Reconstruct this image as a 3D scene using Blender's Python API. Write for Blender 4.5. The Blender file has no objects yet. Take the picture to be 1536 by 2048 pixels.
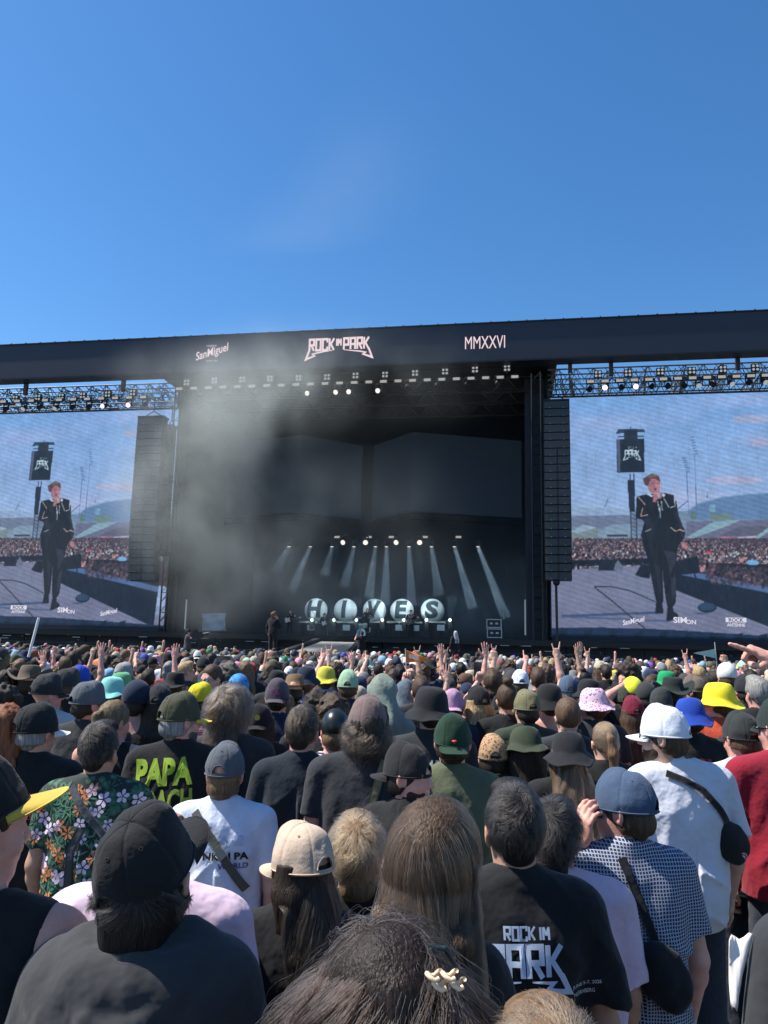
import bpy, bmesh, math, random
import numpy as np
from mathutils import Matrix, Vector, Euler
from mathutils.bvhtree import BVHTree
R = math.radians
random.seed(7); rng = np.random.default_rng(7)
sc = bpy.context.scene
col = sc.collection

# ------------------------------------------------------------------ camera
FPX = 1538.0; CAM_H = 2.10
PITCH = math.atan(258.0 / FPX); ROLL = math.atan(0.0235)
cam_d = bpy.data.cameras.new('camera'); cam = bpy.data.objects.new('camera', cam_d); col.objects.link(cam)
CR = Matrix.Rotation(R(90) + PITCH, 3, 'X') @ Matrix.Rotation(ROLL, 3, 'Z')
cam.matrix_world = Matrix.Translation((0, 0, CAM_H)) @ CR.to_4x4()
cam_d.sensor_fit = 'HORIZONTAL'; cam_d.sensor_width = 36; cam_d.lens = FPX / 1536 * 36
cam_d.clip_start = 0.05; cam_d.clip_end = 3000
sc.camera = cam

# ------------------------------------------------------------------ sky and sun
SUN_AZ = R(-84); SUN_EL = R(56)          # azimuth measured from +Y towards +X
w = bpy.data.worlds.new('World'); sc.world = w; w.use_nodes = True
nt = w.node_tree
sky = nt.nodes.new('ShaderNodeTexSky'); sky.sky_type = 'NISHITA'; sky.sun_disc = False
sky.sun_elevation = SUN_EL; sky.sun_rotation = SUN_AZ
sky.air_density = 1.0; sky.dust_density = 0.3; sky.ozone_density = 3.0; sky.altitude = 300
hs = nt.nodes.new('ShaderNodeHueSaturation'); hs.inputs['Saturation'].default_value = 1.26; hs.inputs['Value'].default_value = 1.0
nt.links.new(sky.outputs[0], hs.inputs['Color']); nt.links.new(hs.outputs[0], nt.nodes['Background'].inputs[0])
nt.nodes['Background'].inputs[1].default_value = 0.113
sl = bpy.data.lights.new('sun', 'SUN'); so = bpy.data.objects.new('sun', sl); col.objects.link(so)
sl.energy = 5.0; sl.angle = R(0.53); sl.color = (1.0, 0.95, 0.87)
sdir = Vector((math.sin(SUN_AZ) * math.cos(SUN_EL), math.cos(SUN_AZ) * math.cos(SUN_EL), math.sin(SUN_EL)))
so.rotation_euler = sdir.to_track_quat('Z', 'Y').to_euler()
so.location = sdir * 60
sc.view_settings.view_transform = 'Standard'; sc.view_settings.look = 'None'
sc.view_settings.exposure = 0.7; sc.view_settings.gamma = 1.0
cy = sc.cycles
cy.max_bounces = 6; cy.diffuse_bounces = 3; cy.glossy_bounces = 2; cy.transmission_bounces = 4
cy.transparent_max_bounces = 16; cy.volume_bounces = 1; cy.volume_step_rate = 1.0; cy.volume_max_steps = 96
cy.use_adaptive_sampling = True; cy.adaptive_threshold = 0.015; cy.use_denoising = True
cy.sample_clamp_indirect = 6

# ------------------------------------------------------------------ pixel <-> world
def ray(x, y):
    return (CR @ Vector(((x - 768) / FPX, -(y - 1024) / FPX, -1))).normalized()
def P(x, y, d):                       # world point seen at photo pixel x, y at depth Y = d
    r = ray(x, y); return Vector((0, 0, CAM_H)) + r * (d / r.y)
def proj(p):
    q = CR.transposed() @ (Vector(p) - Vector((0, 0, CAM_H)))
    return 768 - q.x / q.z * FPX, 1024 + q.y / q.z * FPX
# stage frame: u along the front, v into depth, w up
SA = R(-9.8); SO = Vector((0, 43, 0))
EX = Vector((math.cos(SA), math.sin(SA), 0)); EY = Vector((-math.sin(SA), math.cos(SA), 0))
def SP(u, v, w): return SO + EX * u + EY * v + Vector((0, 0, w))
def U(x, y, v=0.0):                   # pixel -> (u, w) on the plane v of the stage frame
    r = ray(x, y); o = Vector((0, 0, CAM_H)) - SO
    t = (v - o.dot(EY)) / r.dot(EY); p = o + r * t
    return p.dot(EX), p.z
SM = Matrix((( EX.x, EY.x, 0, SO.x), (EX.y, EY.y, 0, SO.y), (0, 0, 1, 0), (0, 0, 0, 1)))

# ------------------------------------------------------------------ materials
def lin(c):
    return tuple((x / 12.92 if x <= 0.04045 else ((x + 0.055) / 1.055) ** 2.4) for x in c)
def rgb(r, g, b): return lin((r / 255, g / 255, b / 255))
def newmat(name):
    m = bpy.data.materials.new(name); m.use_nodes = True
    return m, m.node_tree, m.node_tree.nodes['Principled BSDF']
def mat(name, c, rough=0.6, metal=0.0, var=0.15, scale=8.0, bump=0.0, bscale=60, spec=0.5, emis=0.0):
    m, t, b = newmat(name)
    b.inputs['Roughness'].default_value = rough; b.inputs['Metallic'].default_value = metal
    b.inputs['Specular IOR Level'].default_value = spec
    tc = t.nodes.new('ShaderNodeTexCoord'); n = t.nodes.new('ShaderNodeTexNoise')
    n.inputs['Scale'].default_value = scale; n.inputs['Detail'].default_value = 5
    t.links.new(tc.outputs['Object'], n.inputs['Vector'])
    mx = t.nodes.new('ShaderNodeMix'); mx.data_type = 'RGBA'
    mx.inputs[6].default_value = (*[x * (1 - var) for x in c], 1); mx.inputs[7].default_value = (*[min(1, x * (1 + var)) for x in c], 1)
    t.links.new(n.outputs[0], mx.inputs[0]); t.links.new(mx.outputs[2], b.inputs['Base Color'])
    if bump:
        n2 = t.nodes.new('ShaderNodeTexNoise'); n2.inputs['Scale'].default_value = bscale; n2.inputs['Detail'].default_value = 3
        bp = t.nodes.new('ShaderNodeBump'); bp.inputs['Strength'].default_value = bump; bp.inputs['Distance'].default_value = 0.01
        t.links.new(tc.outputs['Object'], n2.inputs['Vector']); t.links.new(n2.outputs[0], bp.inputs['Height']); t.links.new(bp.outputs[0], b.inputs['Normal'])
    if emis:
        b.inputs['Emission Color'].default_value = (*c, 1); b.inputs['Emission Strength'].default_value = emis
    return m
def emit(name, c, s):
    m, t, b = newmat(name)
    b.inputs['Base Color'].default_value = (0.02, 0.02, 0.02, 1)
    b.inputs['Emission Color'].default_value = (*c, 1); b.inputs['Emission Strength'].default_value = s
    return m
# ------------------------------------------------------------------ mesh plumbing
def mk_mesh(name, V, Fc, smooth=True):
    """V: (n,3) array; Fc: list of equal-length index arrays or a python list of faces"""
    me = bpy.data.meshes.new(name)
    V = np.asarray(V, np.float32)
    if isinstance(Fc, np.ndarray): Fc = [Fc]
    if len(Fc) and not isinstance(Fc[0], np.ndarray):
        me.from_pydata(V.tolist(), [], Fc)
    else:
        me.vertices.add(len(V)); me.vertices.foreach_set('co', V.ravel())
        idx = np.concatenate([f.ravel() for f in Fc]).astype(np.int32)
        tot = np.concatenate([np.full(len(f), f.shape[1]) for f in Fc]).astype(np.int32)
        st = np.concatenate([[0], np.cumsum(tot)[:-1]]).astype(np.int32)
        me.loops.add(len(idx)); me.loops.foreach_set('vertex_index', idx)
        me.polygons.add(len(tot)); me.polygons.foreach_set('loop_start', st)
        me.update(calc_edges=True)
    if smooth and len(me.polygons): me.polygons.foreach_set('use_smooth', np.ones(len(me.polygons), bool))
    me.update()
    return me
def tag(o, label=None, cat=None, group=None, kind=None):
    if label: o['label'] = label
    if cat: o['category'] = cat
    if group: o['group'] = group
    if kind: o['kind'] = kind
    return o
def empty(name, loc=(0, 0, 0), M=None):
    o = bpy.data.objects.new(name, None); col.objects.link(o)
    o.empty_display_size = 0.2
    if M is not None: o.matrix_world = M
    else: o.location = loc
    return o
def link(name, me, m=None, parent=None, M=None, color=None):
    o = bpy.data.objects.new(name, me); col.objects.link(o)
    if parent is not None: o.parent = parent
    if M is not None: o.matrix_local = M
    if m is not None:
        if len(me.materials) == 0: me.materials.append(m)
        elif me.materials[0] is not m:
            o.material_slots[0].link = 'OBJECT'; o.material_slots[0].material = m
    if color is not None: o.color = (*color[:3], 1)
    return o
def copy_tree(o, parent=None):
    c = o.copy(); col.objects.link(c)
    if parent is not None:
        c.parent = parent
    for ch in list(o.children):
        d = copy_tree(ch, c)
    return c
class MB:                                 # collects polygons into ONE mesh
    def __init__(s): s.v = []; s.f = []; s.n = 0
    def add(s, V, Fc):
        s.v.append(np.asarray(V, float).reshape(-1, 3)); s.f += [tuple(int(i) + s.n for i in f) for f in Fc]; s.n += len(V); return s
    def box(s, c, h, M=None):             # centre, half sizes
        c = np.array(c, float); h = np.array(h, float)
        V = np.array([[x, y, z] for x in (-1, 1) for y in (-1, 1) for z in (-1, 1)]) * h
        if M is not None: V = V @ np.array(M).T[:3, :3]
        return s.add(V + c, [(0, 1, 3, 2), (4, 6, 7, 5), (0, 4, 5, 1), (2, 3, 7, 6), (0, 2, 6, 4), (1, 5, 7, 3)])
    def bbox(s, a, b): a = np.array(a, float); b = np.array(b, float); return s.box((a + b) / 2, np.abs(b - a) / 2)
    def tube(s, pts, r, n=6, caps=True):
        pts = [Vector(p) for p in pts]; rr = r if hasattr(r, '__len__') else [r] * len(pts)
        V = []; up = Vector((0.13, 0.21, 1)).normalized()
        for i, p in enumerate(pts):
            t = (pts[min(i + 1, len(pts) - 1)] - pts[max(i - 1, 0)]).normalized()
            a = t.cross(up)
            if a.length < 0.05: a = t.cross(Vector((1, 0, 0)))
            a.normalize(); b = t.cross(a)
            for k in range(n):
                q = 2 * math.pi * k / n; V.append(p + (a * math.cos(q) + b * math.sin(q)) * rr[i])
        Fc = [(i * n + k, i * n + (k + 1) % n, (i + 1) * n + (k + 1) % n, (i + 1) * n + k) for i in range(len(pts) - 1) for k in range(n)]
        if caps: Fc += [tuple(range(n)), tuple(range(len(pts) * n - 1, (len(pts) - 1) * n - 1, -1))]
        return s.add([tuple(v) for v in V], Fc)
    def lathe(s, prof, n=24, c=(0, 0, 0), M=None):
        V = []; m = len(prof)
        for r_, z in prof:
            for k in range(n):
                q = 2 * math.pi * k / n; V.append((r_ * math.cos(q), r_ * math.sin(q), z))
        V = np.array(V)
        if M is not None: V = V @ np.array(M).T[:3, :3]
        Fc = [(i * n + k, i * n + (k + 1) % n, (i + 1) * n + (k + 1) % n, (i + 1) * n + k) for i in range(m - 1) for k in range(n)]
        return s.add(V + np.array(c), Fc)
    def sphere(s, c, r, n=12, M=None):
        r = np.array(r if hasattr(r, '__len__') else (r, r, r))
        prof = [(max(1e-4, math.sin(math.pi * i / n)), -math.cos(math.pi * i / n)) for i in range(n + 1)]
        t = MB().lathe(prof, n * 2 if n < 20 else n)
        V = np.concatenate(t.v) * r
        if M is not None: V = V @ np.array(M).T[:3, :3]
        return s.add(V + np.array(c), t.f)
    def prism(s, poly, y0, y1, swap=False):   # polygon in x,z extruded along y
        n = len(poly)
        V = [(p[0], y0, p[1]) for p in poly] + [(p[0], y1, p[1]) for p in poly]
        return s.add(V, [tuple(range(n)), tuple(range(2 * n - 1, n - 1, -1))] + [(i, i + n, (i + 1) % n + n, (i + 1) % n) for i in range(n)])
    def data(s): return np.concatenate(s.v), s.f
    def build(s, name, m, parent=None, M=None, smooth=False, color=None):
        return link(name, mk_mesh(name, np.concatenate(s.v), s.f, smooth), m, parent, M, color)

# ------------------------------------------------------------------ numpy noise
_PR = np.random.default_rng(3).random((32, 32, 32)).astype(np.float32)
def vnoise(p, f=1.0, seed=0):
    p = np.asarray(p, np.float32) * np.float32(f) + np.float32(seed * 7.31 + 100)
    i = np.floor(p).astype(np.int32); t = p - i; t = t * t * (3 - 2 * t)
    x0, y0, z0 = (i[..., 0] & 31), (i[..., 1] & 31), (i[..., 2] & 31)
    x1, y1, z1 = (x0 + 1) & 31, (y0 + 1) & 31, (z0 + 1) & 31
    tx, ty, tz = t[..., 0], t[..., 1], t[..., 2]
    def L(a, b, q): return a + (b - a) * q
    return L(L(L(_PR[x0, y0, z0], _PR[x1, y0, z0], tx), L(_PR[x0, y1, z0], _PR[x1, y1, z0], tx), ty),
             L(L(_PR[x0, y0, z1], _PR[x1, y0, z1], tx), L(_PR[x0, y1, z1], _PR[x1, y1, z1], tx), ty), tz) * 2 - 1

# ------------------------------------------------------------------ implicit surfaces -> one continuous skin
class SDF:
    def __init__(s, lo, hi, h):
        s.h = h; s.lo = np.array(lo, np.float32)
        s.n = np.maximum(4, np.ceil((np.array(hi) - np.array(lo)) / h).astype(int) + 1)
        s.ax = [s.lo[i] + h * np.arange(s.n[i], dtype=np.float32) for i in range(3)]
        s.v = np.full(s.n, 0.08, np.float32)
    def _sub(s, lo, hi):
        sl = []
        for i in range(3):
            a = int(np.clip((lo[i] - s.lo[i]) / s.h, 0, s.n[i])); b = int(np.clip((hi[i] - s.lo[i]) / s.h + 2, 0, s.n[i]))
            if b <= a: return None, None
            sl.append(slice(a, b))
        X = s.ax[0][sl[0]][:, None, None]; Y = s.ax[1][sl[1]][None, :, None]; Z = s.ax[2][sl[2]][None, None, :]
        return tuple(sl), (X, Y, Z)
    def _mix(s, sl, d, k, op):
        a = s.v[sl]
        if op == '+':
            if k > 0:
                h = np.clip(k - np.abs(a - d), 0, None) / k; s.v[sl] = np.minimum(a, d) - h * h * k * 0.25
            else: s.v[sl] = np.minimum(a, d)
        elif op == '-':
            d = -d
            if k > 0:
                h = np.clip(k - np.abs(a - d), 0, None) / k; s.v[sl] = np.maximum(a, d) + h * h * k * 0.25
            else: s.v[sl] = np.maximum(a, d)
    def cap(s, a, b, r1, r2=None, k=0.03, op='+', fl=None):
        r2 = r1 if r2 is None else r2
        a = np.array(a, np.float32); b = np.array(b, np.float32); m = max(r1, r2) + k + 2 * s.h
        sl, g = s._sub(np.minimum(a, b) - m, np.maximum(a, b) + m)
        if sl is None: return s
        ba = b - a; bb = float(ba @ ba) + 1e-9
        px, py, pz = g[0] - a[0], g[1] - a[1], g[2] - a[2]
        t = np.clip((px * ba[0] + py * ba[1] + pz * ba[2]) / bb, 0, 1)
        d = np.sqrt((px - t * ba[0]) ** 2 + (py - t * ba[1]) ** 2 + (pz - t * ba[2]) ** 2) - (r1 + (r2 - r1) * t)
        s._mix(sl, d.astype(np.float32), k, op); return s
    def chain(s, pts, rs, k=0.03, op='+'):
        for i in range(len(pts) - 1): s.cap(pts[i], pts[i + 1], rs[i], rs[i + 1], k, op)
        return s
    def ell(s, c, r, k=0.03, op='+', M=None):
        c = np.array(c, np.float32); r = np.array(r, np.float32); m = float(r.max()) + k + 2 * s.h
        sl, g = s._sub(c - m, c + m)
        if sl is None: return s
        p = [g[0] - c[0], g[1] - c[1], g[2] - c[2]]
        if M is not None:
            Mi = np.array(M.transposed() if hasattr(M, 'transposed') else np.array(M).T)
            p = [Mi[i][0] * p[0] + Mi[i][1] * p[1] + Mi[i][2] * p[2] for i in range(3)]
        k0 = np.sqrt((p[0] / r[0]) ** 2 + (p[1] / r[1]) ** 2 + (p[2] / r[2]) ** 2)
        k1 = np.sqrt((p[0] / r[0] ** 2) ** 2 + (p[1] / r[1] ** 2) ** 2 + (p[2] / r[2] ** 2) ** 2) + 1e-6
        s._mix(sl, (k0 * (k0 - 1) / k1).astype(np.float32), k, op); return s
    def pts(s):
        return np.stack(np.meshgrid(*s.ax, indexing='ij'), -1)
    def apply(s, fn): s.v = fn(s.v, s.ax[0][:, None, None], s.ax[1][None, :, None], s.ax[2][None, None, :]).astype(np.float32); return s
    def displace(s, fn, band=0.03):       # fn(points) added where the surface is near
        q = np.abs(s.v) < band; i = np.argwhere(q)
        p = i * s.h + s.lo
        s.v[q] += fn(p).astype(np.float32); return s
    def mesh(s):
        v = s.v.copy()
        for a in range(3):                # close at the borders
            for e in (0, -1):
                ix = [slice(None)] * 3; ix[a] = e; v[tuple(ix)] = np.maximum(v[tuple(ix)], 1e-3)
        ins = v < 0; nx, ny, nz = v.shape
        c = np.zeros((nx - 1, ny - 1, nz - 1), np.int8)
        for a in (0, 1):
            for b in (0, 1):
                for d in (0, 1): c += ins[a:nx - 1 + a, b:ny - 1 + b, d:nz - 1 + d]
        act = np.argwhere((c > 0) & (c < 8)); idm = -np.ones(c.shape, np.int64); idm[tuple(act.T)] = np.arange(len(act))
        acc = np.zeros((len(act), 3), np.float32); cnt = np.zeros(len(act), np.float32)
        cor = [(a, b, d) for a in (0, 1) for b in (0, 1) for d in (0, 1)]
        for i, p in enumerate(cor):
            for q in cor[i + 1:]:
                df = [abs(p[z] - q[z]) for z in range(3)]
                if sum(df) != 1: continue
                A = act + p; B = act + q; va = v[tuple(A.T)]; vb = v[tuple(B.T)]
                m = (va < 0) != (vb < 0); t = np.where(m, va / np.where(m, va - vb, 1), 0)
                acc += np.where(m[:, None], np.array(p) + t[:, None] * (np.array(q) - np.array(p)), 0); cnt += m
        V = (act + acc / cnt[:, None]) * s.h + s.lo
        Q = []
        for a in range(3):
            b, d = (a + 1) % 3, (a + 2) % 3
            s1 = [slice(None)] * 3; s2 = [slice(None)] * 3; s1[a] = slice(0, -1); s2[a] = slice(1, None)
            A = ins[tuple(s1)]; B = ins[tuple(s2)]
            e = np.argwhere(A != B); e = e[(e[:, b] > 0) & (e[:, d] > 0) & (e[:, b] < v.shape[b] - 1) & (e[:, d] < v.shape[d] - 1)]
            fl = A[tuple(e.T)]
            def cell(db, dd):
                q = e.copy(); q[:, b] -= db; q[:, d] -= dd; return idm[tuple(q.T)]
            f = np.stack([cell(1, 1), cell(0, 1), cell(0, 0), cell(1, 0)], 1)
            f[~fl] = f[~fl][:, ::-1]; Q.append(f)
        return V.astype(np.float32), np.concatenate(Q)
def join_vf(parts):
    V = []; F3 = []; n = 0
    for v, f in parts:
        V.append(v); F3.append(f + n); n += len(v)
    return np.concatenate(V), np.concatenate(F3)
# ------------------------------------------------------------------ lettering
def text_mesh(s, size=1.0, bold=0.0, xs=1.0, shear=0.0, sp=1.0, flat=True, ext=0.0):
    t = bpy.data.curves.new('lettering', 'FONT'); t.body = s; t.size = size; t.offset = bold; t.shear = shear
    t.space_character = sp; t.extrude = ext; t.align_x = 'CENTER'; t.align_y = 'CENTER'; t.resolution_u = 3
    o = bpy.data.objects.new('lettering', t); m = o.to_mesh()
    V = np.array([v.co[:] for v in m.vertices]); Fc = [tuple(p.vertices) for p in m.polygons]
    o.to_mesh_clear(); bpy.data.objects.remove(o); bpy.data.curves.remove(t)
    V[:, 0] *= xs
    return V, Fc                            # x right, y up, z depth
def stroke(pts, wd):                        # mitred polyline -> quads in 2D
    n = len(pts); L = []; Rr = []
    P2 = [np.array(p, float) for p in pts]
    wd = wd if hasattr(wd, '__len__') else [wd] * n
    for i in range(n):
        d0 = P2[i] - P2[i - 1] if i else P2[1] - P2[0]; d1 = P2[i + 1] - P2[i] if i < n - 1 else d0
        d0 = d0 / np.linalg.norm(d0); d1 = d1 / np.linalg.norm(d1); t = d0 + d1
        if np.linalg.norm(t) < 1e-3: t = d0
        t /= np.linalg.norm(t); nn = np.array([-t[1], t[0]]); c = max(0.35, abs(nn @ np.array([-d0[1], d0[0]])))
        L.append(P2[i] + nn * wd[i] / 2 / c); Rr.append(P2[i] - nn * wd[i] / 2 / c)
    return [[L[i], L[i + 1], Rr[i + 1], Rr[i]] for i in range(n - 1)]
GLY = {'R': [[(0, 0), (0, 1), (.5, 1), (.5, .48), (.02, .48)], [(.22, .45), (.5, -.02)]], 'O': [[(0, 0), (0, 1), (.5, 1), (.5, 0), (-.09, 0)]],
       'C': [[(.5, .7), (.5, 1), (0, 1), (0, 0), (.5, 0), (.5, .3)]], 'K': [[(0, 0), (0, 1.05)], [(.08, .45), (.52, 1.05)], [(.14, .55), (.5, 0)]],
       'P': [[(0, 0), (0, 1), (.5, 1), (.5, .42), (.05, .42)]], 'A': [[(0, 0), (0, 1), (.5, 1), (.5, 0)], [(.05, .45), (.45, .45)]],
       'I': [[(0, 0), (0, 1)]], 'M': [[(0, 0), (0, 1)], [(.04, 1), (.26, .35)], [(.26, .35), (.5, 1)], [(.5, 0), (.5, 1)]]}
ADV = {'I': .26, 'M': .76}
def word(s, x=0.0, y=0.0, sz=1.0, wd=.19, arch=None):
    q = []
    for c in s:
        for st in GLY[c]:
            for pl in stroke([(a, b) for a, b in st], wd):
                q.append([(x + p[0] * sz, y + p[1] * sz + (arch((x + p[0] * sz)) if arch else 0)) for p in pl])
        x += ADV.get(c, .74) * sz
    return q, x
def logo_wide():                            # ROCK IM PARK in one line, tails down both sides; about 9.3 wide
    a = lambda x: 0.0
    q, x = word('ROCK', 0, 0, 1.25); q2, x2 = word('IM', x + .08, .45, .78, .22); q3, x3 = word('PARK', x2 + .2, 0, 1.25)
    q += q2 + q3
    E = x3 - .28
    q += stroke([(0, .05), (-.45, -1.0), (.75, -.62), (.45, -.42), (1.2, -.28), (3.2, -.05)], [.24, .24, .16, .14, .14, .05])
    q += stroke([(E, .05), (E + .5, -1.0), (E - .75, -.62), (E - .42, -.42), (E - 1.2, -.28), (E - 3.4, -.05)], [.24, .24, .16, .14, .14, .05])
    return q, E
def logo_tee():                             # small ROCK IM over a big PARK with lightning tails
    q, x = word('ROCK', .62, 1.22, .42, .2); q2, x2 = word('IM', x + .12, 1.22, .42, .2); q3, x3 = word('PARK', 0, 0, 1.0, .2)
    E = x3 - .24
    q += q2 + q3
    q += stroke([(0, .04), (-.32, -.62), (.55, -.38), (.32, -.2), (1.15, -.12)], [.22, .2, .14, .12, .05])
    q += stroke([(E, .04), (E + .32, -.62), (E - .55, -.38), (E - .32, -.2), (E - 1.15, -.12)], [.22, .2, .14, .12, .05])
    return q, E

# ------------------------------------------------------------------ materials of the stage
M_black = mat('black_drape', rgb(34, 40, 50), .85, var=.25, scale=1.2, bump=.3, bscale=6)
M_fascia = mat('led_fascia', rgb(30, 38, 54), .55, var=.10, scale=.6)
M_steel = mat('dark_steel', (.018, .02, .024), .45, metal=.6, var=.3)
M_alu = mat('aluminium', (.30, .32, .34), .38, metal=.9, var=.2)
M_box = mat('speaker_black', (.014, .017, .022), .6, var=.2, scale=4)
M_grille = mat('speaker_grille', (.02, .025, .032), .5, var=.2, scale=60)
M_deck = mat('stage_deck_board', (.09, .095, .10), .7, var=.25, scale=1.5)
M_walk = mat('catwalk_board', (.24, .235, .225), .75, var=.3, scale=1.2)
M_lamp = emit('lamp_glow', (1.0, .93, .84), .7)
M_lampdim = emit('lamp_faint', (.75, .82, .84), .3)
M_bar = emit('strobe_glow', (.9, .84, .74), .27)
M_pink = emit('lamp_pink', (1.0, .62, .78), 1.5)
M_logo = emit('letter_glow', rgb(250, 222, 226), .56)
M_wall = mat('dim_led_wall', rgb(34, 46, 60), .7, var=.05, emis=.16)
M_ball = mat('white_ball', (.66, .72, .74), .55, var=.08, scale=2)
M_riser = mat('riser_top', (.22, .24, .25), .6)
M_ink = mat('ball_letter', (.03, .05, .06), .6)
M_tube = emit('tube_glow', (.55, .7, .85), .15)
M_sheet = mat('grey_sheet', (.22, .30, .38), .5, bump=.6, bscale=5)
M_edge = mat('case_edge', (.32, .36, .4), .35, metal=.7)

# ground
def GZ(y): return -0.0085 * min(max(0.0, y - 7), 33)      # the field falls gently towards the stage
g = MB()
ys = [-30, 7, 40, 160]
g.add([(x, y, GZ(y)) for y in ys for x in (-130, 130)], [(0, 1, 3, 2), (2, 3, 5, 4), (4, 5, 7, 6)])
gm = mat('tarmac', (.055, .055, .058), .9, var=.35, scale=2.5, bump=.4, bscale=90)
tag(g.build('ground', gm), kind='structure')

# ------------------------------------------------------------------ stage house
st = empty('festival_stage', M=SM)
tag(st, 'huge black open-air festival stage with roof and deck closing the field', 'stage')
deck = MB().bbox((-28, .2, 2.05), (26, 18, 2.22)); deck.build('deck', M_deck, st)
skirt = MB().bbox((-28, .75, -.3), (26, .8, 2.04)).bbox((-28, 1.0, 2.225), (-13.4, 1.04, 2.7)).bbox((9.3, 1.0, 2.225), (26, 1.04, 2.7))
for i in range(27):
    skirt.bbox((-28 + i * 2.0 + .02, .55 + .04 * (i % 2), -.3), (-26.02 + i * 2.0, .7 + .04 * (i % 2), 2.046))
skirt.build('skirt', M_black, st)
lip = MB().bbox((-28, -.12, 2.02), (26, .2, 2.30)).bbox((-28, -.5, 1.55), (26, -.4, 1.62)); lip.build('deck_edge', M_steel, st)
st_det = MB()
for i in range(600):
    u = -27 + i * .088
    st_det.bbox((u, -.16, 2.30), (u + .045, .1, 2.345))
st_det.build('edge_ribs', M_box, st)
sp = MB()
for i in range(70):
    u = random.uniform(-26, 20); w_ = random.choice((1.9, 1.75, 2.0, 1.6)); l = random.choice((.03, .05, .3, .5))
    sp.bbox((u, -.44, w_), (u + l, -.402, w_ + .025))
sp.build('cable_clips', M_edge, st)
back = MB().bbox((-13.5, 17.0, 2.2), (9.5, 17.2, 18)).bbox((-13.9, 2.0, 2.2), (-13.5, 17.2, 18)).bbox((9.1, 2.0, 2.2), (9.5, 17.2, 18)).bbox((-30, 3.2, 15.9), (-13.9, 3.6, 17.0 - 1.1))
back.bbox((-13.5, 1.2, 2.2), (-12.7, 1.5, 17.3)).bbox((7.9, 1.2, 2.2), (9.0, 1.5, 17.3))
back.build('side_drapes', M_black, st)
roof = MB().bbox((-14, .2, 17.72), (9.7, 18, 18.4))
roof.build('roof', M_steel, st)
rt = MB()
for v_ in (1.0, 3.2, 5.6):
    for w_ in (17.4, 16.5):
        rt.tube([(-13.2, v_, w_), (9.0, v_, w_)], .05, 5)
    for i in range(28):
        a = -13.2 + i * .8; rt.tube([(a, v_, 17.4 if i % 2 else 16.5), (a + .8, v_, 16.5 if i % 2 else 17.4)], .03, 4)
rt.build('inner_truss', M_steel, st)
# fascia: a long LED beam
fa = empty('fascia_banner', M=SM); tag(fa, 'long dark navy banner beam with pale pink lettering across the stage top', 'banner')
fb = MB().bbox((-30, -1.0, 17.72), (28, -.2, 19.9)); fb.build('panel', M_fascia, fa)
fs = MB().bbox((-30, -1.05, 19.9), (28, -.15, 19.97)).bbox((-30, -1.05, 17.62), (28, -.15, 17.72))
for i in range(58): fs.bbox((-30 + i, -.9, 19.97), (-29.93 + i, -.8, 20.08))
fs.build('edge_rail', M_steel, fa)
def put2d(q, px, py0, h_px, v, name, m, parent, W, th=.03, shear=0):
    """2D polygons centred on the pixel, scaled to a height in photo pixels, on plane v"""
    a = np.array([p for pl in q for p in pl]); lo = a.min(0); hi = a.max(0)
    u0, w0 = U(px, py0, v); u1, w1 = U(px, py0 + h_px, v); s = (w0 - w1) / (hi[1] - lo[1])
    sx = s
    if W: ua, _ = U(px - W / 2, py0, v); ub, _ = U(px + W / 2, py0, v); sx = (ub - ua) / (hi[0] - lo[0])
    c = (lo + hi) / 2; m_ = MB()
    for pl in q:
        poly = [(u0 + (p[0] - c[0]) * sx, (w0 + w1) / 2 + (p[1] - c[1]) * s + (p[0] - c[0]) * sx * shear) for p in pl]
        m_.prism(poly, v - th, v + .02)
    return m_.build(name, m, parent)
def puttext(s, px, pyc, h_px, W, v, name, m, parent, bold=.02, th=.03, rot=0.0, xs=1.0):
    V, Fc = text_mesh(s, 1.0, bold); a = V[:, :2]; lo = a.min(0); hi = a.max(0)
    u0, w0 = U(px, pyc - h_px / 2, v); _, w1 = U(px, pyc + h_px / 2, v); sc_ = (w0 - w1) / (hi[1] - lo[1])
    ua, _ = U(px - W / 2, pyc, v); ub, _ = U(px + W / 2, pyc, v); sx = (ub - ua) / (hi[0] - lo[0])
    c = (lo + hi) / 2
    x = (a[:, 0] - c[0]) * sx; y = (a[:, 1] - c[1]) * sc_ + x * rot
    Vn = np.stack([u0 + x, np.full(len(x), v - th), (w0 + w1) / 2 + y], 1)
    return link(name, mk_mesh(name, Vn, [tuple(f) for f in Fc], False), m, parent)
q, _ = logo_wide(); put2d(q, 679, 675, 45, -1.0, 'festival_logo', M_logo, fa, 138)
puttext('MMXXVI', 970, 685, 25, 80, -1.0, 'year_lettering', M_logo, fa, .0)
puttext('SanMiguel', 425, 706, 22, 63, -1.0, 'sponsor_lettering', M_logo, fa, .012, rot=.28)
puttext('POWERED BY', 424, 692, 3.5, 20, -1.0, 'small_lettering', M_logo, fa, .0)
puttext('SINCE 1890', 424, 722, 3, 22, -1.0, 'small_lettering', M_logo, fa, .0)

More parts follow.
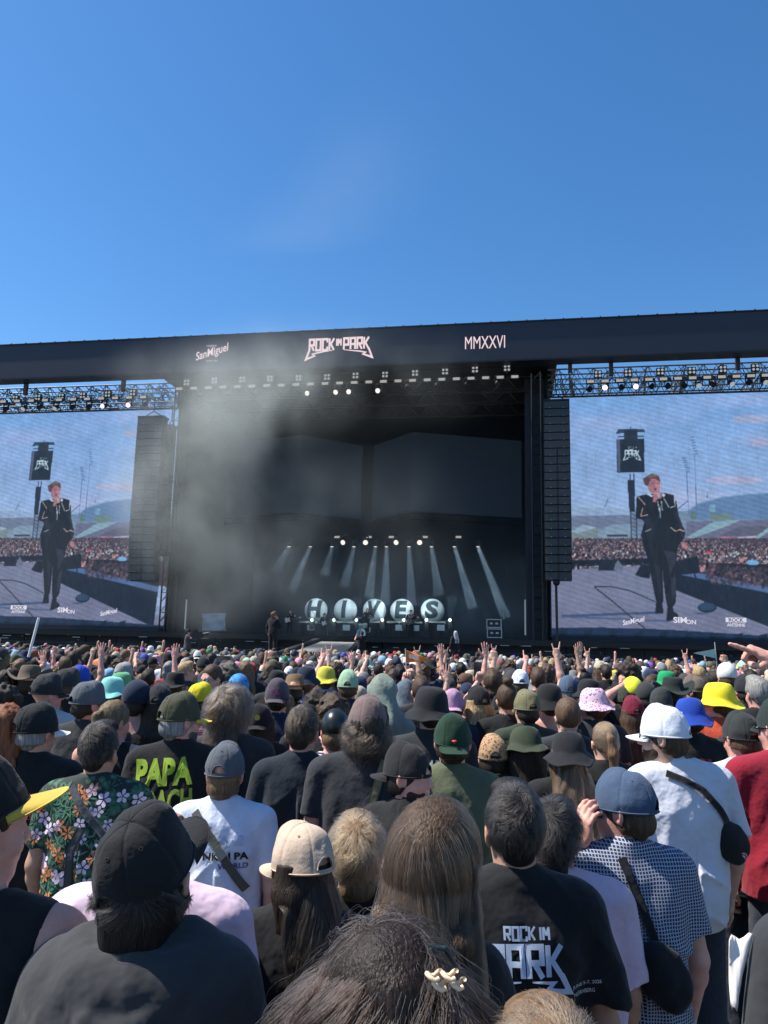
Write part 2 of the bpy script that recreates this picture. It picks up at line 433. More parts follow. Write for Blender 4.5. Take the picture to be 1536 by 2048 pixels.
# ------------------------------------------------------------------ LED screens, the live picture painted as coloured diodes
SCW, SB, ST = 13.48, 2.62, 16.05; SU = 9.27; NU, NW = 470, 460
gu = np.linspace(0, SCW, NU); gw = np.linspace(SB, ST, NW)
img = np.zeros((NU, NW, 3)); GU, GW = np.meshgrid(gu + SU, gw, indexing='ij')
def c3(r, g_, b): return np.array((r, g_, b), float) / 255
def poly(pts, c, a=1.0):
    q = [U(x, y, 1.0) for x, y in pts]; q = np.array(q, float)
    i0, i1 = np.searchsorted(gu + SU, [q[:, 0].min(), q[:, 0].max()]); j0, j1 = np.searchsorted(gw, [q[:, 1].min(), q[:, 1].max()])
    if i1 <= i0 or j1 <= j0: return
    x = GU[i0:i1, j0:j1]; y = GW[i0:i1, j0:j1]; ins = np.zeros(x.shape, bool); n = len(q)
    for k in range(n):
        xa, ya = q[k]; xb, yb = q[(k + 1) % n]
        if ya == yb: continue
        ins ^= ((ya > y) != (yb > y)) & (x < (xb - xa) * (y - ya) / (yb - ya) + xa)
    cc = c(x.shape) if callable(c) else c
    img[i0:i1, j0:j1][ins] = img[i0:i1, j0:j1][ins] * (1 - a) + (cc * a if not callable(c) else cc[ins] * a)
def line(pts, w_, c, a=1.0):
    for i in range(len(pts) - 1):
        (x0, y0), (x1, y1) = pts[i], pts[i + 1]; l = math.hypot(x1 - x0, y1 - y0) + 1e-6; nx, ny = -(y1 - y0) / l * w_ / 2, (x1 - x0) / l * w_ / 2
        poly([(x0 + nx, y0 + ny), (x1 + nx, y1 + ny), (x1 - nx, y1 - ny), (x0 - nx, y0 - ny)], c, a)
def blob(x, y, rx, ry, c, a=1.0, n=8):
    poly([(x + rx * math.cos(2 * math.pi * k / n), y + ry * math.sin(2 * math.pi * k / n)) for k in range(n)], c, a)
Z = lambda L: [(1100 + x / 3.523, 930 + y / 3.523) for x, y in L]
# sky of the live picture
tt = np.clip((ST - GW) / 8.0, 0, 1)[..., None]
img[:] = c3(122, 160, 224) * (1 - tt) + c3(170, 174, 216) * tt
nn = vnoise(np.stack([GU * .25, GW * .9, GU * 0], -1), 1.0, 3)[..., None]; img += np.clip(nn - .15, 0, 1) * np.array([.16, .05, .02])
for (x, y, l) in ((1505, 838, 40), (1520, 885, 22), (1470, 960, 60)):
    blob(x, y, l, 9, c3(208, 170, 200), .6, 14)
# hills and stadium
poly([(1095, 1018), (1640, 1026), (1640, 1085), (1095, 1085)], c3(112, 124, 150))
poly(Z([(140, 290), (560, 300), (560, 360), (140, 360)]), c3(150, 160, 196)); line(Z([(140, 290), (560, 302)]), 2, c3(170, 182, 215)); line(Z([(385, 300), (410, 235)]), 2, c3(96, 110, 150))
for a, b in ((388, 400), (455, 465)): line(Z([(a, 300), (a + 5, 415)]), 4, c3(150, 176, 220))
poly(Z([(140, 360), (660, 350), (660, 440), (140, 440)]), c3(104, 104, 132))
poly(Z([(150, 520), (170, 440), (250, 425), (340, 440), (330, 520)]), c3(118, 120, 120)); poly(Z([(150, 470), (230, 420), (330, 440), (200, 480)]), c3(150, 156, 180))
poly(Z([(340, 470), (430, 420), (570, 420), (600, 510), (330, 515)]), c3(128, 138, 160)); poly(Z([(402, 488), (548, 488), (548, 503), (402, 503)]), c3(30, 34, 48))
poly(Z([(985, 310), (1040, 270), (1200, 225), (1400, 200), (1800, 186), (1800, 378), (990, 385)]), c3(92, 116, 162)); line(Z([(985, 312), (1040, 272), (1200, 227), (1400, 202), (1800, 188)]), 2.5, c3(140, 158, 196))
poly(Z([(1125, 280), (1165, 280), (1165, 330), (1125, 330)]), c3(120, 160, 190)); blob(1100 + 1200 / 3.523, 930 + 365 / 3.523, 26, 7, c3(108, 122, 110)); blob(1100 + 1015 / 3.523, 930 + 355 / 3.523, 7, 9, c3(90, 108, 92))
poly(Z([(960, 400), (1800, 380), (1800, 540), (960, 540)]), c3(98, 88, 116)); poly(Z([(960, 510), (1150, 400), (1350, 385), (1250, 430), (1000, 520)]), c3(138, 158, 172)); poly(Z([(1190, 500), (1330, 435), (1540, 430), (1470, 500)]), c3(80, 70, 90)); poly(Z([(1440, 510), (1540, 440), (1540, 470), (1470, 520)]), c3(140, 160, 172))
line(Z([(1210, 508), (1300, 515)]), 3, c3(220, 90, 110)); line(Z([(1320, 515), (1450, 505)]), 4, c3(200, 160, 185))
img = img * .80 + c3(158, 170, 206) * .20     # distance haze in the live picture
# crowd of the live picture
rr = random.Random(11)
poly([(1095, 1077), (1640, 1077), (1640, 1190), (1095, 1130)], c3(70, 52, 66))
pal = [(168, 120, 126), (186, 146, 148), (52, 46, 60), (34, 34, 50), (136, 92, 104), (96, 74, 92), (200, 186, 194), (66, 54, 70), (172, 124, 130), (30, 32, 48), (84, 96, 126)]
for k in range(5900):
    t = rr.random() ** 1.3; y = 1076 + t * 62; x = rr.uniform(1098, 1612)
    if x > 1370: y += (x - 1370) * .09 * rr.random()
    s = .8 + t * 2.6; c = rr.choice(pal); j = rr.uniform(.8, 1.12); blob(x, y, s, s * rr.uniform(.8, 1.5), c3(*[min(255, v * j) for v in c]), 1, 5)
for (x, y, s, c) in ((1340, 1130, 7, (70, 120, 200)), (1418, 1105, 6, (220, 70, 80)), (1505, 1124, 12, (120, 160, 210)), (1292, 1112, 5, (60, 110, 190))): blob(x, y, s, s * .4, c3(*c))
# black front edge, stage floor, riser
line([(1095, 1128), (1345, 1122)], 12, c3(16, 22, 38))
for i in range(12): blob(1115 + i * 19, 1131 - i * .4, 1.3, 1.0, c3(110, 140, 190))
poly([(1095, 1142), (1290, 1131), (1345, 1135), (1345, 1180), (1640, 1262), (1640, 1290), (1095, 1290)], c3(128, 122, 152))
poly([(1095, 1200), (1640, 1236), (1640, 1290), (1095, 1290)], c3(120, 112, 142), .5)
poly(Z([(880, 735), (1020, 760), (1800, 922), (1800, 1240), (880, 880)]), c3(18, 28, 48)); poly(Z([(880, 735), (1000, 750), (1800, 908), (1800, 958), (880, 765)]), c3(86, 104, 152))
poly(Z([(1090, 690), (1800, 706), (1800, 912), (1120, 775)]), c3(24, 22, 34))
for (x, y, s) in ((1070, 720, 30), (1390, 790, 38), (1350, 660, 26)):
    X_, Y_ = 1100 + x / 3.523, 930 + y / 3.523; blob(X_, Y_, s / 4.4, s / 3.2, c3(196, 132, 140), 1, 10); blob(X_, Y_ - s / 4.2, s / 4.1, s / 7, c3(70, 56, 64), 1, 10); line([(X_ - s / 8, Y_ - 1), (X_ + s / 7, Y_ - 1)], 1.6, c3(30, 26, 40))
blob(1100 + 1430 / 3.523, 930 + 690 / 3.523, 13, 5, c3(120, 166, 214), 1, 10)
for k in range(500):
    x = rr.uniform(1410, 1560); y = rr.uniform(1128, 1165) + (x - 1410) * .08; blob(x, y, rr.uniform(1, 4), rr.uniform(2, 5), c3(*rr.choice(pal[2:6])), .55, 5)
poly(Z([(340, 745), (345, 690), (375, 665), (470, 665), (500, 690), (512, 730), (505, 742)]), c3(22, 28, 46)); poly(Z([(450, 740), (458, 700), (480, 668), (505, 700), (512, 740)]), c3(112, 112, 136))
poly(Z([(800, 700), (1040, 640), (1060, 760), (860, 780)]), c3(22, 26, 40)); poly(Z([(600, 775), (640, 705), (720, 705), (700, 800), (640, 790)]), c3(18, 22, 38))
line(Z([(80, 1065), (760, 1040)]), 5, c3(66, 78, 120)); line(Z([(80, 1068), (840, 1100)]), 4, c3(74, 84, 126), .8)
line(Z([(310, 858), (440, 960), (690, 1170)]), 1.9, c3(24, 28, 44)); line(Z([(310, 858), (420, 856), (560, 885), (745, 965)]), 1.9, c3(34, 38, 54))
# delay tower, floodlight masts
poly(Z([(545, 105), (595, 105), (600, 330), (560, 330)]), c3(28, 36, 58)); line(Z([(562, 60), (566, 105)]), 2, c3(40, 50, 80)); line(Z([(592, 60), (592, 105)]), 2, c3(40, 50, 80))
for a in (568, 608): line(Z([(a, 330), (a + 6, 530)]), 2.2, c3(46, 52, 76))
for k in range(7): line(Z([(568, 340 + k * 28), (612, 360 + k * 28)]), 1.2, c3(52, 58, 84))
poly([(1233, 879), (1288, 877), (1289, 944), (1234, 945)], c3(16, 30, 46)); poly([(1232, 879), (1240, 878), (1241, 946), (1236, 946)], c3(86, 84, 112))
poly([(1231, 868), (1237, 858), (1288, 858), (1290, 864)], c3(40, 60, 92)); line([(1232, 868), (1289, 865)], 1.5, c3(150, 180, 220)); poly([(1248, 860), (1275, 860), (1275, 878), (1248, 878)], c3(26, 34, 54)); line([(1236, 874), (1288, 872)], 2, c3(36, 46, 70)); line([(1261, 853), (1261, 860)], 1.5, c3(30, 40, 60))
q, E_ = logo_tee(); a_ = np.array([p for pl in q for p in pl]); lo_ = a_.min(0); hi_ = a_.max(0)
for pl in q: poly([(1245 + (p[0] - lo_[0]) / (hi_[0] - lo_[0]) * 38, 922 - (p[1] - lo_[1]) / (hi_[1] - lo_[1]) * 29) for p in pl], c3(205, 208, 222))
for (x, y0, y1, h, ww) in ((1370, 917, 944, 85, 13), (1386, 875, 908, 125, 12)):
    line([(x + 3, y1), (x + 8, y1 + h)], 1.8, c3(96, 116, 165))
    for k in range(7):
        t = k / 6; line([(x - 6 + t * 8, y0 + t * (y1 - y0)), (x + 2 + t * 8, y0 - 1 + t * (y1 - y0))], 2.6, c3(100, 120, 166))
line(Z([(1108, 195), (1108, 235)]), 1.3, c3(80, 96, 140)); line(Z([(900, 310), (975, 250)]), 1.6, c3(80, 90, 130))
# the singer of the live picture
skin = c3(176, 108, 122); dk = c3(19, 21, 33)
poly(Z([(690, 205), (800, 195), (870, 212), (890, 260), (905, 350), (935, 430), (955, 470), (945, 520), (925, 535), (890, 600), (780, 620), (690, 600), (640, 500), (665, 400), (650, 385), (605, 375), (610, 225), (640, 215)]), dk)
poly(Z([(640, 490), (925, 480), (895, 620), (890, 700), (870, 800), (890, 880), (885, 970), (865, 1000), (870, 1030), (900, 1050), (905, 1070), (850, 1098), (820, 1098), (828, 1000), (815, 940), (798, 800), (790, 700), (800, 930), (800, 950), (790, 980), (800, 1035), (795, 1048), (742, 1045), (748, 960), (735, 900), (715, 800), (695, 690)]), dk)
poly(Z([(800, 600), (890, 620), (880, 700), (840, 780), (835, 700)]), c3(46, 46, 62)); poly(Z([(850, 790), (880, 800), (888, 900), (860, 970)]), c3(50, 50, 64), .8); poly(Z([(735, 700), (780, 720), (785, 900), (770, 900)]), c3(34, 36, 50), .8)
poly(Z([(660, 385), (690, 350), (735, 420), (720, 520), (700, 590)]), c3(30, 32, 46)); poly(Z([(880, 300), (905, 350), (935, 430), (945, 520), (925, 500)]), c3(40, 40, 52), .7)
poly(Z([(685, 130), (700, 90), (740, 80), (775, 100), (778, 150), (768, 190), (740, 212), (705, 190), (690, 160)]), skin); poly(Z([(745, 110), (778, 120), (775, 185), (750, 200)]), c3(206, 134, 138), .8)
poly(Z([(655, 98), (690, 75), (720, 58), (765, 75), (778, 110), (775, 122), (740, 95), (712, 98), (700, 120), (690, 150), (668, 140), (660, 115)]), c3(92, 62, 62)); poly(Z([(690, 75), (735, 62), (760, 80), (700, 92)]), c3(140, 100, 92), .7)
line(Z([(712, 128), (735, 132)]), 1.4, c3(90, 50, 62)); line(Z([(750, 132), (768, 130)]), 1.4, c3(100, 56, 66)); blob(1100 + 742 / 3.523, 930 + 170 / 3.523, 2.6, 2, c3(90, 40, 56)); line(Z([(744, 135), (746, 158)]), 1.4, c3(220, 150, 150), .8)
poly(Z([(675, 205), (700, 200), (725, 215), (720, 228)]), c3(200, 205, 225)); poly(Z([(790, 195), (812, 205), (810, 222), (790, 225)]), c3(200, 205, 225))
poly(Z([(725, 195), (765, 180), (792, 205), (785, 235), (755, 240), (745, 265), (725, 260)]), c3(182, 112, 124)); line(Z([(735, 195), (780, 200)]), 1.2, c3(220, 160, 160))
line(Z([(758, 192), (770, 232)]), 3.2, c3(170, 170, 180)); line(Z([(790, 225), (830, 300), (880, 430), (960, 620), (1030, 800), (1075, 920), (1095, 975)]), 2.6, c3(14, 16, 28))
wt = c3(226, 216, 220); og = c3(232, 176, 160)
line(Z([(620, 222), (655, 262), (672, 282)]), 1.7, og); line(Z([(655, 300), (638, 362), (692, 350)]), 1.5, og); line(Z([(875, 222), (882, 290), (850, 300)]), 1.6, wt); line(Z([(800, 230), (838, 300)]), 1.4, wt)
line(Z([(758, 255), (772, 330)]), 1.5, wt); line(Z([(784, 250), (792, 320)]), 1.3, wt); line(Z([(776, 290), (778, 375)]), 2, c3(150, 160, 190)); line(Z([(670, 470), (715, 450)]), 1.5, c3(210, 205, 215)); line(Z([(850, 440), (885, 468), (915, 455), (950, 468)]), 1.7, og)
poly(Z([(920, 540), (950, 545), (975, 575), (960, 600), (930, 580)]), c3(190, 120, 128)); blob(1100 + 1107 / 3.523, 930 + 1005 / 3.523, 19, 10, c3(26, 38, 62), 1, 18); blob(1100 + 1107 / 3.523, 930 + 1000 / 3.523, 17, 7.5, c3(48, 66, 96), 1, 18); blob(1100 + 1065 / 3.523, 930 + 1047 / 3.523, 17, 2, c3(70, 78, 110), .7, 12)
# dark rail along the bottom of the live picture
poly([(1095, 1256), (1200, 1255), (1330, 1259), (1440, 1266), (1640, 1279), (1640, 1300), (1095, 1300)], c3(20, 38, 68))
for i in range(9): x = 1120 + i * 50; poly([(x, 1262 + i), (x + 16, 1259 + i), (x + 10, 1284 + i), (x - 6, 1284 + i)], c3(14, 26, 48))
for _k in range(1):                                  # the soft focus of the live camera
    img = (img + np.roll(img, 1, 0) + np.roll(img, -1, 0) + np.roll(img, 1, 1) + np.roll(img, -1, 1)) / 5
PN = np.stack([GU * 1.1, GW * 1.1, GU * 0], -1); img *= (1 + .05 * vnoise(PN, 1, 5) + .035 * vnoise(PN, 3.1, 6) + .04 * vnoise(PN, 8.3, 7))[..., None]
fd_ = vnoise(np.stack([GU * 7, GW * 2.2, GU * 0], -1), 1, 8) * .035 + vnoise(np.stack([GU * 15 + GW * 4, GW * 6, GU * 0], -1), 1, 9) * .02
img += np.where(img.mean(-1) < .22, np.clip(fd_ + .008, -.03, .08), 0)[..., None] * np.array([1, 1.02, 1.2])
# diode grain, panel seams, beat pattern of the camera left very faint
img *= (1 + .05 * (rng.random(img.shape[:2])[..., None] - .5))
sm = (np.abs((gu * 2) % 1 - .0) < .025)[:, None, None] | np.zeros((1, NW, 1), bool); img = np.where(sm, img * .93, img)
band = np.sin((GW * 1.0 + GU * .32) * 2 * math.pi / .27)[..., None]; img *= 1 + .085 * band * np.array([1.0, .35, -.1])
img[..., 0] *= .91; img[..., 1] *= 1.01
imgl = np.where(img <= .04045, img / 12.92, ((np.clip(img, 0, 1.2) + .055) / 1.055) ** 2.4)
V = np.stack([np.repeat(gu, NW), np.zeros(NU * NW), np.tile(gw, NU)], 1)
ii, jj = np.meshgrid(np.arange(NU - 1), np.arange(NW - 1), indexing='ij'); a0 = (ii * NW + jj).ravel()
scr = mk_mesh('picture', V, np.stack([a0, a0 + NW, a0 + NW + 1, a0 + 1], 1), False)
ca = scr.color_attributes.new('picture', 'FLOAT_COLOR', 'POINT')
ca.data.foreach_set('color', np.concatenate([imgl.reshape(-1, 3), np.ones((NU * NW, 1))], 1).astype(np.float32).ravel())
M_scr, t_, b_ = newmat('led_diodes'); vc = t_.nodes.new('ShaderNodeVertexColor'); vc.layer_name = 'picture'
b_.inputs['Base Color'].default_value = (.02, .02, .02, 1); b_.inputs['Roughness'].default_value = .5
t_.links.new(vc.outputs[0], b_.inputs['Emission Color']); b_.inputs['Emission Strength'].default_value = .57
def led(u, lab, sh):
    e = empty('video_screen', M=SM @ Matrix.Translation((u, 1.0, 0))); tag(e, lab, 'video screen', 'video screens beside the stage')
    link('picture', scr, M_scr, e)
    f = MB().bbox((-.06, .012, SB - .1), (SCW + .06, .35, ST + .12)); f.build('cabinet', M_box, e)
    return e
scR = led(SU, 'large video screen on the right showing the singer walking, its left edge behind speakers', 0)
scL = led(-13.29 - SCW, 'large video screen on the left showing the singer, cut by the hanging speaker column', 0)
def scrtext(parent, s, px, py, h_px, W, m, rot=0, bold=.02, xoff=0):
    o = puttext(s, px, py, h_px, W, .985, 'sponsor_lettering', m, None, bold, 0, rot)
    me = o.data; me.transform(Matrix.Translation((-SU + xoff, -1.0, 0))); o.parent = parent; return o
M_wt = emit('white_lettering', rgb(228, 226, 240), .55); M_dkl = emit('dark_lettering', rgb(90, 90, 120), .5)
def boxpx(parent, x0, y0, x1, y1, v, m, name='sponsor_plate', xoff=0):
    a = U(x0, y0, v); b = U(x1, y1, v)
    o = MB().bbox((a[0] - SU + xoff, v - 1.0 - .004, b[1]), (b[0] - SU + xoff, v - 1.0 + .004, a[1])).build(name, m, parent); return o
for par, order in ((scR, ((1267, 1243), (1369, 1241), (1472, 1245))), (scL, ((1488, 1249), (1375, 1243), (1250, 1241)))):
    (sx, sy), (mx, my), (rx, ry) = order
    scrtext(par, 'SanMiguel', sx, sy, 14, 43, M_wt, .22); scrtext(par, 'SIM', mx - 9, my - 1, 12, 27, M_wt, 0, .03); scrtext(par, 'ON', mx + 13, my + 3, 9, 20, M_wt, 0, .02)
    boxpx(par, rx - 21, ry - 10, rx + 21, ry - 0, .985, M_wt); scrtext(par, 'ROCK', rx, ry - 5, 7.5, 30, M_dkl, 0, .03).data.transform(Matrix.Translation((0, -.006, 0)))
    scrtext(par, 'ANTENNE', rx, ry + 5, 6.5, 36, M_wt, 0, .02)

# ------------------------------------------------------------------ side roof trusses
M_truss = mat('truss_metal', (.13, .14, .15), .5, metal=.5, var=.4, scale=3)
def side_truss(u0, u1, label):
    e = empty('roof_truss', M=SM); tag(e, label, 'truss')
    m1 = MB(); m2 = MB(); rd = random.Random(int(u0 * 7))
    for v_ in (0.4, 1.3):
        for w_, r_ in ((17.55, .05), (16.95, .04), (16.35, .05)): m1.tube([(u0, v_, w_), (u1, v_, w_)], r_, 5)
    n = int((u1 - u0) / .5)
    for i in range(n):
        a = u0 + i * .5
        for v_ in (0.4, 1.3): m2.tube([(a, v_, 16.95 if i % 2 else 16.35), (a + .5, v_, 16.35 if i % 2 else 16.95)], .022, 4)
        m2.tube([(a, .4, 16.35), (a, 1.3, 16.35)], .02, 4)
    k = u0
    while k < u1 - 1:                                # slender V hangers up to the roof beam
        for d_ in (-.60, -.25, .25, .60): m2.tube([(k + .6, .6, 17.65), (k + .6 + d_, .8, 16.95)], .026, 4).tube([(k + .6 + d_ * .5, 2.4, 17.7), (k + .6 - d_, 2.6, 16.6)], .024, 4)
        m2.tube([(k + .2, .5, 17.62), (k + 1.2, .9, 16.4)], .024, 4)
        k += .98
    k = u0 + .7
    while k < u1:                                    # deep trusses running back
        for (du, dw) in ((0, 0), (.5, 0), (0, .75), (.5, .75)): m1.tube([(k + du, .8, 16.75 + dw), (k + du + 1.0, 8, 17.1 + dw)], .035, 5)
        for j in range(9):
            s = j / 9; s2 = (j + 1) / 9; du = 1.0 * s; du2 = 1.0 * s2
            m2.tube([(k + du, .8 + 7.2 * s, 16.75 + .35 * s), (k + du2, .8 + 7.2 * s2, 17.5 + .35 * s2)], .022, 4)
            m2.tube([(k + .5 + du, .8 + 7.2 * s, 17.5 + .35 * s), (k + .5 + du2, .8 + 7.2 * s2, 16.75 + .35 * s2)], .022, 4)
            m2.tube([(k + du, .8 + 7.2 * s, 16.75 + .35 * s), (k + .5 + du, .8 + 7.2 * s, 17.5 + .35 * s)], .02, 4)
        k += 2.1
    m1.build('chord', M_truss, e); m2.build('brace', M_truss, e)
side_truss(-28.5, -13.2, 'dark lattice roof truss above the left video screen'); side_truss(9.2, 25, 'dark lattice roof truss above the right video screen')

# ------------------------------------------------------------------ lamps
def blinder(u, w_, v_, label, grp, proto=[]):
    if not proto:
        e = empty('blinder_lamp'); b = MB().bbox((-.21, 0, -.21), (.21, .16, .21)).bbox((-.03, .05, -.34), (.03, .1, -.21)); b.build('housing', M_box, e)
        for a in (-.1, .1):
            for c in (-.1, .1): l = MB().lathe([(0.001, 0), (.068, 0), (.075, .03)], 10, (0, 0, 0)); l.build('bulb', M_lampdim, e, Matrix.Translation((a, -.012, c)) @ Matrix.Rotation(R(-90), 4, 'X'))
        proto.append(e); c = e
    else: c = copy_tree(proto[0])
    c.matrix_world = SM @ Matrix.Translation((u, v_, w_)); tag(c, label, 'stage lamp', grp); return c
bl_c = [(373, 765), (429, 761), (484, 759), (540, 757), (597, 756), (654, 754), (711, 751), (770, 749), (830, 746), (890, 743), (950, 739), (1014, 736)]
for x, y in bl_c: u, w_ = U(x, y, -.3); blinder(u, w_, -.3, 'square four-bulb lamp in the row under the banner lettering', 'four-bulb lamps under the banner')
for x, y in [(30, 797), (75, 795), (122, 793), (165, 791), (215, 788), (265, 785)]: u, w_ = U(x, y, -.1); blinder(u, w_, -.1, 'square four-bulb lamp on the truss above the left screen', 'four-bulb lamps over the left screen')
for x, y in [(1196, 748), (1256, 746), (1321, 743), (1384, 741), (1446, 738), (1511, 735)]: u, w_ = U(x, y, -.1); blinder(u, w_, -.1, 'square four-bulb lamp on the truss above the right screen', 'four-bulb lamps over the right screen')
def bar(u, w_, v_, label, grp, proto=[]):
    if not proto:
        e = empty('strobe_lamp'); MB().bbox((-.24, 0, -.11), (.24, .16, .11)).build('housing', M_box, e); MB().bbox((-.19, -.012, -.075), (.19, -.001, .075)).build('glass', M_bar, e)
        proto.append(e); c = e
    else: c = copy_tree(proto[0])
    c.matrix_world = SM @ Matrix.Translation((u, v_, w_)); tag(c, label, 'stage lamp', grp)
for i in range(24): x = 358 + i * 29.2; u, w_ = U(x, 777.5 - (x - 358) * .036, -.4); bar(u, w_, -.4, 'small rectangular strobe lamp in the long row under the banner middle', 'strobe lamps under the banner')
for i in range(11): x = 6 + i * 28; u, w_ = U(x, 803 - i * .9, -.25); bar(u, w_, -.25, 'small rectangular strobe lamp on the truss over the left screen', 'strobe lamps over the left screen')
for i in range(13): x = 1181 + i * 29.2; u, w_ = U(x, 763 - i * 1.05, -.25); bar(u, w_, -.25, 'small rectangular strobe lamp on the truss over the right screen', 'strobe lamps over the right screen')
def moving(u, w_, v_, m, label, grp, tilt=0.5, yaw=0.0, s=1.0, proto=[]):
    if not proto:
        e = empty('moving_head_lamp'); MB().bbox((-.16, -.12, .30), (.16, .12, .42)).build('base', M_box, e); MB().bbox((-.19, -.05, -.08), (-.15, .05, .32)).bbox((.15, -.05, -.08), (.19, .05, .32)).build('yoke', M_box, e)
        h = MB().lathe([(.001, .22), (.1, .2), (.13, .05), (.145, -.14), (.14, -.16)], 14).build('lamp_head', M_box, e, smooth=True); MB().lathe([(.001, -.15), (.13, -.15), (.145, -.158)], 14).build('lens', M_lamp, h)
        proto.append(e); c = e
    else: c = copy_tree(proto[0])
    c.matrix_world = SM @ Matrix.Translation((u, v_, w_)) @ Matrix.Scale(s, 4)
    for ch in c.children:
        if ch.name.startswith('lamp_head'):
            ch.matrix_local = Matrix.Rotation(yaw, 4, 'Y') @ Matrix.Rotation(-tilt, 4, 'X')
            l = ch.children[0]; l.material_slots[0].link = 'OBJECT'; l.material_slots[0].material = m
    tag(c, label, 'stage lamp', grp); return c
for x, y, m, s in [(616, 786, M_lamp, 1), (673, 784, M_lamp, 1), (699, 783, M_lamp, 1), (757, 781, M_lamp, 1)]:
    u, w_ = U(x, y, -.1); moving(u, w_, -.1, m, 'brightly lit round spotlight hanging below the banner strobes', 'lit spotlights below the banner', 1.15, .3)
for x in (402, 456, 510, 565, 815, 874, 934, 995): u, w_ = U(x, 790 - (x - 402) * .04, .1); moving(u, w_, .1, M_steel, 'unlit round spotlight hanging below the banner strobes', 'dark spotlights below the banner', .6, random.uniform(-.5, .5))
for x, y, m, L_ in [(1180, 778, M_steel, 0), (1209, 775, M_pink, 1), (1243, 774, M_steel, 0), (1270, 773, M_pink, 1), (1304, 772, M_steel, 0), (1336, 771, M_steel, 0), (1368, 770, M_steel, 0), (1398, 769, M_lampdim, 0), (1425, 768, M_steel, 0), (1462, 766, M_lampdim, 0), (1498, 764, M_steel, 0), (1528, 763, M_lampdim, 0)]:
    u, w_ = U(x, y, -.1); moving(u, w_, -.1, m, 'pink glowing spotlight on the truss over the right screen' if L_ else 'unlit grey spotlight on the truss over the right screen', 'pink spotlights over the right screen' if L_ else 'dark spotlights over the right screen', 1.2 if L_ else .8, random.uniform(-.5, .5))
for x, y, m, L_ in [(12, 818, M_steel, 0), (48, 816, M_lampdim, 0), (80, 814, M_steel, 0), (112, 815, M_lampdim, 0), (145, 814, M_steel, 0), (178, 813, M_steel, 0), (208, 812, M_pink, 1), (258, 810, M_pink, 1), (290, 809, M_steel, 0)]:
    u, w_ = U(x, y, -.1); moving(u, w_, -.1, m, 'pink glowing spotlight on the truss over the left screen' if L_ else 'unlit grey spotlight on the truss over the left screen', 'pink spotlights over the left screen' if L_ else 'dark spotlights over the left screen', 1.2 if L_ else .8, random.uniform(-.5, .5))
# chain hoists
for i, (x, y) in enumerate([(52, 775), (247, 768), (1222, 735), (1475, 722), (1140, 728)]):
    u, w_ = U(x, y, .2); h = MB().bbox((-.11, -.1, -.5), (.11, .1, .35)).tube([(0, 0, .3), (0, 0, 1.0)], .02, 5).tube([(.05, 0, -.5), (.05, 0, -1.0)], .015, 5)
    o = h.build('chain_hoist', M_box, None, SM @ Matrix.Translation((u, .2, w_))); tag(o, ['chain hoist hanging far left under the banner', 'chain hoist hanging left of the left speaker column top', 'chain hoist hanging right of the right speaker column top', 'chain hoist hanging far right under the banner', 'chain hoist hanging directly over the right speaker column'][i], 'hoist', 'chain hoists in the roof')

# ------------------------------------------------------------------ hanging line arrays
def line_array(px0, px1, ytop, ybot, label, v0):
    ua, wt_ = U(px0, ytop, v0); ub, _ = U(px1, ytop, v0); _, wb = U((px0 + px1) / 2, ybot, v0); W = ub - ua
    e = empty('speaker_column', M=SM @ Matrix.Translation(((ua + ub) / 2, v0, 0))); tag(e, label, 'speakers', 'hanging speaker columns')
    N = 22; hgt = (wt_ - wb) / N
    fr = MB().bbox((-W / 2, .0, wt_), (W / 2, .8, wt_ + .1))
    for a in (-.4, .4): fr.tube([(a * W, .4, wt_ + .1), (0, .4, wt_ + .5)], .03, 5)
    fr.tube([(0, .4, wt_ + .5), (0, .4, wt_ + 1.4)], .03, 5).build('rigging_frame', M_steel, e)
    for i in range(N):
        z = wt_ - (i + .5) * hgt; bow = .35 * max(0, (i - 12) / 9) ** 2; tl = .06 * max(0, (i - 10) / 11)
        M = Matrix.Translation((0, bow, z)) @ Matrix.Rotation(-tl, 4, 'X')
        b = MB().bbox((-W / 2, .04, -hgt * .46), (W / 2, .6, hgt * .46)); o = b.build('speaker_box', M_box, e, M)
        g_ = MB()
        if i < 6: g_.bbox((-W * .47, 0, -hgt * .43), (W * .47, .05, hgt * .43))
        else: g_.bbox((-W * .47, 0, -hgt * .43), (-W * .03, .05, hgt * .43)).bbox((W * .03, 0, -hgt * .43), (W * .47, .05, hgt * .43))
        g_.build('grille', M_grille, o)
        d_ = MB()
        for a in (-.26, .26): d_.bbox((a * W - .025, -.012, -hgt * .40), (a * W + .025, 0, -hgt * .34))
        d_.build('badge', M_edge, o)
    return e
line_array(275, 327, 835, 1160, 'tall curved black speaker column hanging before the left screen in smoke', -.9)
line_array(1087, 1139, 802, 1159, 'tall black speaker column hanging at the right screen edge', -.9)
line_array(329, 345, 852, 1108, 'slim side speaker column tucked behind the left speaker column', .1)
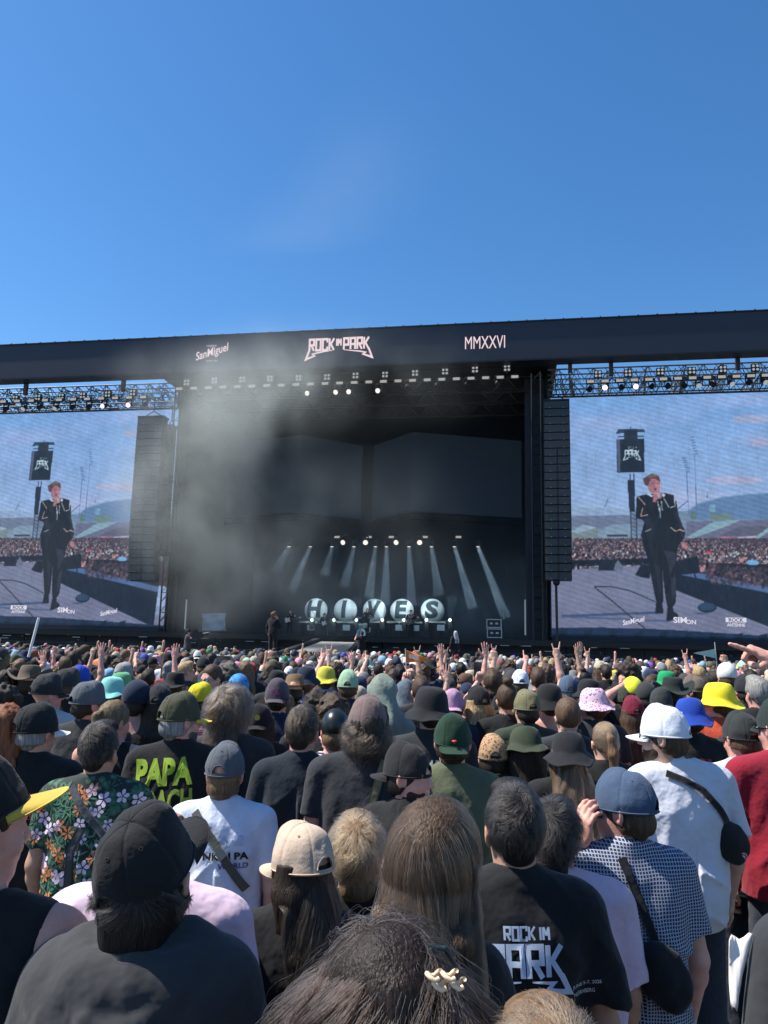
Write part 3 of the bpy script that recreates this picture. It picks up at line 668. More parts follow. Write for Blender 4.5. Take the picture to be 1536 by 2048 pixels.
# dark side columns / towers next to the arrays
for x0, x1, yt, lab in ((329, 346, 800, 'slim dark scaffold tower right of the left speaker column'), (1066, 1085, 770, 'slim dark scaffold tower left of the right speaker column')):
    a, _ = U(x0, 1100, .2); b, _ = U(x1, 1100, .2); t = MB()
    for u_ in (a, b):
        for v_ in (.2, .9): t.tube([(u_, v_, 2.2), (u_, v_, 17.3)], .05, 6)
    for k in range(26): z = 2.3 + k * .58; t.tube([(a, .2, z), (b, .2, z + (.58 if k % 2 else 0))], .025, 4).tube([(a, .9, z), (b, .9, z)], .025, 4).tube([(a, .2, z), (a, .9, z + .5)], .02, 4)
    tag(t.build('scaffold_tower', M_steel, None, SM), lab, 'scaffold')
a = U(1113, 1159, -.5); pz = MB().tube([(a[0], -.4, 2.3), (a[0] - .02, -.4, a[1] - .1)], .07, 8).sphere((a[0], -.4, a[1] - .15), .19, 8)
tag(pz.build('cable_pole', M_steel, None, SM), 'black pole with cables under the right speaker column', 'pole')

# ------------------------------------------------------------------ folded dim LED walls, lamp rows and beams
def folded(pts, wb, wt_, lab):
    m = MB()
    for (u0, v0), (u1, v1) in zip(pts[:-1], pts[1:]):
        m.add([(u0, v0, wb), (u1, v1, wb), (u1, v1, wt_), (u0, v0, wt_), (u0, v0 + .25, wb), (u1, v1 + .25, wb), (u1, v1 + .25, wt_), (u0, v0 + .25, wt_)], [(0, 1, 2, 3), (5, 4, 7, 6), (0, 4, 5, 1), (3, 2, 6, 7), (0, 3, 7, 4), (1, 5, 6, 2)])
    e = empty('stage_screen', M=SM); m.build('panel', M_wall, e); tag(e, lab, 'video screen', 'dark folded screens inside the stage')
    f = MB()
    for (u0, v0), (u1, v1) in zip(pts[:-1], pts[1:]):
        for dz in (-.12, -.55): f.tube([(u0, v0, wb + dz), (u1, v1, wb + dz)], .05, 5)
        n = 12
        for i in range(n): s = i / n; s2 = (i + 1) / n; f.tube([(u0 + (u1 - u0) * s, v0 + (v1 - v0) * s, wb - .12), (u0 + (u1 - u0) * s2, v0 + (v1 - v0) * s2, wb - .55)], .03, 4)
    f.build('frame', M_steel, e)
uA, _ = U(746, 950, 11.5); uB, _ = U(824, 950, 8.0); uC, _ = U(1043, 950, 11.0)
folded([(uA, 11.5), (uB, 8.0), (uC, 11.0)], 10.75, 16.2, 'dark folded screen inside the stage, right of the centre gap')
uA2, _ = U(722, 950, 11.5); uB2, _ = U(600, 950, 8.0); uC2, _ = U(400, 950, 11.0)
folded([(uC2, 11.0), (uB2, 8.0), (uA2, 11.5)], 10.75, 16.2, 'dark folded screen inside the stage, left of the centre gap behind smoke')
for i, (x, y) in enumerate([(688, 1084), (731, 1084), (794, 1084), (839, 1084)]):
    u, w_ = U(x, y, 9.5); moving(u, w_, 9.5, M_lamp, 'bright tilted spotlight high over the white letter balls', 'tilted spotlights over the band', 1.2, .6 if i % 2 == 0 else -.5, 1.2)
for (x, tx) in ((688, 632), (731, 700), (794, 800), (839, 865)):
    u, w_ = U(x, 1084, 9.5); tu, tw = U(tx, 1221, 12); sl2 = bpy.data.lights.new('spot_glow', 'SPOT'); sl2.energy = 450; sl2.color = (.80, .95, 1.0); sl2.spot_size = R(34); sl2.spot_blend = .6; sl2.shadow_soft_size = .12
    so2 = bpy.data.objects.new('spot_glow', sl2); col.objects.link(so2); a_ = SP(u, 7.6, w_ - .3); so2.location = a_; so2.rotation_euler = (a_ - SP(tu, 12, tw)).to_track_quat('Z', 'Y').to_euler()
M_beam, t_, b_ = newmat('beam_emission')  # beam cones emit by themselves, in place of lamplight scattered by haze
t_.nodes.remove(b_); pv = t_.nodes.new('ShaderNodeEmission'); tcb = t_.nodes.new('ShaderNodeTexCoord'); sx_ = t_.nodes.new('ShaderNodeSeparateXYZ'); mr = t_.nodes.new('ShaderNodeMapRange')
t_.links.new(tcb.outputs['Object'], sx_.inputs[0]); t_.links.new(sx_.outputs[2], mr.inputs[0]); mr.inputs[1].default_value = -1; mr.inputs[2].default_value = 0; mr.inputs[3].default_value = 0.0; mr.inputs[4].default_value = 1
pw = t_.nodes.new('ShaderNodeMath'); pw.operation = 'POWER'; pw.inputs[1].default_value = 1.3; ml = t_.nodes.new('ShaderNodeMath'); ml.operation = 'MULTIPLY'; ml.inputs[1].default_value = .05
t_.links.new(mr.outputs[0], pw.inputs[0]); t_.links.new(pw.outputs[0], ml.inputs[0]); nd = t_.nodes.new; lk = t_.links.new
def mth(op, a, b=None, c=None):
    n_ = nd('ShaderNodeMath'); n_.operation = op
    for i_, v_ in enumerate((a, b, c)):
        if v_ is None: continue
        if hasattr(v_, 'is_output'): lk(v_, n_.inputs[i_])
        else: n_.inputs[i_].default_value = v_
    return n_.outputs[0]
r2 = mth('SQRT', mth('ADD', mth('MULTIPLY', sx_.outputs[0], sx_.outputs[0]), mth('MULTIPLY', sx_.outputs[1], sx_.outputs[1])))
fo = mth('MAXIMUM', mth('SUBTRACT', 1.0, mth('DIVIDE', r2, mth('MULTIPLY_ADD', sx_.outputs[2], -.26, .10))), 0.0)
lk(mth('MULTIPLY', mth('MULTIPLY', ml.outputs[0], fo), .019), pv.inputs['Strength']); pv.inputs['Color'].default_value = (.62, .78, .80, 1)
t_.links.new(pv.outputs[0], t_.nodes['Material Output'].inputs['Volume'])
def beam(p0, p1, r0, r1, lab='pale self-glowing beam cone falling from a stage spotlight', s=1.0):
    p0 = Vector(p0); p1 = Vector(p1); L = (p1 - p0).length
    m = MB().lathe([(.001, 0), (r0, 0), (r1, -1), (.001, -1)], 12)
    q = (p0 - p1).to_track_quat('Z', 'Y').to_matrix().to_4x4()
    o = m.build('light_beam', M_beam, None, SM @ Matrix.Translation(p0) @ q @ Matrix.Diagonal((1, 1, L, 1)), smooth=True); tag(o, lab, 'light beam', 'self-glowing beam cones at the spotlights', 'stuff')
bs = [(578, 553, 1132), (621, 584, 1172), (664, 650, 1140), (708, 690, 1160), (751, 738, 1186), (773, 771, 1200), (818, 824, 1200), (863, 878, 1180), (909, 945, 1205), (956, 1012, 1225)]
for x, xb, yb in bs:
    u, w_ = U(x, 1091, 10); moving(u, w_ + .05, 10, M_lamp, 'small downlight at the top of a self-glowing beam cone above the band', 'downlights above the band', .1, 0, .9)
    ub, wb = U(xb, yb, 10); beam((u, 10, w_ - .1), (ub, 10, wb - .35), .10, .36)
for i, x in enumerate((674, 738, 783, 850, 917)): u, w_ = U(x, 1074, 11); bar(u, w_, 11, 'faint strobe lamp in the row above the band downlights', 'strobe lamps above the band')
# letter balls
BC = [(632, 1220, 'H'), (691, 1220.5, 'I'), (749, 1221, 'V'), (804, 1221.5, 'E'), (865, 1221.5, 'S')]
for x, y, ch in BC:
    u, w_ = U(x, y, 12); rB = .84
    e = empty('letter_ball', M=SM @ Matrix.Translation((u, 12, w_))); tag(e, f'big white stage ball bearing the black letter {ch}', 'letter ball', 'white balls spelling the band name')
    MB().sphere((0, 0, 0), (rB, rB * .8, rB), 24).build('ball', M_ball, e, smooth=True)
    V, Fc = text_mesh(ch, 1.0, .05); a = V[:, :2]; lo = a.min(0); hi = a.max(0); c = (lo + hi) / 2
    bm = bmesh.new(); vs = [bm.verts.new((v[0], v[1], 0)) for v in V]
    for f in Fc:
        try: bm.faces.new([vs[i] for i in f])
        except ValueError: pass
    bmesh.ops.subdivide_edges(bm, edges=bm.edges[:], cuts=6); bmesh.ops.triangulate(bm, faces=bm.faces[:])
    sx = {'I': .30, 'H': .98, 'V': 1.0, 'E': .8, 'S': .92}[ch] / (hi[0] - lo[0]); sz = 1.24 / (hi[1] - lo[1])
    for v in bm.verts:
        X = (v.co.x - c[0]) * sx; Zz = (v.co.y - c[1]) * sz + .06; X += Zz * .08
        v.co = (X, -math.sqrt(max(.01, 1 - (X * X + Zz * Zz) / rB ** 2)) * rB * .8 - .035, Zz)
    me = bpy.data.meshes.new('letter'); bm.to_mesh(me); bm.free(); link('letter', me, M_ink, e)
# risers and desks with white tops
def riser(x0, x1, v_, lab):
    a, w_ = U(x0, 1246, v_); b, _ = U(x1, 1246, v_); e = empty('riser', M=SM); MB().bbox((a, v_ - .5, w_), (b, v_ + .9, w_ + .12)).build('top', M_riser, e)
    l = MB()
    for q in np.linspace(a + .1, b - .1, 4): l.bbox((q - .04, v_ - .45, 2.22), (q + .04, v_ - .37, w_ - .003))
    l.bbox((a + .05, v_ - .2, 2.22), (b - .05, v_ - .15, w_ - .003)); l.build('leg_frame', M_steel, e)
    for q in np.arange(a + .6, b - .5, 1.1): MB().bbox((q, v_ - .52, w_ - .5), (q + .5, v_ - .46, w_ - .12)).build('monitor', M_edge, e)
    tag(e, lab, 'riser', 'white topped risers under the letter balls')
riser(602, 636, 9.8, 'white topped riser left of the left guitarist'); riser(672, 714, 9.8, 'white topped riser left of the drum kit'); riser(742, 762, 9.8, 'short white topped riser right of the drum kit'); riser(776, 846, 9.8, 'long white topped riser behind the right guitarist'); riser(858, 892, 9.8, 'white topped riser under the letter S ball')
# floor uplights
for i, x in enumerate((624, 668, 713, 765, 808, 853, 900)):
    u, w_ = U(x, 1240, 9.2); e = empty('floor_light', M=SM @ Matrix.Translation((u, 9.2, w_))); tag(e, 'small bright greenish floor light among the white balls', 'stage lamp', 'floor lights among the balls')
    MB().bbox((-.13, -.1, -.62 - .0), (.13, .1, -.1)).build('housing', M_box, e); MB().sphere((0, -.05, 0), .1, 8).build('bulb', emit('green_white_glow' if i == 0 else 'green_glow', (.75, 1, .9), 2.2), e, smooth=True)
    pl = bpy.data.lights.new('floor_glow', 'POINT'); pl.energy = 9; pl.color = (.82, 1, .92); pl.shadow_soft_size = .1; po = bpy.data.objects.new('floor_glow', pl); col.objects.link(po); po.location = SP(u, 8.9, w_ + .05)
    beam((u, 9.2, w_ + .05), (u + (-.45 if i % 2 else .1) * (1 if i != 2 else 0), 9.4, w_ + 1.5), .1, .36, 'short greenish self-glowing beam cone rising from a floor light')
for x0, x1, y in ((1051, 1052, 0), (1075, 1077, 0), (342, 344, 0), (361, 366, 0)):
    a, z0 = U(x0, 1270 if x0 > 900 else 1258, 1.0); b, z1 = U(x0, 1198, 1.0); o = MB().tube([(a, 1.6, max(2.3, z0)), (a, 1.6, z1)], .05, 8).bbox((a - .12, 1.5, 2.225), (a + .12, 1.75, 2.29)).build('light_tube', M_tube, None, SM)
    tag(o, ('inner' if x0 in (1051, 361) else 'outer') + ' upright pale light tube at the ' + ('right' if x0 > 900 else 'left') + ' stage edge', 'light tube', 'upright light tubes')
# flight cases, sheet
for (x0, y0, x1, y1, lab) in ((973, 1238, 1003, 1256, 'upper black flight case with pale edges on the right of the stage'), (974, 1257, 1004, 1276, 'lower black flight case carrying another on the stage')):
    a, w1 = U(x0, y0, 3); b, w0 = U(x1, y1, 3); w0 = max(w0, 2.24)
    e = empty('flight_case', M=SM); MB().bbox((a, 3, w0), (b, 3.8, w1)).build('body', M_box, e); f = MB(); t = .045
    for z in (w0, w1 - t): f.bbox((a - .01, 2.975, z), (b + .01, 3.0, z + t))
    for q in (a, b - t): f.bbox((q, 2.97, w0), (q + t, 2.999, w1))
    f.bbox((a + .2, 2.97, w1 - .3), (a + .35, 2.999, w1 - .2)).bbox((b - .35, 2.97, w1 - .3), (b - .2, 2.999, w1 - .2)); f.build('edging', M_edge, e); tag(e, lab, 'flight case', 'flight cases')
a0_ = U(405, 1225, 2.5); a1_ = U(448, 1262, 2.5); m = MB(); G = 14
Vs = []; Fs = []
for i in range(G):
    for j in range(G):
        s, t = i / (G - 1), j / (G - 1); Vs.append((a0_[0] + (a1_[0] - a0_[0]) * s + .12 * (1 - t) * s, 2.5 + .09 * math.sin(s * 9 + t * 5) + .06 * math.sin(t * 13 - s * 4), max(2.24, a1_[1]) + (a0_[1] - max(2.24, a1_[1])) * t * (1 - .06 * (1 - s))))
Fs = [(i * G + j, (i + 1) * G + j, (i + 1) * G + j + 1, i * G + j + 1) for i in range(G - 1) for j in range(G - 1)]
o = m.add(Vs, Fs).build('sheet', M_sheet, None, SM, smooth=True); o.modifiers.new('thick', 'SOLIDIFY').thickness = .02; tag(o, 'hanging blue grey crumpled sheet at the left of the stage', 'sheet')

# ------------------------------------------------------------------ catwalk and its cross end
cw = empty('catwalk', M=SM); tag(cw, 'pale grey board catwalk with black kerbs running from the stage into the crowd', 'catwalk')
def gz(x, y, z):                      # pixel on the plane of height z
    r = ray(x, y); t = (z - CAM_H) / r.z; return Vector((0, 0, CAM_H)) + r * t
CZ = 1.30
Si = SM.inverted()
nl, nr = Si @ gz(560, 1312, CZ), Si @ gz(690, 1312, CZ)
fl = U(640, 1268, -.6)[0]; fr = U(715, 1279, -.6)[0]
wm = MB(); wm.add([(nl.x, nl.y, CZ), (nr.x, nr.y, CZ), (fr, -.6, 2.0), (fl, -.6, 2.0), (nl.x, nl.y, CZ - .2), (nr.x, nr.y, CZ - .2), (fr, -.6, 1.8), (fl, -.6, 1.8)], [(0, 1, 2, 3), (7, 6, 5, 4), (0, 4, 5, 1), (1, 5, 6, 2), (2, 6, 7, 3), (3, 7, 4, 0)])
wm.build('walkway', M_walk, cw)
kb = MB()
for (p0, p1, s_) in (((nl.x, nl.y, CZ), (fl, -.6, 2.0), -1), ((nr.x, nr.y, CZ), (fr, -.6, 2.0), 1)):
    x0, y0, z0 = p0; x1, y1, z1 = p1
    kb.add([(x0, y0, -.3), (x1, y1, -.3), (x1, y1, z1 + .16), (x0, y0, z0 + .16), (x0 + .3 * s_, y0, -.3), (x1 + .3 * s_, y1, -.3), (x1 + .3 * s_, y1, z1 + .16), (x0 + .3 * s_, y0, z0 + .16)], [(0, 1, 2, 3), (7, 6, 5, 4), (3, 2, 6, 7), (0, 3, 7, 4), (1, 5, 6, 2)])
kb.build('kerb', M_box, cw)
Lc = Si @ gz(195, 1322, CZ); Rc = Si @ gz(690, 1313, CZ)
yc = (nl.y) - .05
cr = MB().bbox((-14.5, yc - 2.2, CZ - .12), (nr.x + .3, yc, CZ)); cr.build('cross_deck', M_walk, cw)
cr2 = MB().bbox((-14.5, yc - .0, CZ + .0), (nl.x - .35, yc + .25, CZ + .26)).bbox((-14.5, yc - 2.35, -.25), (nr.x + .3, yc - 2.22, CZ + .03)).bbox((-14.5, yc - 2.0, -.25), (-14.3, yc, CZ - .13))
cr2.build('rim', M_box, cw)
rb = MB()
for i in range(150): u = -14.4 + i * .105; rb.bbox((u, yc - .035, CZ + .02), (u + .05, yc - .001, CZ + .24))
rb.build('rim_ribs', M_steel, cw)
# ------------------------------------------------------------------ materials coloured per object
def objmat(name, rough, spec=.4, var=.12, scale=6, bump=.0, bscale=200, sss=0.0, sheen=0.0, stretch=None, tint=None, bdist=.004):
    m, t, b = newmat(name); N = t.nodes.new; L = t.links.new
    oi = N('ShaderNodeObjectInfo'); tc = N('ShaderNodeTexCoord'); nz = N('ShaderNodeTexNoise'); nz.inputs['Scale'].default_value = scale; nz.inputs['Detail'].default_value = 4
    mp = N('ShaderNodeMapping'); L(tc.outputs['Object'], mp.inputs[0])
    if stretch: mp.inputs['Scale'].default_value = stretch
    L(mp.outputs[0], nz.inputs['Vector'])
    mr = N('ShaderNodeMapRange'); mr.inputs[1].default_value = .3; mr.inputs[2].default_value = .7; mr.inputs[3].default_value = 1 - var; mr.inputs[4].default_value = 1 + var; L(nz.outputs[0], mr.inputs[0])
    mx = N('ShaderNodeVectorMath'); mx.operation = 'SCALE'; L(oi.outputs['Color'], mx.inputs[0]); L(mr.outputs[0], mx.inputs[3])
    L(mx.outputs[0], b.inputs['Base Color']); b.inputs['Roughness'].default_value = rough; b.inputs['Specular IOR Level'].default_value = spec
    if bump:
        n2 = N('ShaderNodeTexNoise'); n2.inputs['Scale'].default_value = bscale; n2.inputs['Detail'].default_value = 2; L(mp.outputs[0], n2.inputs['Vector'])
        bp = N('ShaderNodeBump'); bp.inputs['Strength'].default_value = bump; bp.inputs['Distance'].default_value = bdist; L(n2.outputs[0], bp.inputs['Height']); L(bp.outputs[0], b.inputs['Normal'])
    if sss: b.inputs['Subsurface Weight'].default_value = sss; b.inputs['Subsurface Radius'].default_value = (1, .35, .2); b.inputs['Subsurface Scale'].default_value = .012
    if sheen: b.inputs['Sheen Weight'].default_value = sheen; b.inputs['Sheen Roughness'].default_value = .5
    return m, mx
M_skin, _ = objmat('skin', .5, .4, .10, 22, .25, 160, sss=.35)
M_cloth, _ = objmat('cloth', .9, .15, .10, 5, .55, 16, sheen=.12, bdist=.022)
M_cap, _ = objmat('cap_cloth', .85, .15, .14, 9, .35, 120, sheen=.1)
M_hair, _ = objmat('hair', .55, .25, .45, 30, 1.0, 70, stretch=(3, 3, .30))
M_plain, _ = objmat('plain_print', .7, .3, .05, 10)
M_plastic, _ = objmat('plastic', .3, .5, .05, 10)
def strand_mat():
    m = bpy.data.materials.new('hair_strand'); m.use_nodes = True; t = m.node_tree; t.nodes.clear(); N = t.nodes.new
    o = N('ShaderNodeOutputMaterial'); h = N('ShaderNodeBsdfHairPrincipled'); h.parametrization = 'COLOR'
    oi = N('ShaderNodeObjectInfo'); t.links.new(oi.outputs['Color'], h.inputs['Color']); h.inputs['Roughness'].default_value = .42; h.inputs['Radial Roughness'].default_value = .45
    h.inputs['Random Roughness'].default_value = .3
    t.links.new(h.outputs[0], o.inputs[0]); return m
M_strand = strand_mat()

# ------------------------------------------------------------------ head frame: origin at the neck pivot, face towards +Y, skull top at z = .253
SKC = np.array([0, -.012, .155]); SKR = np.array([.074, .095, .098])
def Rm(yaw, pitch=0.0, roll=0.0): return Matrix.Rotation(yaw, 4, 'Z') @ Matrix.Rotation(pitch, 4, 'X') @ Matrix.Rotation(roll, 4, 'Y')
def head_prims(S, H, face=True):
    R3 = H.to_3x3(); T = lambda x, y, z: tuple(H @ Vector((x, y, z)))
    S.cap(T(0, -.016, -.06), T(0, -.004, .10), .060, .056, .02)
    S.ell(T(*SKC), SKR, .02, '+', R3)
    S.ell(T(0, .026, .085), (.060, .064, .078), .03, '+', R3)
    S.ell(T(0, .058, .030), (.030, .026, .022), .03, '+', R3)
    for s in (-1, 1):
        S.ell(T(s * .079, -.006, .112), (.010, .019, .032), .006, '+', R3 @ Euler((0, s * .15, s * .35)).to_matrix())
        S.ell(T(s * .083, .0, .114), (.006, .009, .018), .004, '-', R3)
    if face:
        S.cap(T(-.034, .078, .138), T(.034, .078, .138), .012, .012, .02)
        for s in (-1, 1):
            S.ell(T(s * .031, .094, .119), (.017, .012, .011), .012, '-', R3); S.ell(T(s * .031, .078, .118), (.013, .013, .011), .004, '+', R3)
            S.ell(T(s * .038, .062, .085), (.018, .02, .018), .025, '+', R3)
        S.cap(T(0, .088, .128), T(0, .108, .092), .008, .012, .012); S.ell(T(-.012, .097, .088), (.009, .01, .008), .006, '+', R3); S.ell(T(.012, .097, .088), (.009, .01, .008), .006, '+', R3)
        S.ell(T(0, .088, .064), (.023, .010, .006), .006, '+', R3); S.ell(T(0, .087, .053), (.020, .011, .007), .006, '+', R3)
PIV = (0, -.008, 1.49)
POSE = {  # for the right arm (x > 0): elbow, wrist, finger direction, palm normal, hand pose
    'down': ((.245, -.02, 1.12), (.25, .07, .90), (.0, .25, -1), (-1, 0, 0), 'relaxed'),
    'fold': ((.27, .0, 1.14), (.10, .24, 1.16), (-1, .15, .15), (0, -1, .2), 'relaxed'),
    'clasp': ((.25, .03, 1.13), (.06, .27, 1.02), (-1, .3, .0), (0, -.3, 1), 'relaxed'),
    'up': ((.30, .10, 1.62), (.26, .14, 1.88), (.0, .05, 1), (0, 1, 0), 'open'),
    'high': ((.24, .08, 1.70), (.22, .12, 1.97), (.05, .05, 1), (0, 1, 0), 'open'),
    'horns': ((.28, .12, 1.60), (.24, .18, 1.86), (.0, .15, 1), (0, 1, 0), 'horns'),
    'point': ((.27, .16, 1.58), (.20, .32, 1.78), (-.1, .5, 1), (0, 1, -.3), 'point'),
    'fist': ((.28, .10, 1.58), (.25, .14, 1.84), (.0, .1, 1), (0, 1, 0), 'fist'),
    'phone': ((.26, .16, 1.40), (.10, .34, 1.62), (-.2, .1, 1), (-.3, -1, 0), 'grip'),
    'hat': ((.34, .06, 1.60), (.16, .09, 1.72), (-.8, .2, .3), (-.2, .3, -1), 'relaxed'),
    'ear': ((.34, .06, 1.29), (.165, -.02, 1.495), (-.15, -.10, 1), (-.8, .6, 0), 'relaxed'),
    'mic': ((.26, .06, 1.17), (.06, .20, 1.47), (-.45, .1, .8), (-.6, -.6, .2), 'grip'),
    'strum': ((.27, -.06, 1.16), (.08, .20, 1.07), (-.9, .2, -.3), (0, -1, .1), 'relaxed'),
    'fret': ((.30, .06, 1.16), (.40, .30, 1.26), (.1, -.1, 1), (-.2, -1, 0), 'grip'),
    'drum': ((.30, .10, 1.15), (.20, .36, 1.22), (-.2, 1, .1), (0, 0, -1), 'grip'),
    'camera': ((.28, .16, 1.32), (.16, .34, 1.50), (-.3, .3, .8), (-.8, -.2, 0), 'grip')}
_hc = {}
def hand(pose, h=.0042):
    k = (pose, h)
    if k in _hc: return _hc[k]
    S = SDF((-.075, -.06, -.03), (.09, .09, .21), h)
    S.cap((0, 0, -.02), (0, 0, .01), .026, .024, .01)
    S.ell((.0, 0, .05), (.040, .0155, .052), .02); S.ell((.022, .008, .035), (.018, .014, .03), .012); S.ell((-.022, .006, .04), (.014, .012, .03), .012)
    L = (.040, .026, .022); curl = {'relaxed': [.45, .5, .55, .6], 'open': [.06, .03, .06, .1], 'horns': [.02, 1.6, 1.65, .05], 'point': [.04, 1.6, 1.65, 1.65], 'fist': [1.5, 1.55, 1.6, 1.6], 'grip': [1.15, 1.2, 1.2, 1.25]}[pose]
    sc_ = [.95, 1.05, .98, .78]; x0 = [.029, .010, -.010, -.028]; sp = {'open': .16, 'horns': .14}.get(pose, .05)
    for i in range(4):
        p = np.array([x0[i], 0, .092 - .004 * abs(i - 1.2)]); a = 0.0; ax = sp * (1.3 - i) * (1 if curl[i] < 1 else .2); r = [.0098, .0088, .0082, .0070]
        r = [q * (1 if i < 3 else .87) for q in r]
        for j in range(3):
            a += curl[i] * (.55 if j == 0 else 1.0) if j else curl[i] * .9
            a = min(a, 3.0); d = np.array([math.sin(ax) * math.cos(a), math.sin(a), math.cos(a) * math.cos(ax)])
            q = p + d * L[j] * sc_[i]; S.cap(p, q, r[j], r[j + 1], .004 if j else .01); p = q
    th = {'open': [(.03, .004, .02), (.055, .008, .045), (.074, .006, .075), (.082, .004, .10)], 'relaxed': [(.028, .006, .02), (.046, .022, .045), (.050, .034, .072), (.046, .040, .095)]}.get(pose, [(.028, .006, .02), (.044, .028, .042), (.030, .044, .066), (.008, .046, .082)])
    S.chain(th, [.014, .0125, .0105, .0085], .008)
    _hc[k] = S.mesh(); return _hc[k]
def frame(org, zdir, ydir):
    z = Vector(zdir).normalized(); y = Vector(ydir); y = (y - z * y.dot(z)).normalized(); x = y.cross(z)
    return np.array([[x.x, y.x, z.x, org[0]], [x.y, y.y, z.y, org[1]], [x.z, y.z, z.z, org[2]], [0, 0, 0, 1]])
def arm_pts(side, pose, bw=1.0, sx=.185):
    e, w_, d, n, hp = POSE[pose] if isinstance(pose, str) else pose
    m = lambda p: (p[0] * side, p[1], p[2])
    sh = (side * sx * bw, -.012, 1.405)
    return sh, m(e), m(w_), m(d), m(n), hp
def torso(S, fem, bw, fat, inf=0.0, drape=False, k=.05):
    b = bw
    S.cap((-.150 * b, -.012, 1.405), (.150 * b, -.012, 1.405), .055 + inf, .055 + inf, k)
    for s in (-1, 1):
        S.cap((s * .03, -.022, 1.475), (s * .145 * b, -.018, 1.425), .042 + inf * .8, .044 + inf, .04)
        S.ell((s * .085 * b, .035 + (.02 if fem else 0), 1.27), (.085, .07 + (.02 if fem else 0) + inf, .085), .05)
        S.ell((s * .08 * b, -.055, 1.30), (.085 + inf, .06 + inf, .12 + inf), .05)
    S.ell((0, -.005, 1.27), (.165 * b + inf, .105 + inf, .21), k)
    if drape:
        S.ell((0, .0, 1.10), (.168 * b + inf + fat * .03, .118 + inf + fat * .05, .30), k); S.ell((0, .0, .93), (.172 * b + inf + fat * .02, .125 + inf + fat * .05, .22), k)
    else:
        S.ell((0, .01, 1.08), (.142 * b + fat * .04, .105 + fat * .06, .18), k); S.ell((0, .0, .94), (.160, .115, .13), k)
_bc = {}
def body_vf(fem, bw, fat, H, aL, aR, h, face, legs=True, sx=.185):
    key = (fem, bw, fat, tuple(round(x, 3) for r in H for x in r), str(aL), str(aR), h, face, legs, sx)
    if key in _bc: return _bc[key]
    zmax = 1.80; pts = []
    arms = []
    for s, a in ((-1, aL), (1, aR)):
        q = arm_pts(s, a, bw, sx); arms.append(q); pts += [q[1], q[2]]
    lo = [min(-.34, min(p[0] for p in pts) - .06), -.24, .0 if legs else .80]; hi = [max(.34, max(p[0] for p in pts) + .06), max(.24, max(p[1] for p in pts) + .06), max(zmax, max(p[2] for p in pts) + .05)]
    S = SDF(lo, hi, h)
    torso(S, fem, bw, fat)
    ar = .88 if fem else 1.0
    for q in arms:
        sh, e, w_ = q[:3]
        S.ell(sh, (.058 * ar, .056 * ar, .056 * ar), .04)
        S.cap(sh, e, .051 * ar, .040 * ar, .03)
        mid = tuple(e[i] * .72 + w_[i] * .28 for i in range(3)); S.cap(e, mid, .039 * ar, .041 * ar, .02); S.cap(mid, w_, .041 * ar, .0265 * ar, .02)
    head_prims(S, H, face)
    if legs:
        for s in (-1, 1): S.cap((s * .088, 0, .90), (s * .10, .01, .50), .082, .055, .03); S.cap((s * .10, .01, .50), (s * .105, -.02, .08), .055, .036, .02); S.cap((s * .105, -.03, .04), (s * .12, .13, .035), .038, .034, .02)
    parts = [S.mesh()]
    for s, q in zip((-1, 1), arms):
        V, Fq = hand(q[5], .0042 if h < .010 else .0075)
        F = frame(q[2], q[3], q[4]); V2 = V.copy()
        thumb_in = s if (q[4][1] >= -.2) else -s
        # palm faces the normal; the thumb side follows the side of the body
        if s * (1) < 0: V2[:, 0] *= -1
        x = np.array(F[:3, 0]);
        Vt = (V2 * (.90 if fem else 1.0)) @ F[:3, :3].T + F[:3, 3]
        parts.append((Vt.astype(np.float32), Fq if s > 0 else Fq[:, ::-1]))
    _bc[key] = join_vf(parts); return _bc[key]
_sc = {}
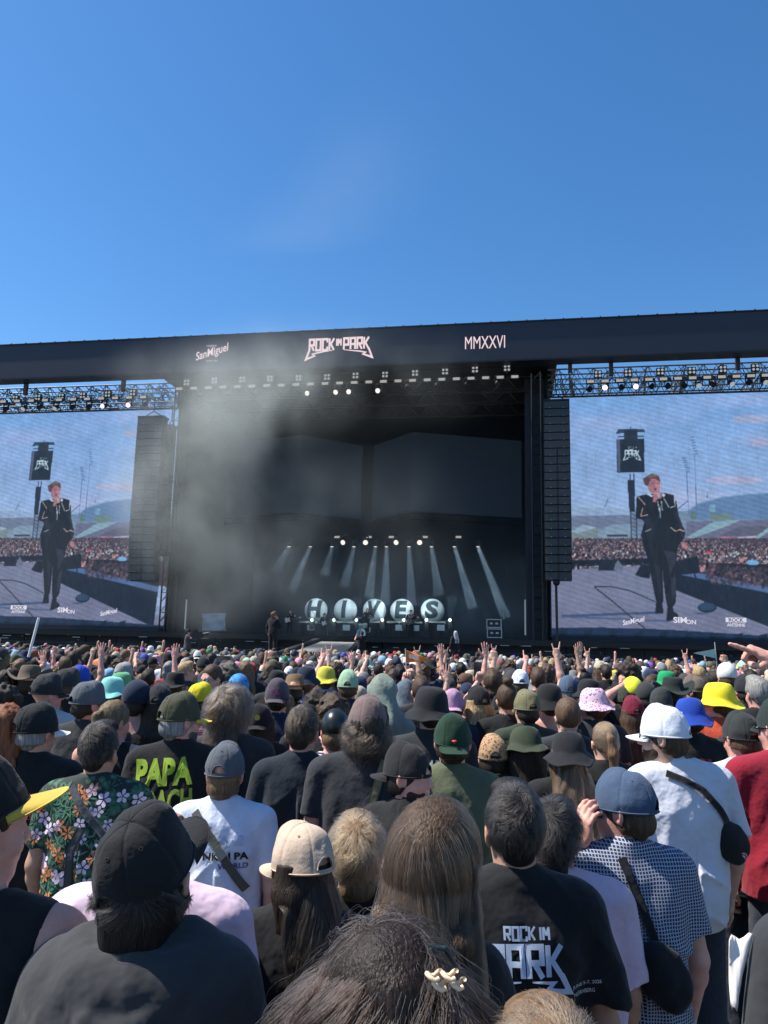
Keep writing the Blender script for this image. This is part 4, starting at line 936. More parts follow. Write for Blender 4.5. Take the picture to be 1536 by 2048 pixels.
def shirt_vf(kind, fem, bw, fat, aL, aR, h, seed=0, sx=.185):
    key = (kind, fem, bw, fat, str(aL), str(aR), h, seed, sx)
    if key in _sc: return _sc[key]
    arms = [arm_pts(s, a, bw, sx) for s, a in ((-1, aL), (1, aR))]
    fr = {'tee': .62, 'oversize': .80, 'tank': 0, 'long': 1.0, 'hoodie': 1.0, 'shirt': .72, 'top': 0}[kind]
    inf = {'tee': .014, 'oversize': .022, 'tank': .010, 'long': .018, 'hoodie': .030, 'shirt': .020, 'top': .006}[kind]
    px = [q[1] for q in arms] + ([q[2] for q in arms] if fr == 1.0 else [])
    S = SDF([min(-.33, min(p[0] for p in px) - .09), -.26, .80], [max(.33, max(p[0] for p in px) + .09), max(.22, max(p[1] for p in px) + .1), max(1.56, max(p[2] for p in px) + .09)], h)
    torso(S, fem, bw, fat, inf, True)
    if fr > 0:
        for q in arms:
            sh, e, w_ = [np.array(v) for v in q[:3]]
            end = sh + (e - sh) * min(1, fr); r1 = .058 + inf * .7; r2 = .046 + inf * 1.25
            if fr == 1.0:
                S.cap(sh, e, r1, .050 + inf, .04); end = e + (w_ - e) * .92; S.cap(e, end, .050 + inf, .034 + inf, .03)
            else:
                _flatcap(S, sh, end, r1, r2, .03)
    if kind not in ('tank', 'top'): S.cap((0, -.022, 1.40), (0, -.020, 1.470), .10, .076, .03)
    # neck opening, hem
    nr = .0635 if kind not in ('top', 'tank') else .085
    S.cap((0, -.012 + (.02 if kind == 'tank' else 0), 1.47 + (0 if kind != 'top' else -.04)), (0, .03, 1.62), nr, nr, .01, '-')
    S.ell((0, .09, 1.47), (.06, .07, .04), .02, '-')
    if kind in ('tank', 'top'):
        for s in (-1, 1): S.ell((s * (.235 if kind == 'tank' else .20) * bw, -.01, 1.38 if kind == 'tank' else 1.43), (.080, .12, .13), .02, '-')
    if kind == 'hoodie':
        ring = [(math.sin(a) * .115, -.035 - math.cos(a) * .075 + .0, 1.485 - .03 * math.cos(a)) for a in np.linspace(-2.3, 2.3, 12)]
        S.chain(ring, [.024 + .012 * math.exp(-((i - 5.5) / 3.5) ** 2) for i in range(12)], .02)
        S.ell((0, -.11, 1.40), (.14, .045, .10), .05); S.ell((0, -.125, 1.35), (.09, .035, .06), .04)
        for zz, aa in ((1.41, .10), (1.37, .13), (1.33, .10)): S.chain([(-aa, -.12, zz + .04), (-aa * .5, -.158, zz + .005), (0, -.165, zz - .01), (aa * .5, -.158, zz + .005), (aa, -.12, zz + .04)], [.012] * 5, .018)
    if kind == 'shirt':
        ring = [(math.sin(a) * .072, -.018 - math.cos(a) * .066, 1.497 - .012 * abs(a)) for a in np.linspace(-2.4, 2.4, 14)]
        for dz in (0, .018, -.014): S.chain([(x * (1 - dz), y, z + dz) for x, y, z in ring], [.0085] * 14, .006)
    elif kind in ('tee', 'oversize', 'long'):
        ring = [(math.sin(a) * .071, -.014 - math.cos(a) * .064 * 1.02, 1.470 - .018 * abs(a) + .014) for a in np.linspace(-2.2, 2.2, 14)]
        S.chain(ring, [.0075] * 14, .006)
    amp = {'tank': .006, 'top': .002, 'hoodie': .020}.get(kind, .014) * (1 if h < .012 else .8)
    def fold(p):
        q = p.copy(); z = p[:, 2]
        a = vnoise(np.stack([q[:, 0] * 11 + z * 3.0 * np.sign(q[:, 0]), q[:, 1] * 9, z * 3.2], 1), 1, seed) * amp
        b = vnoise(np.stack([q[:, 0] * 26 - z * 6, q[:, 1] * 20, z * 8], 1), 1, seed + 5) * amp * .45
        ridge = (1 - np.abs(vnoise(np.stack([q[:, 0] * 7 + z * 6 * np.sign(q[:, 0]), q[:, 1] * 5, z * 4.5], 1), 1, seed + 9)) * 2.4).clip(0, 1) ** 2 * amp * .8
        low = np.clip((1.45 - z) / .25, .25, 1.2)
        return (a + b - ridge) * low
    S.displace(fold, .04)
    hem = {'tee': .86, 'oversize': .80, 'long': .86, 'hoodie': .84, 'shirt': .82, 'tank': .86, 'top': .98}[kind]
    S.apply(lambda v, X, Y, Zz: np.maximum(v, hem - Zz + 0 * X + 0 * Y))
    _sc[key] = S.mesh(); return _sc[key]
def _flatcap(S, a, b, r1, r2, k):
    a = np.array(a, np.float32); b = np.array(b, np.float32); m = max(r1, r2) + k + 2 * S.h
    sl, g = S._sub(np.minimum(a, b) - m, np.maximum(a, b) + m)
    if sl is None: return
    ba = b - a; L_ = float(np.linalg.norm(ba)); u = ba / L_
    px, py, pz = g[0] - a[0], g[1] - a[1], g[2] - a[2]; s = px * u[0] + py * u[1] + pz * u[2]; t = np.clip(s / L_, 0, 1.2)
    d = np.sqrt((px - s * u[0]) ** 2 + (py - s * u[1]) ** 2 + (pz - s * u[2]) ** 2); d0 = np.sqrt(px ** 2 + py ** 2 + pz ** 2)
    d = np.where(s < 0, d0 - r1, np.maximum(d - (r1 + (r2 - r1) * t), s - L_))
    S._mix(sl, d.astype(np.float32), k, '+')
def trousers_vf(h=.022):
    if 't' in _sc: return _sc['t']
    S = SDF((-.26, -.2, 0), (.26, .24, 1.06), h)
    S.ell((0, 0, .95), (.175, .13, .13), .05)
    for s in (-1, 1): S.cap((s * .09, 0, .90), (s * .105, .01, .50), .095, .072, .03); S.cap((s * .105, .01, .50), (s * .11, -.015, .10), .072, .058, .02)
    _sc['t'] = S.mesh(); return _sc['t']
def shoes_vf():
    if 's' in _sc: return _sc['s']
    S = SDF((-.2, -.14, -.01), (.2, .24, .14), .015)
    for s in (-1, 1): S.cap((s * .108, -.03, .05), (s * .125, .15, .04), .046, .040, .02)
    S.apply(lambda v, X, Y, Zz: np.maximum(v, .004 - Zz + 0 * X + 0 * Y)); _sc['s'] = S.mesh(); return _sc['s']
# ------------------------------------------------------------------ hair
_hr = {}
def hair_vf(style, h, seed=0, hatted=False, under=False):
    key = (style, h, seed, hatted, under)
    if key in _hr: return _hr[key]
    t = {'short': .010, 'buzz': .004, 'medium': .018, 'curly': .032, 'long': .016, 'wavy': .040, 'bob': .024, 'ponytail': .009, 'bun': .009, 'braids': .008, 'mullet': .022, 'undercap': .008, 'capshort': .007, 'caplong': .012}[style]
    if under: t *= .45
    S = SDF((-.20, -.24, -.50), (.20, .17, .33), h)
    if hatted:
        S.ell(SKC, SKR + min(t, .004), 0); S.ell(SKC - np.array([0, 0, .065]), (SKR + t) * np.array([1, 1, .75]), .01)
    else: S.ell(SKC, SKR + t, 0)
    if style in ('medium', 'short'): S.ell((0, .045, .235), (.06, .05, .03 + t), .02)
    # face and ears cleared
    S.ell((0, .125, .075), (.085, .085, .125), .012, '-')
    low = {'short': .075, 'buzz': .07, 'medium': .04, 'curly': .05, 'mullet': .0, 'undercap': .05, 'capshort': .06}.get(style, .03)
    if style in ('short', 'buzz', 'undercap', 'capshort'):
        S.apply(lambda v, X, Y, Zz: np.maximum(v, (low + np.clip((Y + .02) * .9, 0, .08)) - Zz + 0 * X))
        S.ell((0, -.056, low - .004), (.046, .026, .028), .02)
        for s in (-1, 1): S.ell((s * .088, .006, .105), (.022, .030, .042), .01, '-')
    elif style in ('medium', 'curly'):
        S.apply(lambda v, X, Y, Zz: np.maximum(v, (low + np.clip((Y + .03) * .8, 0, .08)) - Zz + 0 * X)); S.ell((0, -.066, .045), (.060, .040, .05), .02)
    elif style in ('long', 'caplong', 'wavy', 'bob', 'mullet'):
        L_ = {'long': -.30, 'caplong': -.32, 'wavy': -.34, 'bob': .02, 'mullet': -.06}[style]; wv = {'wavy': 1.5, 'bob': .92, 'mullet': .95}.get(style, 1.05)
        for x in (-.052, -.026, 0, .026, .052):
            S.chain([(x, -.045 + abs(x) * .5, .17), (x * 1.25 * wv, -.072 + abs(x) * .6, .06), (x * 1.5 * wv, -.088, max(L_, -.10)), (x * 1.9 * wv, -.125, L_)][:4 if L_ < -.12 else 3], [.040 * (.8 if under else 1), .038 * wv * (.75 if under else 1), .038 * (.8 if under else 1), .024], .03)
        if style not in ('mullet', 'bob'):
            for s in (-1, 1): S.chain([(s * .066, -.01, .16), (s * .078 * wv, .0, .07), (s * .080 * wv, -.02, max(L_, -.08))], [.022, .020, .015], .03)
    if style == 'bob':
        for s in (-1, 1): S.ell((s * .085, .012, .100), (.030, .040, .050), .01, '-')
    elif style in ('ponytail', 'bun', 'braids'):
        S.apply(lambda v, X, Y, Zz: np.maximum(v, (.055 + np.clip((Y + .03) * .8, 0, .08)) - Zz + 0 * X))
        if style == 'ponytail': S.chain([(0, -.105, .19), (0, -.135, .17), (.01, -.145, .08), (.015, -.135, -.03), (.02, -.13, -.14)], [.018, .022, .032, .026, .010], .02)
        if style == 'bun': S.ell((0, -.05, .275), (.042, .042, .036), .01)
        if style == 'braids':
            for s in (-1, 1):
                for i in range(9): S.ell((s * (.048 + i * .004), -.085 - .006 * i, .05 - i * .027), (.017, .015, .02), .008)
            S.cap((0, -.11, .24), (0, -.11, .1), .004, .004, .008, '-')
    if hatted: S.apply(lambda v, X, Y, Zz: np.maximum(v, Zz - .175 + 0 * X + 0 * Y)); S.ell((0, -.012, .26), (.2, .2, .115), .0, '-')
    am = {'curly': .020, 'wavy': .020, 'medium': .008, 'short': .004, 'long': .008, 'caplong': .008, 'bob': .005, 'mullet': .012, 'ponytail': .004}.get(style, .002)
    fz = {'curly': (34, 34, 34), 'wavy': (16, 16, 9), 'mullet': (30, 30, 10)}.get(style, (55, 55, 10))
    if under or hatted: am *= .35
    S.displace(lambda p: vnoise(p * np.array(fz), 1, seed) * am + vnoise(p * np.array(fz) * 2.3, 1, seed + 3) * am * .5, .04)
    _hr[key] = S.mesh(); return _hr[key]
def hair_path(style, n, seed, hatted=False):
    """strand control points in the head frame, combed over the skull then falling"""
    g = np.random.default_rng(seed)
    D = g.normal(size=(n * (12 if hatted else 3), 3)); D /= np.linalg.norm(D, axis=1)[:, None]
    if hatted: D = D[D[:, 2] < -.10]
    D = D[(D[:, 2] > -.62) & ~((D[:, 1] > .35) & (D[:, 2] < .45)) & ~((D[:, 2] < -.1) & (D[:, 1] > -.1))][:n]; n = len(D)
    K, ds, lift = {'short': (6, .006, .010), 'buzz': (4, .003, .004), 'medium': (9, .009, .020), 'curly': (12, .009, .03), 'long': (26, .019, .014), 'caplong': (26, .019, .012), 'wavy': (30, .019, .040), 'bob': (21, .0165, .020), 'mullet': (15, .013, .022), 'ponytail': (16, .012, .008), 'capshort': (6, .007, .006)}[style]
    if hatted: lift *= .5
    lift = lift * (.5 + .7 * g.random(n)); p = SKC + D * (SKR + .002); P_ = [p.copy()]; cr = np.array([0, -.55, .84])
    cl = vnoise(D, 3.2, seed + 1); cl2 = vnoise(D, 7.0, seed + 2); ph = vnoise(D, 3.0, seed + 4) * 7 + vnoise(D, 9.0, seed + 6) * 2 + g.random(n) * .5; lenk = .75 + .35 * g.random(n)
    for k in range(1, K):
        nrm = (p - SKC) / (SKR ** 2); nrm /= np.linalg.norm(nrm, axis=1)[:, None]
        away = nrm - cr; fl = away - nrm * (away * nrm).sum(1)[:, None]; fl /= np.linalg.norm(fl, axis=1)[:, None] + 1e-6
        side = np.cross(nrm, fl)
        if style in ('short', 'medium', 'curly', 'buzz', 'capshort', 'mullet'):
            d = fl + side * (cl * 1.5 + cl2 * .7)[:, None] + nrm * .25
        else:
            d = fl + side * (cl * .5)[:, None] + np.array([0, 0, -.6])
        hang = p[:, 2] < (.11 if style != 'mullet' else .05)
        if style in ('long', 'caplong', 'wavy', 'bob', 'mullet'):
            dn = np.stack([cl * .18 + p[:, 0] * 1.0, -.16 + .1 * cl2 + np.where(p[:, 2] < 0, -.12, 0), -np.ones(n)], 1)
            d = np.where(hang[:, None], dn, d)
        if style == 'ponytail':
            tgt = np.array([0, -.125, .175]); d = np.where((k < 10), 1, 0) * (tgt - p) * 14 + np.where(k >= 10, 1, 0) * np.array([0, -.1, -1.0])
        d = d / (np.linalg.norm(d, axis=1)[:, None] + 1e-6)
        a = {'wavy': .25, 'curly': 1.5, 'mullet': .5, 'long': .18, 'caplong': .28, 'medium': .3}.get(style, .08)
        f = {'wavy': .62, 'curly': 1.3, 'mullet': .7}.get(style, .35)
        if style == 'wavy':
            q3 = D * 3.2 + np.array([0, 0, k * .34]); q4 = D * 8 + np.array([0, k * .5, 0])
            wv_ = np.stack([vnoise(q3, 1, 21), vnoise(q3, 1, 22), vnoise(q3, 1, 23) * .4], 1) * 1.5 + np.stack([vnoise(q4, 1, 24), vnoise(q4, 1, 25), 0 * cl], 1) * .8
            d = d + (wv_ + np.array([-.42 if k > 7 else -.1, -.05, 0])) * min(1, k / 5)
        w_ = np.stack([np.sin(ph + k * f), np.cos(ph * 1.3 + k * f), .3 * np.sin(ph + k)], 1) * a + g.normal(size=(n, 3)) * .05
        p = p + (d + w_) * ds * lenk[:, None]
        q = (p - SKC) / (SKR + .001); rr_ = np.linalg.norm(q, axis=1)[:, None]; tgtr = 1 + (lift * min(1, k / (K * .45)))[:, None] / .085
        onsk = (p[:, 2] > .03)[:, None]
        near = rr_ < tgtr
        p = np.where(near & onsk, SKC + q / rr_ * tgtr * (SKR + .001), p)
        if style in ('long', 'caplong', 'wavy', 'bob'):
            lim = -.088 - .30 * np.clip(-p[:, 2] - .02, 0, .12) + .05 * np.clip((np.abs(p[:, 0]) - .06) * 8, 0, 1)
            bk = (p[:, 2] < .05) & (p[:, 1] > lim) & (np.abs(p[:, 0]) < .14) & (p[:, 1] < .02); p[bk, 1] = p[bk, 1] * .3 + lim[bk] * .7
        if style == 'bob': eb = (p[:, 2] < .140) & (np.abs(p[:, 0]) > .045) & (p[:, 1] > -.035); p[eb, 1] = -.035 - .01 * g.random(eb.sum())
        P_.append(p.copy())
    return np.stack(P_, 1).astype(np.float32)
def add_strands(parent, paths, color, rad=.00045, name='strands', M=None):
    n, k, _ = paths.shape
    cu = bpy.data.hair_curves.new(name); cu.add_curves([k] * n)
    cu.attributes['position'].data.foreach_set('vector', paths.ravel()) if 'position' in cu.attributes else cu.points.foreach_set('position', paths.ravel())
    r = np.tile(np.linspace(1, .25, k) ** .7 * rad, n).astype(np.float32)
    ra = cu.attributes.get('radius') or cu.attributes.new('radius', 'FLOAT', 'POINT'); ra.data.foreach_set('value', r)
    cu.materials.append(M_strand)
    o = bpy.data.objects.new(name, cu); col.objects.link(o); o.parent = parent; o.color = (*color, 1)
    if M is not None: o.matrix_local = M
    return o
# ------------------------------------------------------------------ hats, head frame
_ht = {}
def cap_mesh(back_open=True, seed=0, slouch=0.0, hi=True, half=None):
    key = ('cap', back_open, seed, slouch, hi, half)
    if key in _ht: return _ht[key]
    NU_, NV = (132, 34) if hi else (32, 9); rx, ry, hz = .088, .111, .136; V = []; Fc = []; z0 = .128
    for j in range(NV + 1):
        e = j / NV * math.pi / 2
        for i in range(NU_):
            a = 2 * math.pi * i / NU_; c = math.cos(e) ** .82; s = math.sin(e) ** .95
            seam = sum(math.exp(-((((a - math.pi / 2 + math.pi / 6 - q * math.pi / 3 + math.pi) % (2 * math.pi)) - math.pi) * max(.15, c) / (.030 if hi else .06)) ** 2) for q in range(6))
            r = 1 - (.026 if hi else .015) * seam
            V.append((rx * c * math.cos(a) * r, ry * c * math.sin(a) * r - .012, z0 + hz * s * (1 - .012 * seam) + .018 * max(0, math.sin(a)) * c * s * 2))
    V = np.array(V); dn = vnoise(V * np.array([14, 14, 18]), 1, seed) * (.0050 + slouch) + vnoise(V * np.array([34, 34, 22]), 1, seed + 2) * .0024 + vnoise(V * 75, 1, seed + 3) * .0008
    nr = V - np.array([0, 0, z0 + .02]); nr /= np.linalg.norm(nr, axis=1)[:, None]; wgt = np.clip((V[:, 2] - z0) / .03, 0, 1)
    V = V + nr * (dn * wgt)[:, None]
    inn = V * np.array([.965, .965, 1]) + np.array([0, 0, -.003]) * 1
    n = len(V); top = []
    def isopen(i, j):
        if not back_open: return False
        a = (2 * math.pi * (i + .5) / NU_ + math.pi / 2) % (2 * math.pi); a = a - 2 * math.pi if a > math.pi else a      # 0 at the back (-Y)
        z = (j + .5) / NV * math.pi / 2; z = math.sin(z) * hz
        return z > .013 and (a * .10 / .036) ** 2 + (z / .046) ** 2 < 1
    for j in range(NV):
        for i in range(NU_):
            if isopen(i, j): continue
            if half is not None and (half(math.sin(2 * math.pi * (i + .5) / NU_)) is False): continue
            f = (j * NU_ + i, j * NU_ + (i + 1) % NU_, (j + 1) * NU_ + (i + 1) % NU_, (j + 1) * NU_ + i)
            Fc.append(f); Fc.append(tuple(q + n for q in f[::-1]))
    for i in range(NU_): Fc.append((i, i + n, (i + 1) % NU_ + n, (i + 1) % NU_))
    _ht[key] = mk_mesh('crown', np.concatenate([V, inn]), Fc); return _ht[key]
def cap_trim(back_open):
    if ('trim', back_open) in _ht: return _ht[('trim', back_open)]
    m = MB()
    def sp(a, e, k=1.012): c = math.cos(e) ** .82; return (.088 * c * math.cos(a) * k, .111 * c * math.sin(a) * k - .012, .128 + .136 * math.sin(e) ** .95)
    for q in range(6):
        a = math.pi / 2 + q * math.pi / 3; p0 = Vector(sp(a, .92)); n_ = Vector((p0.x, p0.y + .012, (p0.z - .15) * .8)).normalized(); t1 = n_.cross(Vector((0, 0, 1))).normalized(); t2 = n_.cross(t1)
        m.tube([p0 + (t1 * math.cos(b) + t2 * math.sin(b)) * .0034 for b in np.linspace(0, 2 * math.pi, 9)], .0013, 5)
    m.tube([sp(a, .02, 1.02) for a in np.linspace(0, 2 * math.pi, 60)], .0022, 5)
    if back_open:
        m.tube([sp(-math.pi / 2 + .37 * math.cos(b), math.asin(min(1, (.014 + .034 * math.sin(b)) / .136)), 1.012) for b in np.linspace(0, math.pi, 22)], .0022, 5)
    V, Fc = m.data(); _ht[('trim', back_open)] = mk_mesh('trim', V, Fc); return _ht[('trim', back_open)]
def brim_mesh(curve=.9, length=.072, flat=False, under=False, hi=True):
    key = ('brim', curve, length, under, hi)
    if key in _ht: return _ht[key]
    A, T = (28, 9) if hi else (12, 4); V = []; m = (A + 1) * (T + 1)
    for lay in (0, 1):
        for i in range(A + 1):
            s = i / A * 2 - 1; a = math.pi / 2 - s * R(52); x0 = .088 * math.cos(a); y0 = .111 * math.sin(a) - .014
            for j in range(T + 1):
                t = j / T; ext = length * (1 - abs(s) ** 2.6) ** .6; x = x0 * (1 + .06 * t * (1 - s * s)); y = y0 + ext * t
                z = .131 - curve * (x * x) * 3.2 * (.3 + .7 * t) - .016 * t - lay * .0035 * (1 - .3 * t)
                V.append((x, y, z))
    Fc = []
    for i in range(A):
        for j in range(T):
            f = (i * (T + 1) + j, (i + 1) * (T + 1) + j, (i + 1) * (T + 1) + j + 1, i * (T + 1) + j + 1)
            if not under: Fc.append(f[::-1]); Fc.append(tuple(q + m for q in f))
            else: Fc.append(tuple(q + m for q in f))
    if not under:
        for i in range(A):
            a, b = i * (T + 1) + T, (i + 1) * (T + 1) + T; Fc.append((a, b, b + m, a + m))
    V = np.array(V)
    if under: V[:, 2] -= .0012
    _ht[key] = mk_mesh('brim', V, Fc); return _ht[key]
def bucket_mesh(seed=0, hi=True, rb=.138, drop=.056, top=.074, hgt=.104):
    key = ('bucket', seed, hi, rb, drop, top, hgt)
    if key in _ht: return _ht[key]
    n = 64 if hi else 26; prof = [(.001, hgt + .004), (top * .5, hgt + .002), (top * .80, hgt - .005), (top * .97, hgt - .018), (top + .009, hgt * .62), (.090, hgt * .3), (.093, .004), (.095, -.002), (.095 + (rb - .095) * .35, -drop * .40), (.095 + (rb - .095) * .7, -drop * .76), (rb, -drop), (rb - .001, -drop - .003), (.095 + (rb - .095) * .5, -drop * .6 - .004), (.090, -.010), (.084, .02), (top * .9, hgt - .018), (.001, hgt - .010)]
    if hi:
        pr2 = []
        for a, b in zip(prof[:-1], prof[1:]):
            pr2.append(a); pr2.append(((a[0] + b[0]) / 2, (a[1] + b[1]) / 2))
        prof = pr2 + [prof[-1]]
    m = MB().lathe(prof, n, (0, 0, 0)); V, Fc = m.data(); V = V * np.array([1.0, 1.17, 1]); V[:, 2] += .150; V[:, 1] -= .012
    rad = np.hypot(V[:, 0], V[:, 1]); V[:, 2] += vnoise(V * np.array([9, 9, 3]), 1, seed) * np.clip((rad - .09) * .9, 0, .034) + vnoise(V * 20, 1, seed) * .006 + vnoise(V * 45, 1, seed + 3) * .002
    V[:, 0] *= 1 + vnoise(V * 12, 1, seed + 1) * .03; V[:, 1] *= 1 + vnoise(V * 12, 1, seed + 2) * .03
    _ht[key] = mk_mesh('hat', V, Fc); return _ht[key]
def brimhat_mesh(kind, seed=0):
    key = (kind, seed)
    if key in _ht: return _ht[key]
    prof = [(.001, .10), (.035, .098), (.066, .108), (.076, .10), (.086, .05), (.094, .0), (.12, -.004), (.155, .0), (.175, .006), (.175, .002), (.15, -.005), (.092, -.008), (.08, .04), (.001, .08)]
    m = MB().lathe(prof, 40); V, Fc = m.data(); V = V * np.array([1, 1.16, 1]); rad = np.hypot(V[:, 0], V[:, 1] / 1.16)
    up = {'cowboy': .9, 'fedora': .25, 'straw': .12}[kind]
    V[:, 2] += np.clip(rad - .10, 0, 1) * up * (V[:, 0] / np.maximum(rad, .01)) ** 2 * 1.2 - np.clip(rad - .10, 0, 1) * .35 * (np.abs(V[:, 1]) / np.maximum(rad, .01)) ** 2
    V[:, 2] += .165 + vnoise(V * 15, 1, seed) * .003; V[:, 2] -= np.where((rad < .05) & (V[:, 2] > .22), .02, 0)
    _ht[key] = mk_mesh('hat', V, Fc); return _ht[key]
def beanie_mesh():
    if 'beanie' in _ht: return _ht['beanie']
    S = SDF((-.12, -.14, .07), (.12, .13, .30), .008); S.ell((0, -.012, .165), (.088, .108, .108), 0); S.ell((0, -.012, .06), (.079, .1, .1), 0, '-'); S.apply(lambda v, X, Y, Zz: np.maximum(v, .118 - .1 * Y - Zz + 0 * X))
    _ht['beanie'] = mk_mesh('hat', *S.mesh()); return _ht['beanie']
def drape_mesh(seed=0, L=-.42):
    key = ('drape', seed)
    if key in _ht: return _ht[key]
    S = SDF((-.30, -.28, L), (.30, .18, .34), .012); S.ell((0, -.02, .16), (.105, .12, .125), .03)
    S.chain([(0, -.04, .16), (0, -.07, .0), (0, -.08, -.12)], [.10, .12, .15], .05); S.cap((-.17, -.03, -.14), (.17, -.03, -.14), .085, .085, .08); S.cap((0, -.08, -.12), (0, -.09, L + .1), .17, .19, .06); S.cap((-.13, -.06, -.15), (-.17, -.06, L), .09, .10, .08); S.cap((.13, -.06, -.15), (.17, -.06, L), .09, .10, .08)
    S.ell((0, .14, .12), (.07, .08, .11), .02, '-')
    S.displace(lambda p: vnoise(np.stack([p[:, 0] * 16, p[:, 1] * 12, p[:, 2] * 4], 1), 1, seed) * .014 - (1 - np.abs(vnoise(np.stack([p[:, 0] * 9 + p[:, 2] * 4, p[:, 1] * 6, p[:, 2] * 3], 1), 1, seed + 4)) * 3).clip(0, 1) * .012, .05)
    _ht[key] = mk_mesh('drape', *S.mesh()); return _ht[key]
# ------------------------------------------------------------------ a person and the clothes worn
SK = {'fair': (.58, .34, .25), 'tan': (.44, .25, .17), 'pink': (.60, .31, .24), 'dark': (.24, .13, .085)}
HC = {'black': (.012, .010, .009), 'dark': (.028, .019, .013), 'brown': (.065, .038, .022), 'light brown': (.15, .09, .048), 'blonde': (.36, .24, .12), 'grey': (.22, .21, .20), 'red': (.20, .07, .03)}
_mc = {}
def cached(key, name, fn):
    if key not in _mc: _mc[key] = mk_mesh(name, *fn())
    return _mc[key]
class Person: pass
def person(x, y, H=1.76, yaw=0.0, hyaw=0.0, hpitch=0.0, hroll=0.0, fem=False, bw=1.0, fat=.3, skin='fair', hair='short', hcol='brown', shirt='tee', scol=(.02, .02, .022), pants=(.03, .035, .05),
           hat=None, hatcol=(.02, .02, .022), brimcol=None, hatdir=0.0, hattilt=0.0, aL='down', aR='down', label='', group=None, seed=0, lod=1, strands=0, smat=None, hair_off=(0, 0, 0), zoff=0.0, headk=1.0, strap=True, face=None, cat='person', sx=.185, hatk=1.0, full=True, slen=None, srad=.00045, curve=.9, hatmat=None, hdx=0.0):
    s = H / 1.745; g0 = GZ(y)
    e = empty('person', M=Matrix.Translation((x, y, g0 + zoff)) @ Matrix.Rotation(yaw, 4, 'Z') @ Matrix.Scale(s, 4)); tag(e, label, cat, group)
    h = {0: .0085, 1: .0125, 2: .019}[lod]
    if lod == 2: hyaw = round(hyaw / .4) * .4; hpitch = (0, -.12, 0)[seed % 3]; hroll = (-.12, 0, .12)[seed % 3]; bw = 1.0; fat = .3; seed = seed % 3; sx = .185
    Hm = Matrix.Translation((PIV[0] + hdx, PIV[1], PIV[2])) @ Rm(hyaw, hpitch, hroll) @ Matrix.Scale(headk, 4)
    face = (lod < 2) if face is None else face
    bk = ('body', fem, bw, fat, round(hyaw, 2), round(hpitch, 2), round(hroll, 2), str(aL), str(aR), lod, face, sx, headk, hdx)
    bo = link('body', cached(bk, 'body', lambda: body_vf(fem, bw, fat, Hm, aL, aR, h, face, True, sx)), M_skin, e, color=SK[skin] if isinstance(skin, str) else skin)
    p = Person(); p.e = e; p.body = bo; p.Hm = Hm; p.s = s; p.hat = p.hair = p.shirt = None
    if shirt:
        p.shirt_key = ('shirt', shirt, fem, bw, fat, str(aL), str(aR), lod, seed, sx)
        p.shirt = link({'hoodie': 'hoodie', 'tank': 'tank_top', 'top': 'top', 'shirt': 'shirt', 'long': 'jumper'}.get(shirt, 't_shirt'), cached(p.shirt_key, 'shirt', lambda: shirt_vf(shirt, fem, bw, fat, aL, aR, h, seed, sx)), smat or M_cloth, e, color=scol)
    tr = link('trousers', cached('trousers', 'trousers', trousers_vf), M_cloth, e, color=pants); link('shoes', cached('shoes', 'shoes', shoes_vf), M_cloth, e, color=(.03, .03, .03) if seed % 3 else (.6, .6, .58))
    hh = .0075 if lod == 0 else (.011 if lod == 1 else .016)
    HMo = Hm @ Matrix.Translation(hair_off)
    hc = HC[hcol] if isinstance(hcol, str) else hcol
    if hair:
        ht_ = bool(hat); p.hair = link('hair', cached(('hair', hair, hh, seed % 5 if lod else seed, ht_, bool(strands)), 'hair', lambda: hair_vf(hair, hh, seed % 5 if lod else seed, ht_, bool(strands))), M_hair, e, HMo, color=hc if not strands else tuple(c * .9 for c in hc))
        if strands: add_strands(p.hair, hair_path(hair if hair not in ('undercap', 'bun', 'braids') else 'capshort', strands, seed + 1, ht_), hc, srad)
    if hat:
        HT = Hm @ Matrix.Translation((0, -.012, .14)) @ Rm(hatdir, hattilt) @ Matrix.Scale(hatk, 4) @ Matrix.Translation((0, .012, -.14)); hi = lod < 2
        if hat in ('cap', 'snapback'):
            p.hat = link('cap', cap_mesh(True, seed % 4, .001, hi), hatmat or M_cap, e, HT, color=hatcol)
            link('brim', brim_mesh(curve if hat == 'cap' else .15, .072 if hat == 'cap' else .078, hi=hi), hatmat or M_cap, p.hat, color=hatcol if brimcol is None else brimcol)
            if lod < 2: MB().sphere((0, -.004, .2465), (.007, .007, .005), 8).build('button', M_cap, p.hat, smooth=True, color=hatcol); link('trim', cap_trim(True), M_cap, p.hat, color=tuple(c * 1.25 for c in hatcol))
        elif hat == 'bucket': p.hat = link('bucket_hat', bucket_mesh(seed % 4, hi), hatmat or M_cap, e, HT, color=hatcol)
        elif hat in ('cowboy', 'fedora', 'straw'): p.hat = link('brimmed_hat', brimhat_mesh(hat, seed % 3), hatmat or M_cap, e, HT, color=hatcol)
        elif hat == 'beanie': p.hat = link('beanie', beanie_mesh(), hatmat or M_cap, e, HT, color=hatcol)
        elif hat == 'drape': p.hat = link('hood', drape_mesh(seed % 3), hatmat or M_cloth, e, HT, color=hatcol)
    return p
def at(px, py, d, **k):                    # the crown of the head (or hat) shows at photo pixel px, py at distance d
    q = P(px, py, d); lift = {'cap': .006, 'snapback': .006, 'bucket': .012, 'cowboy': .03, 'fedora': .03, 'straw': .02, 'beanie': .02, 'drape': .04}.get(k.get('hat'), .015 if k.get('hair') in ('curly', 'wavy', 'medium', 'mullet') else .008)
    H = (q.z - lift - GZ(d)); k.setdefault('H', H)
    return person(q.x - k.get('hdx', 0) * H / 1.745, d, **k)
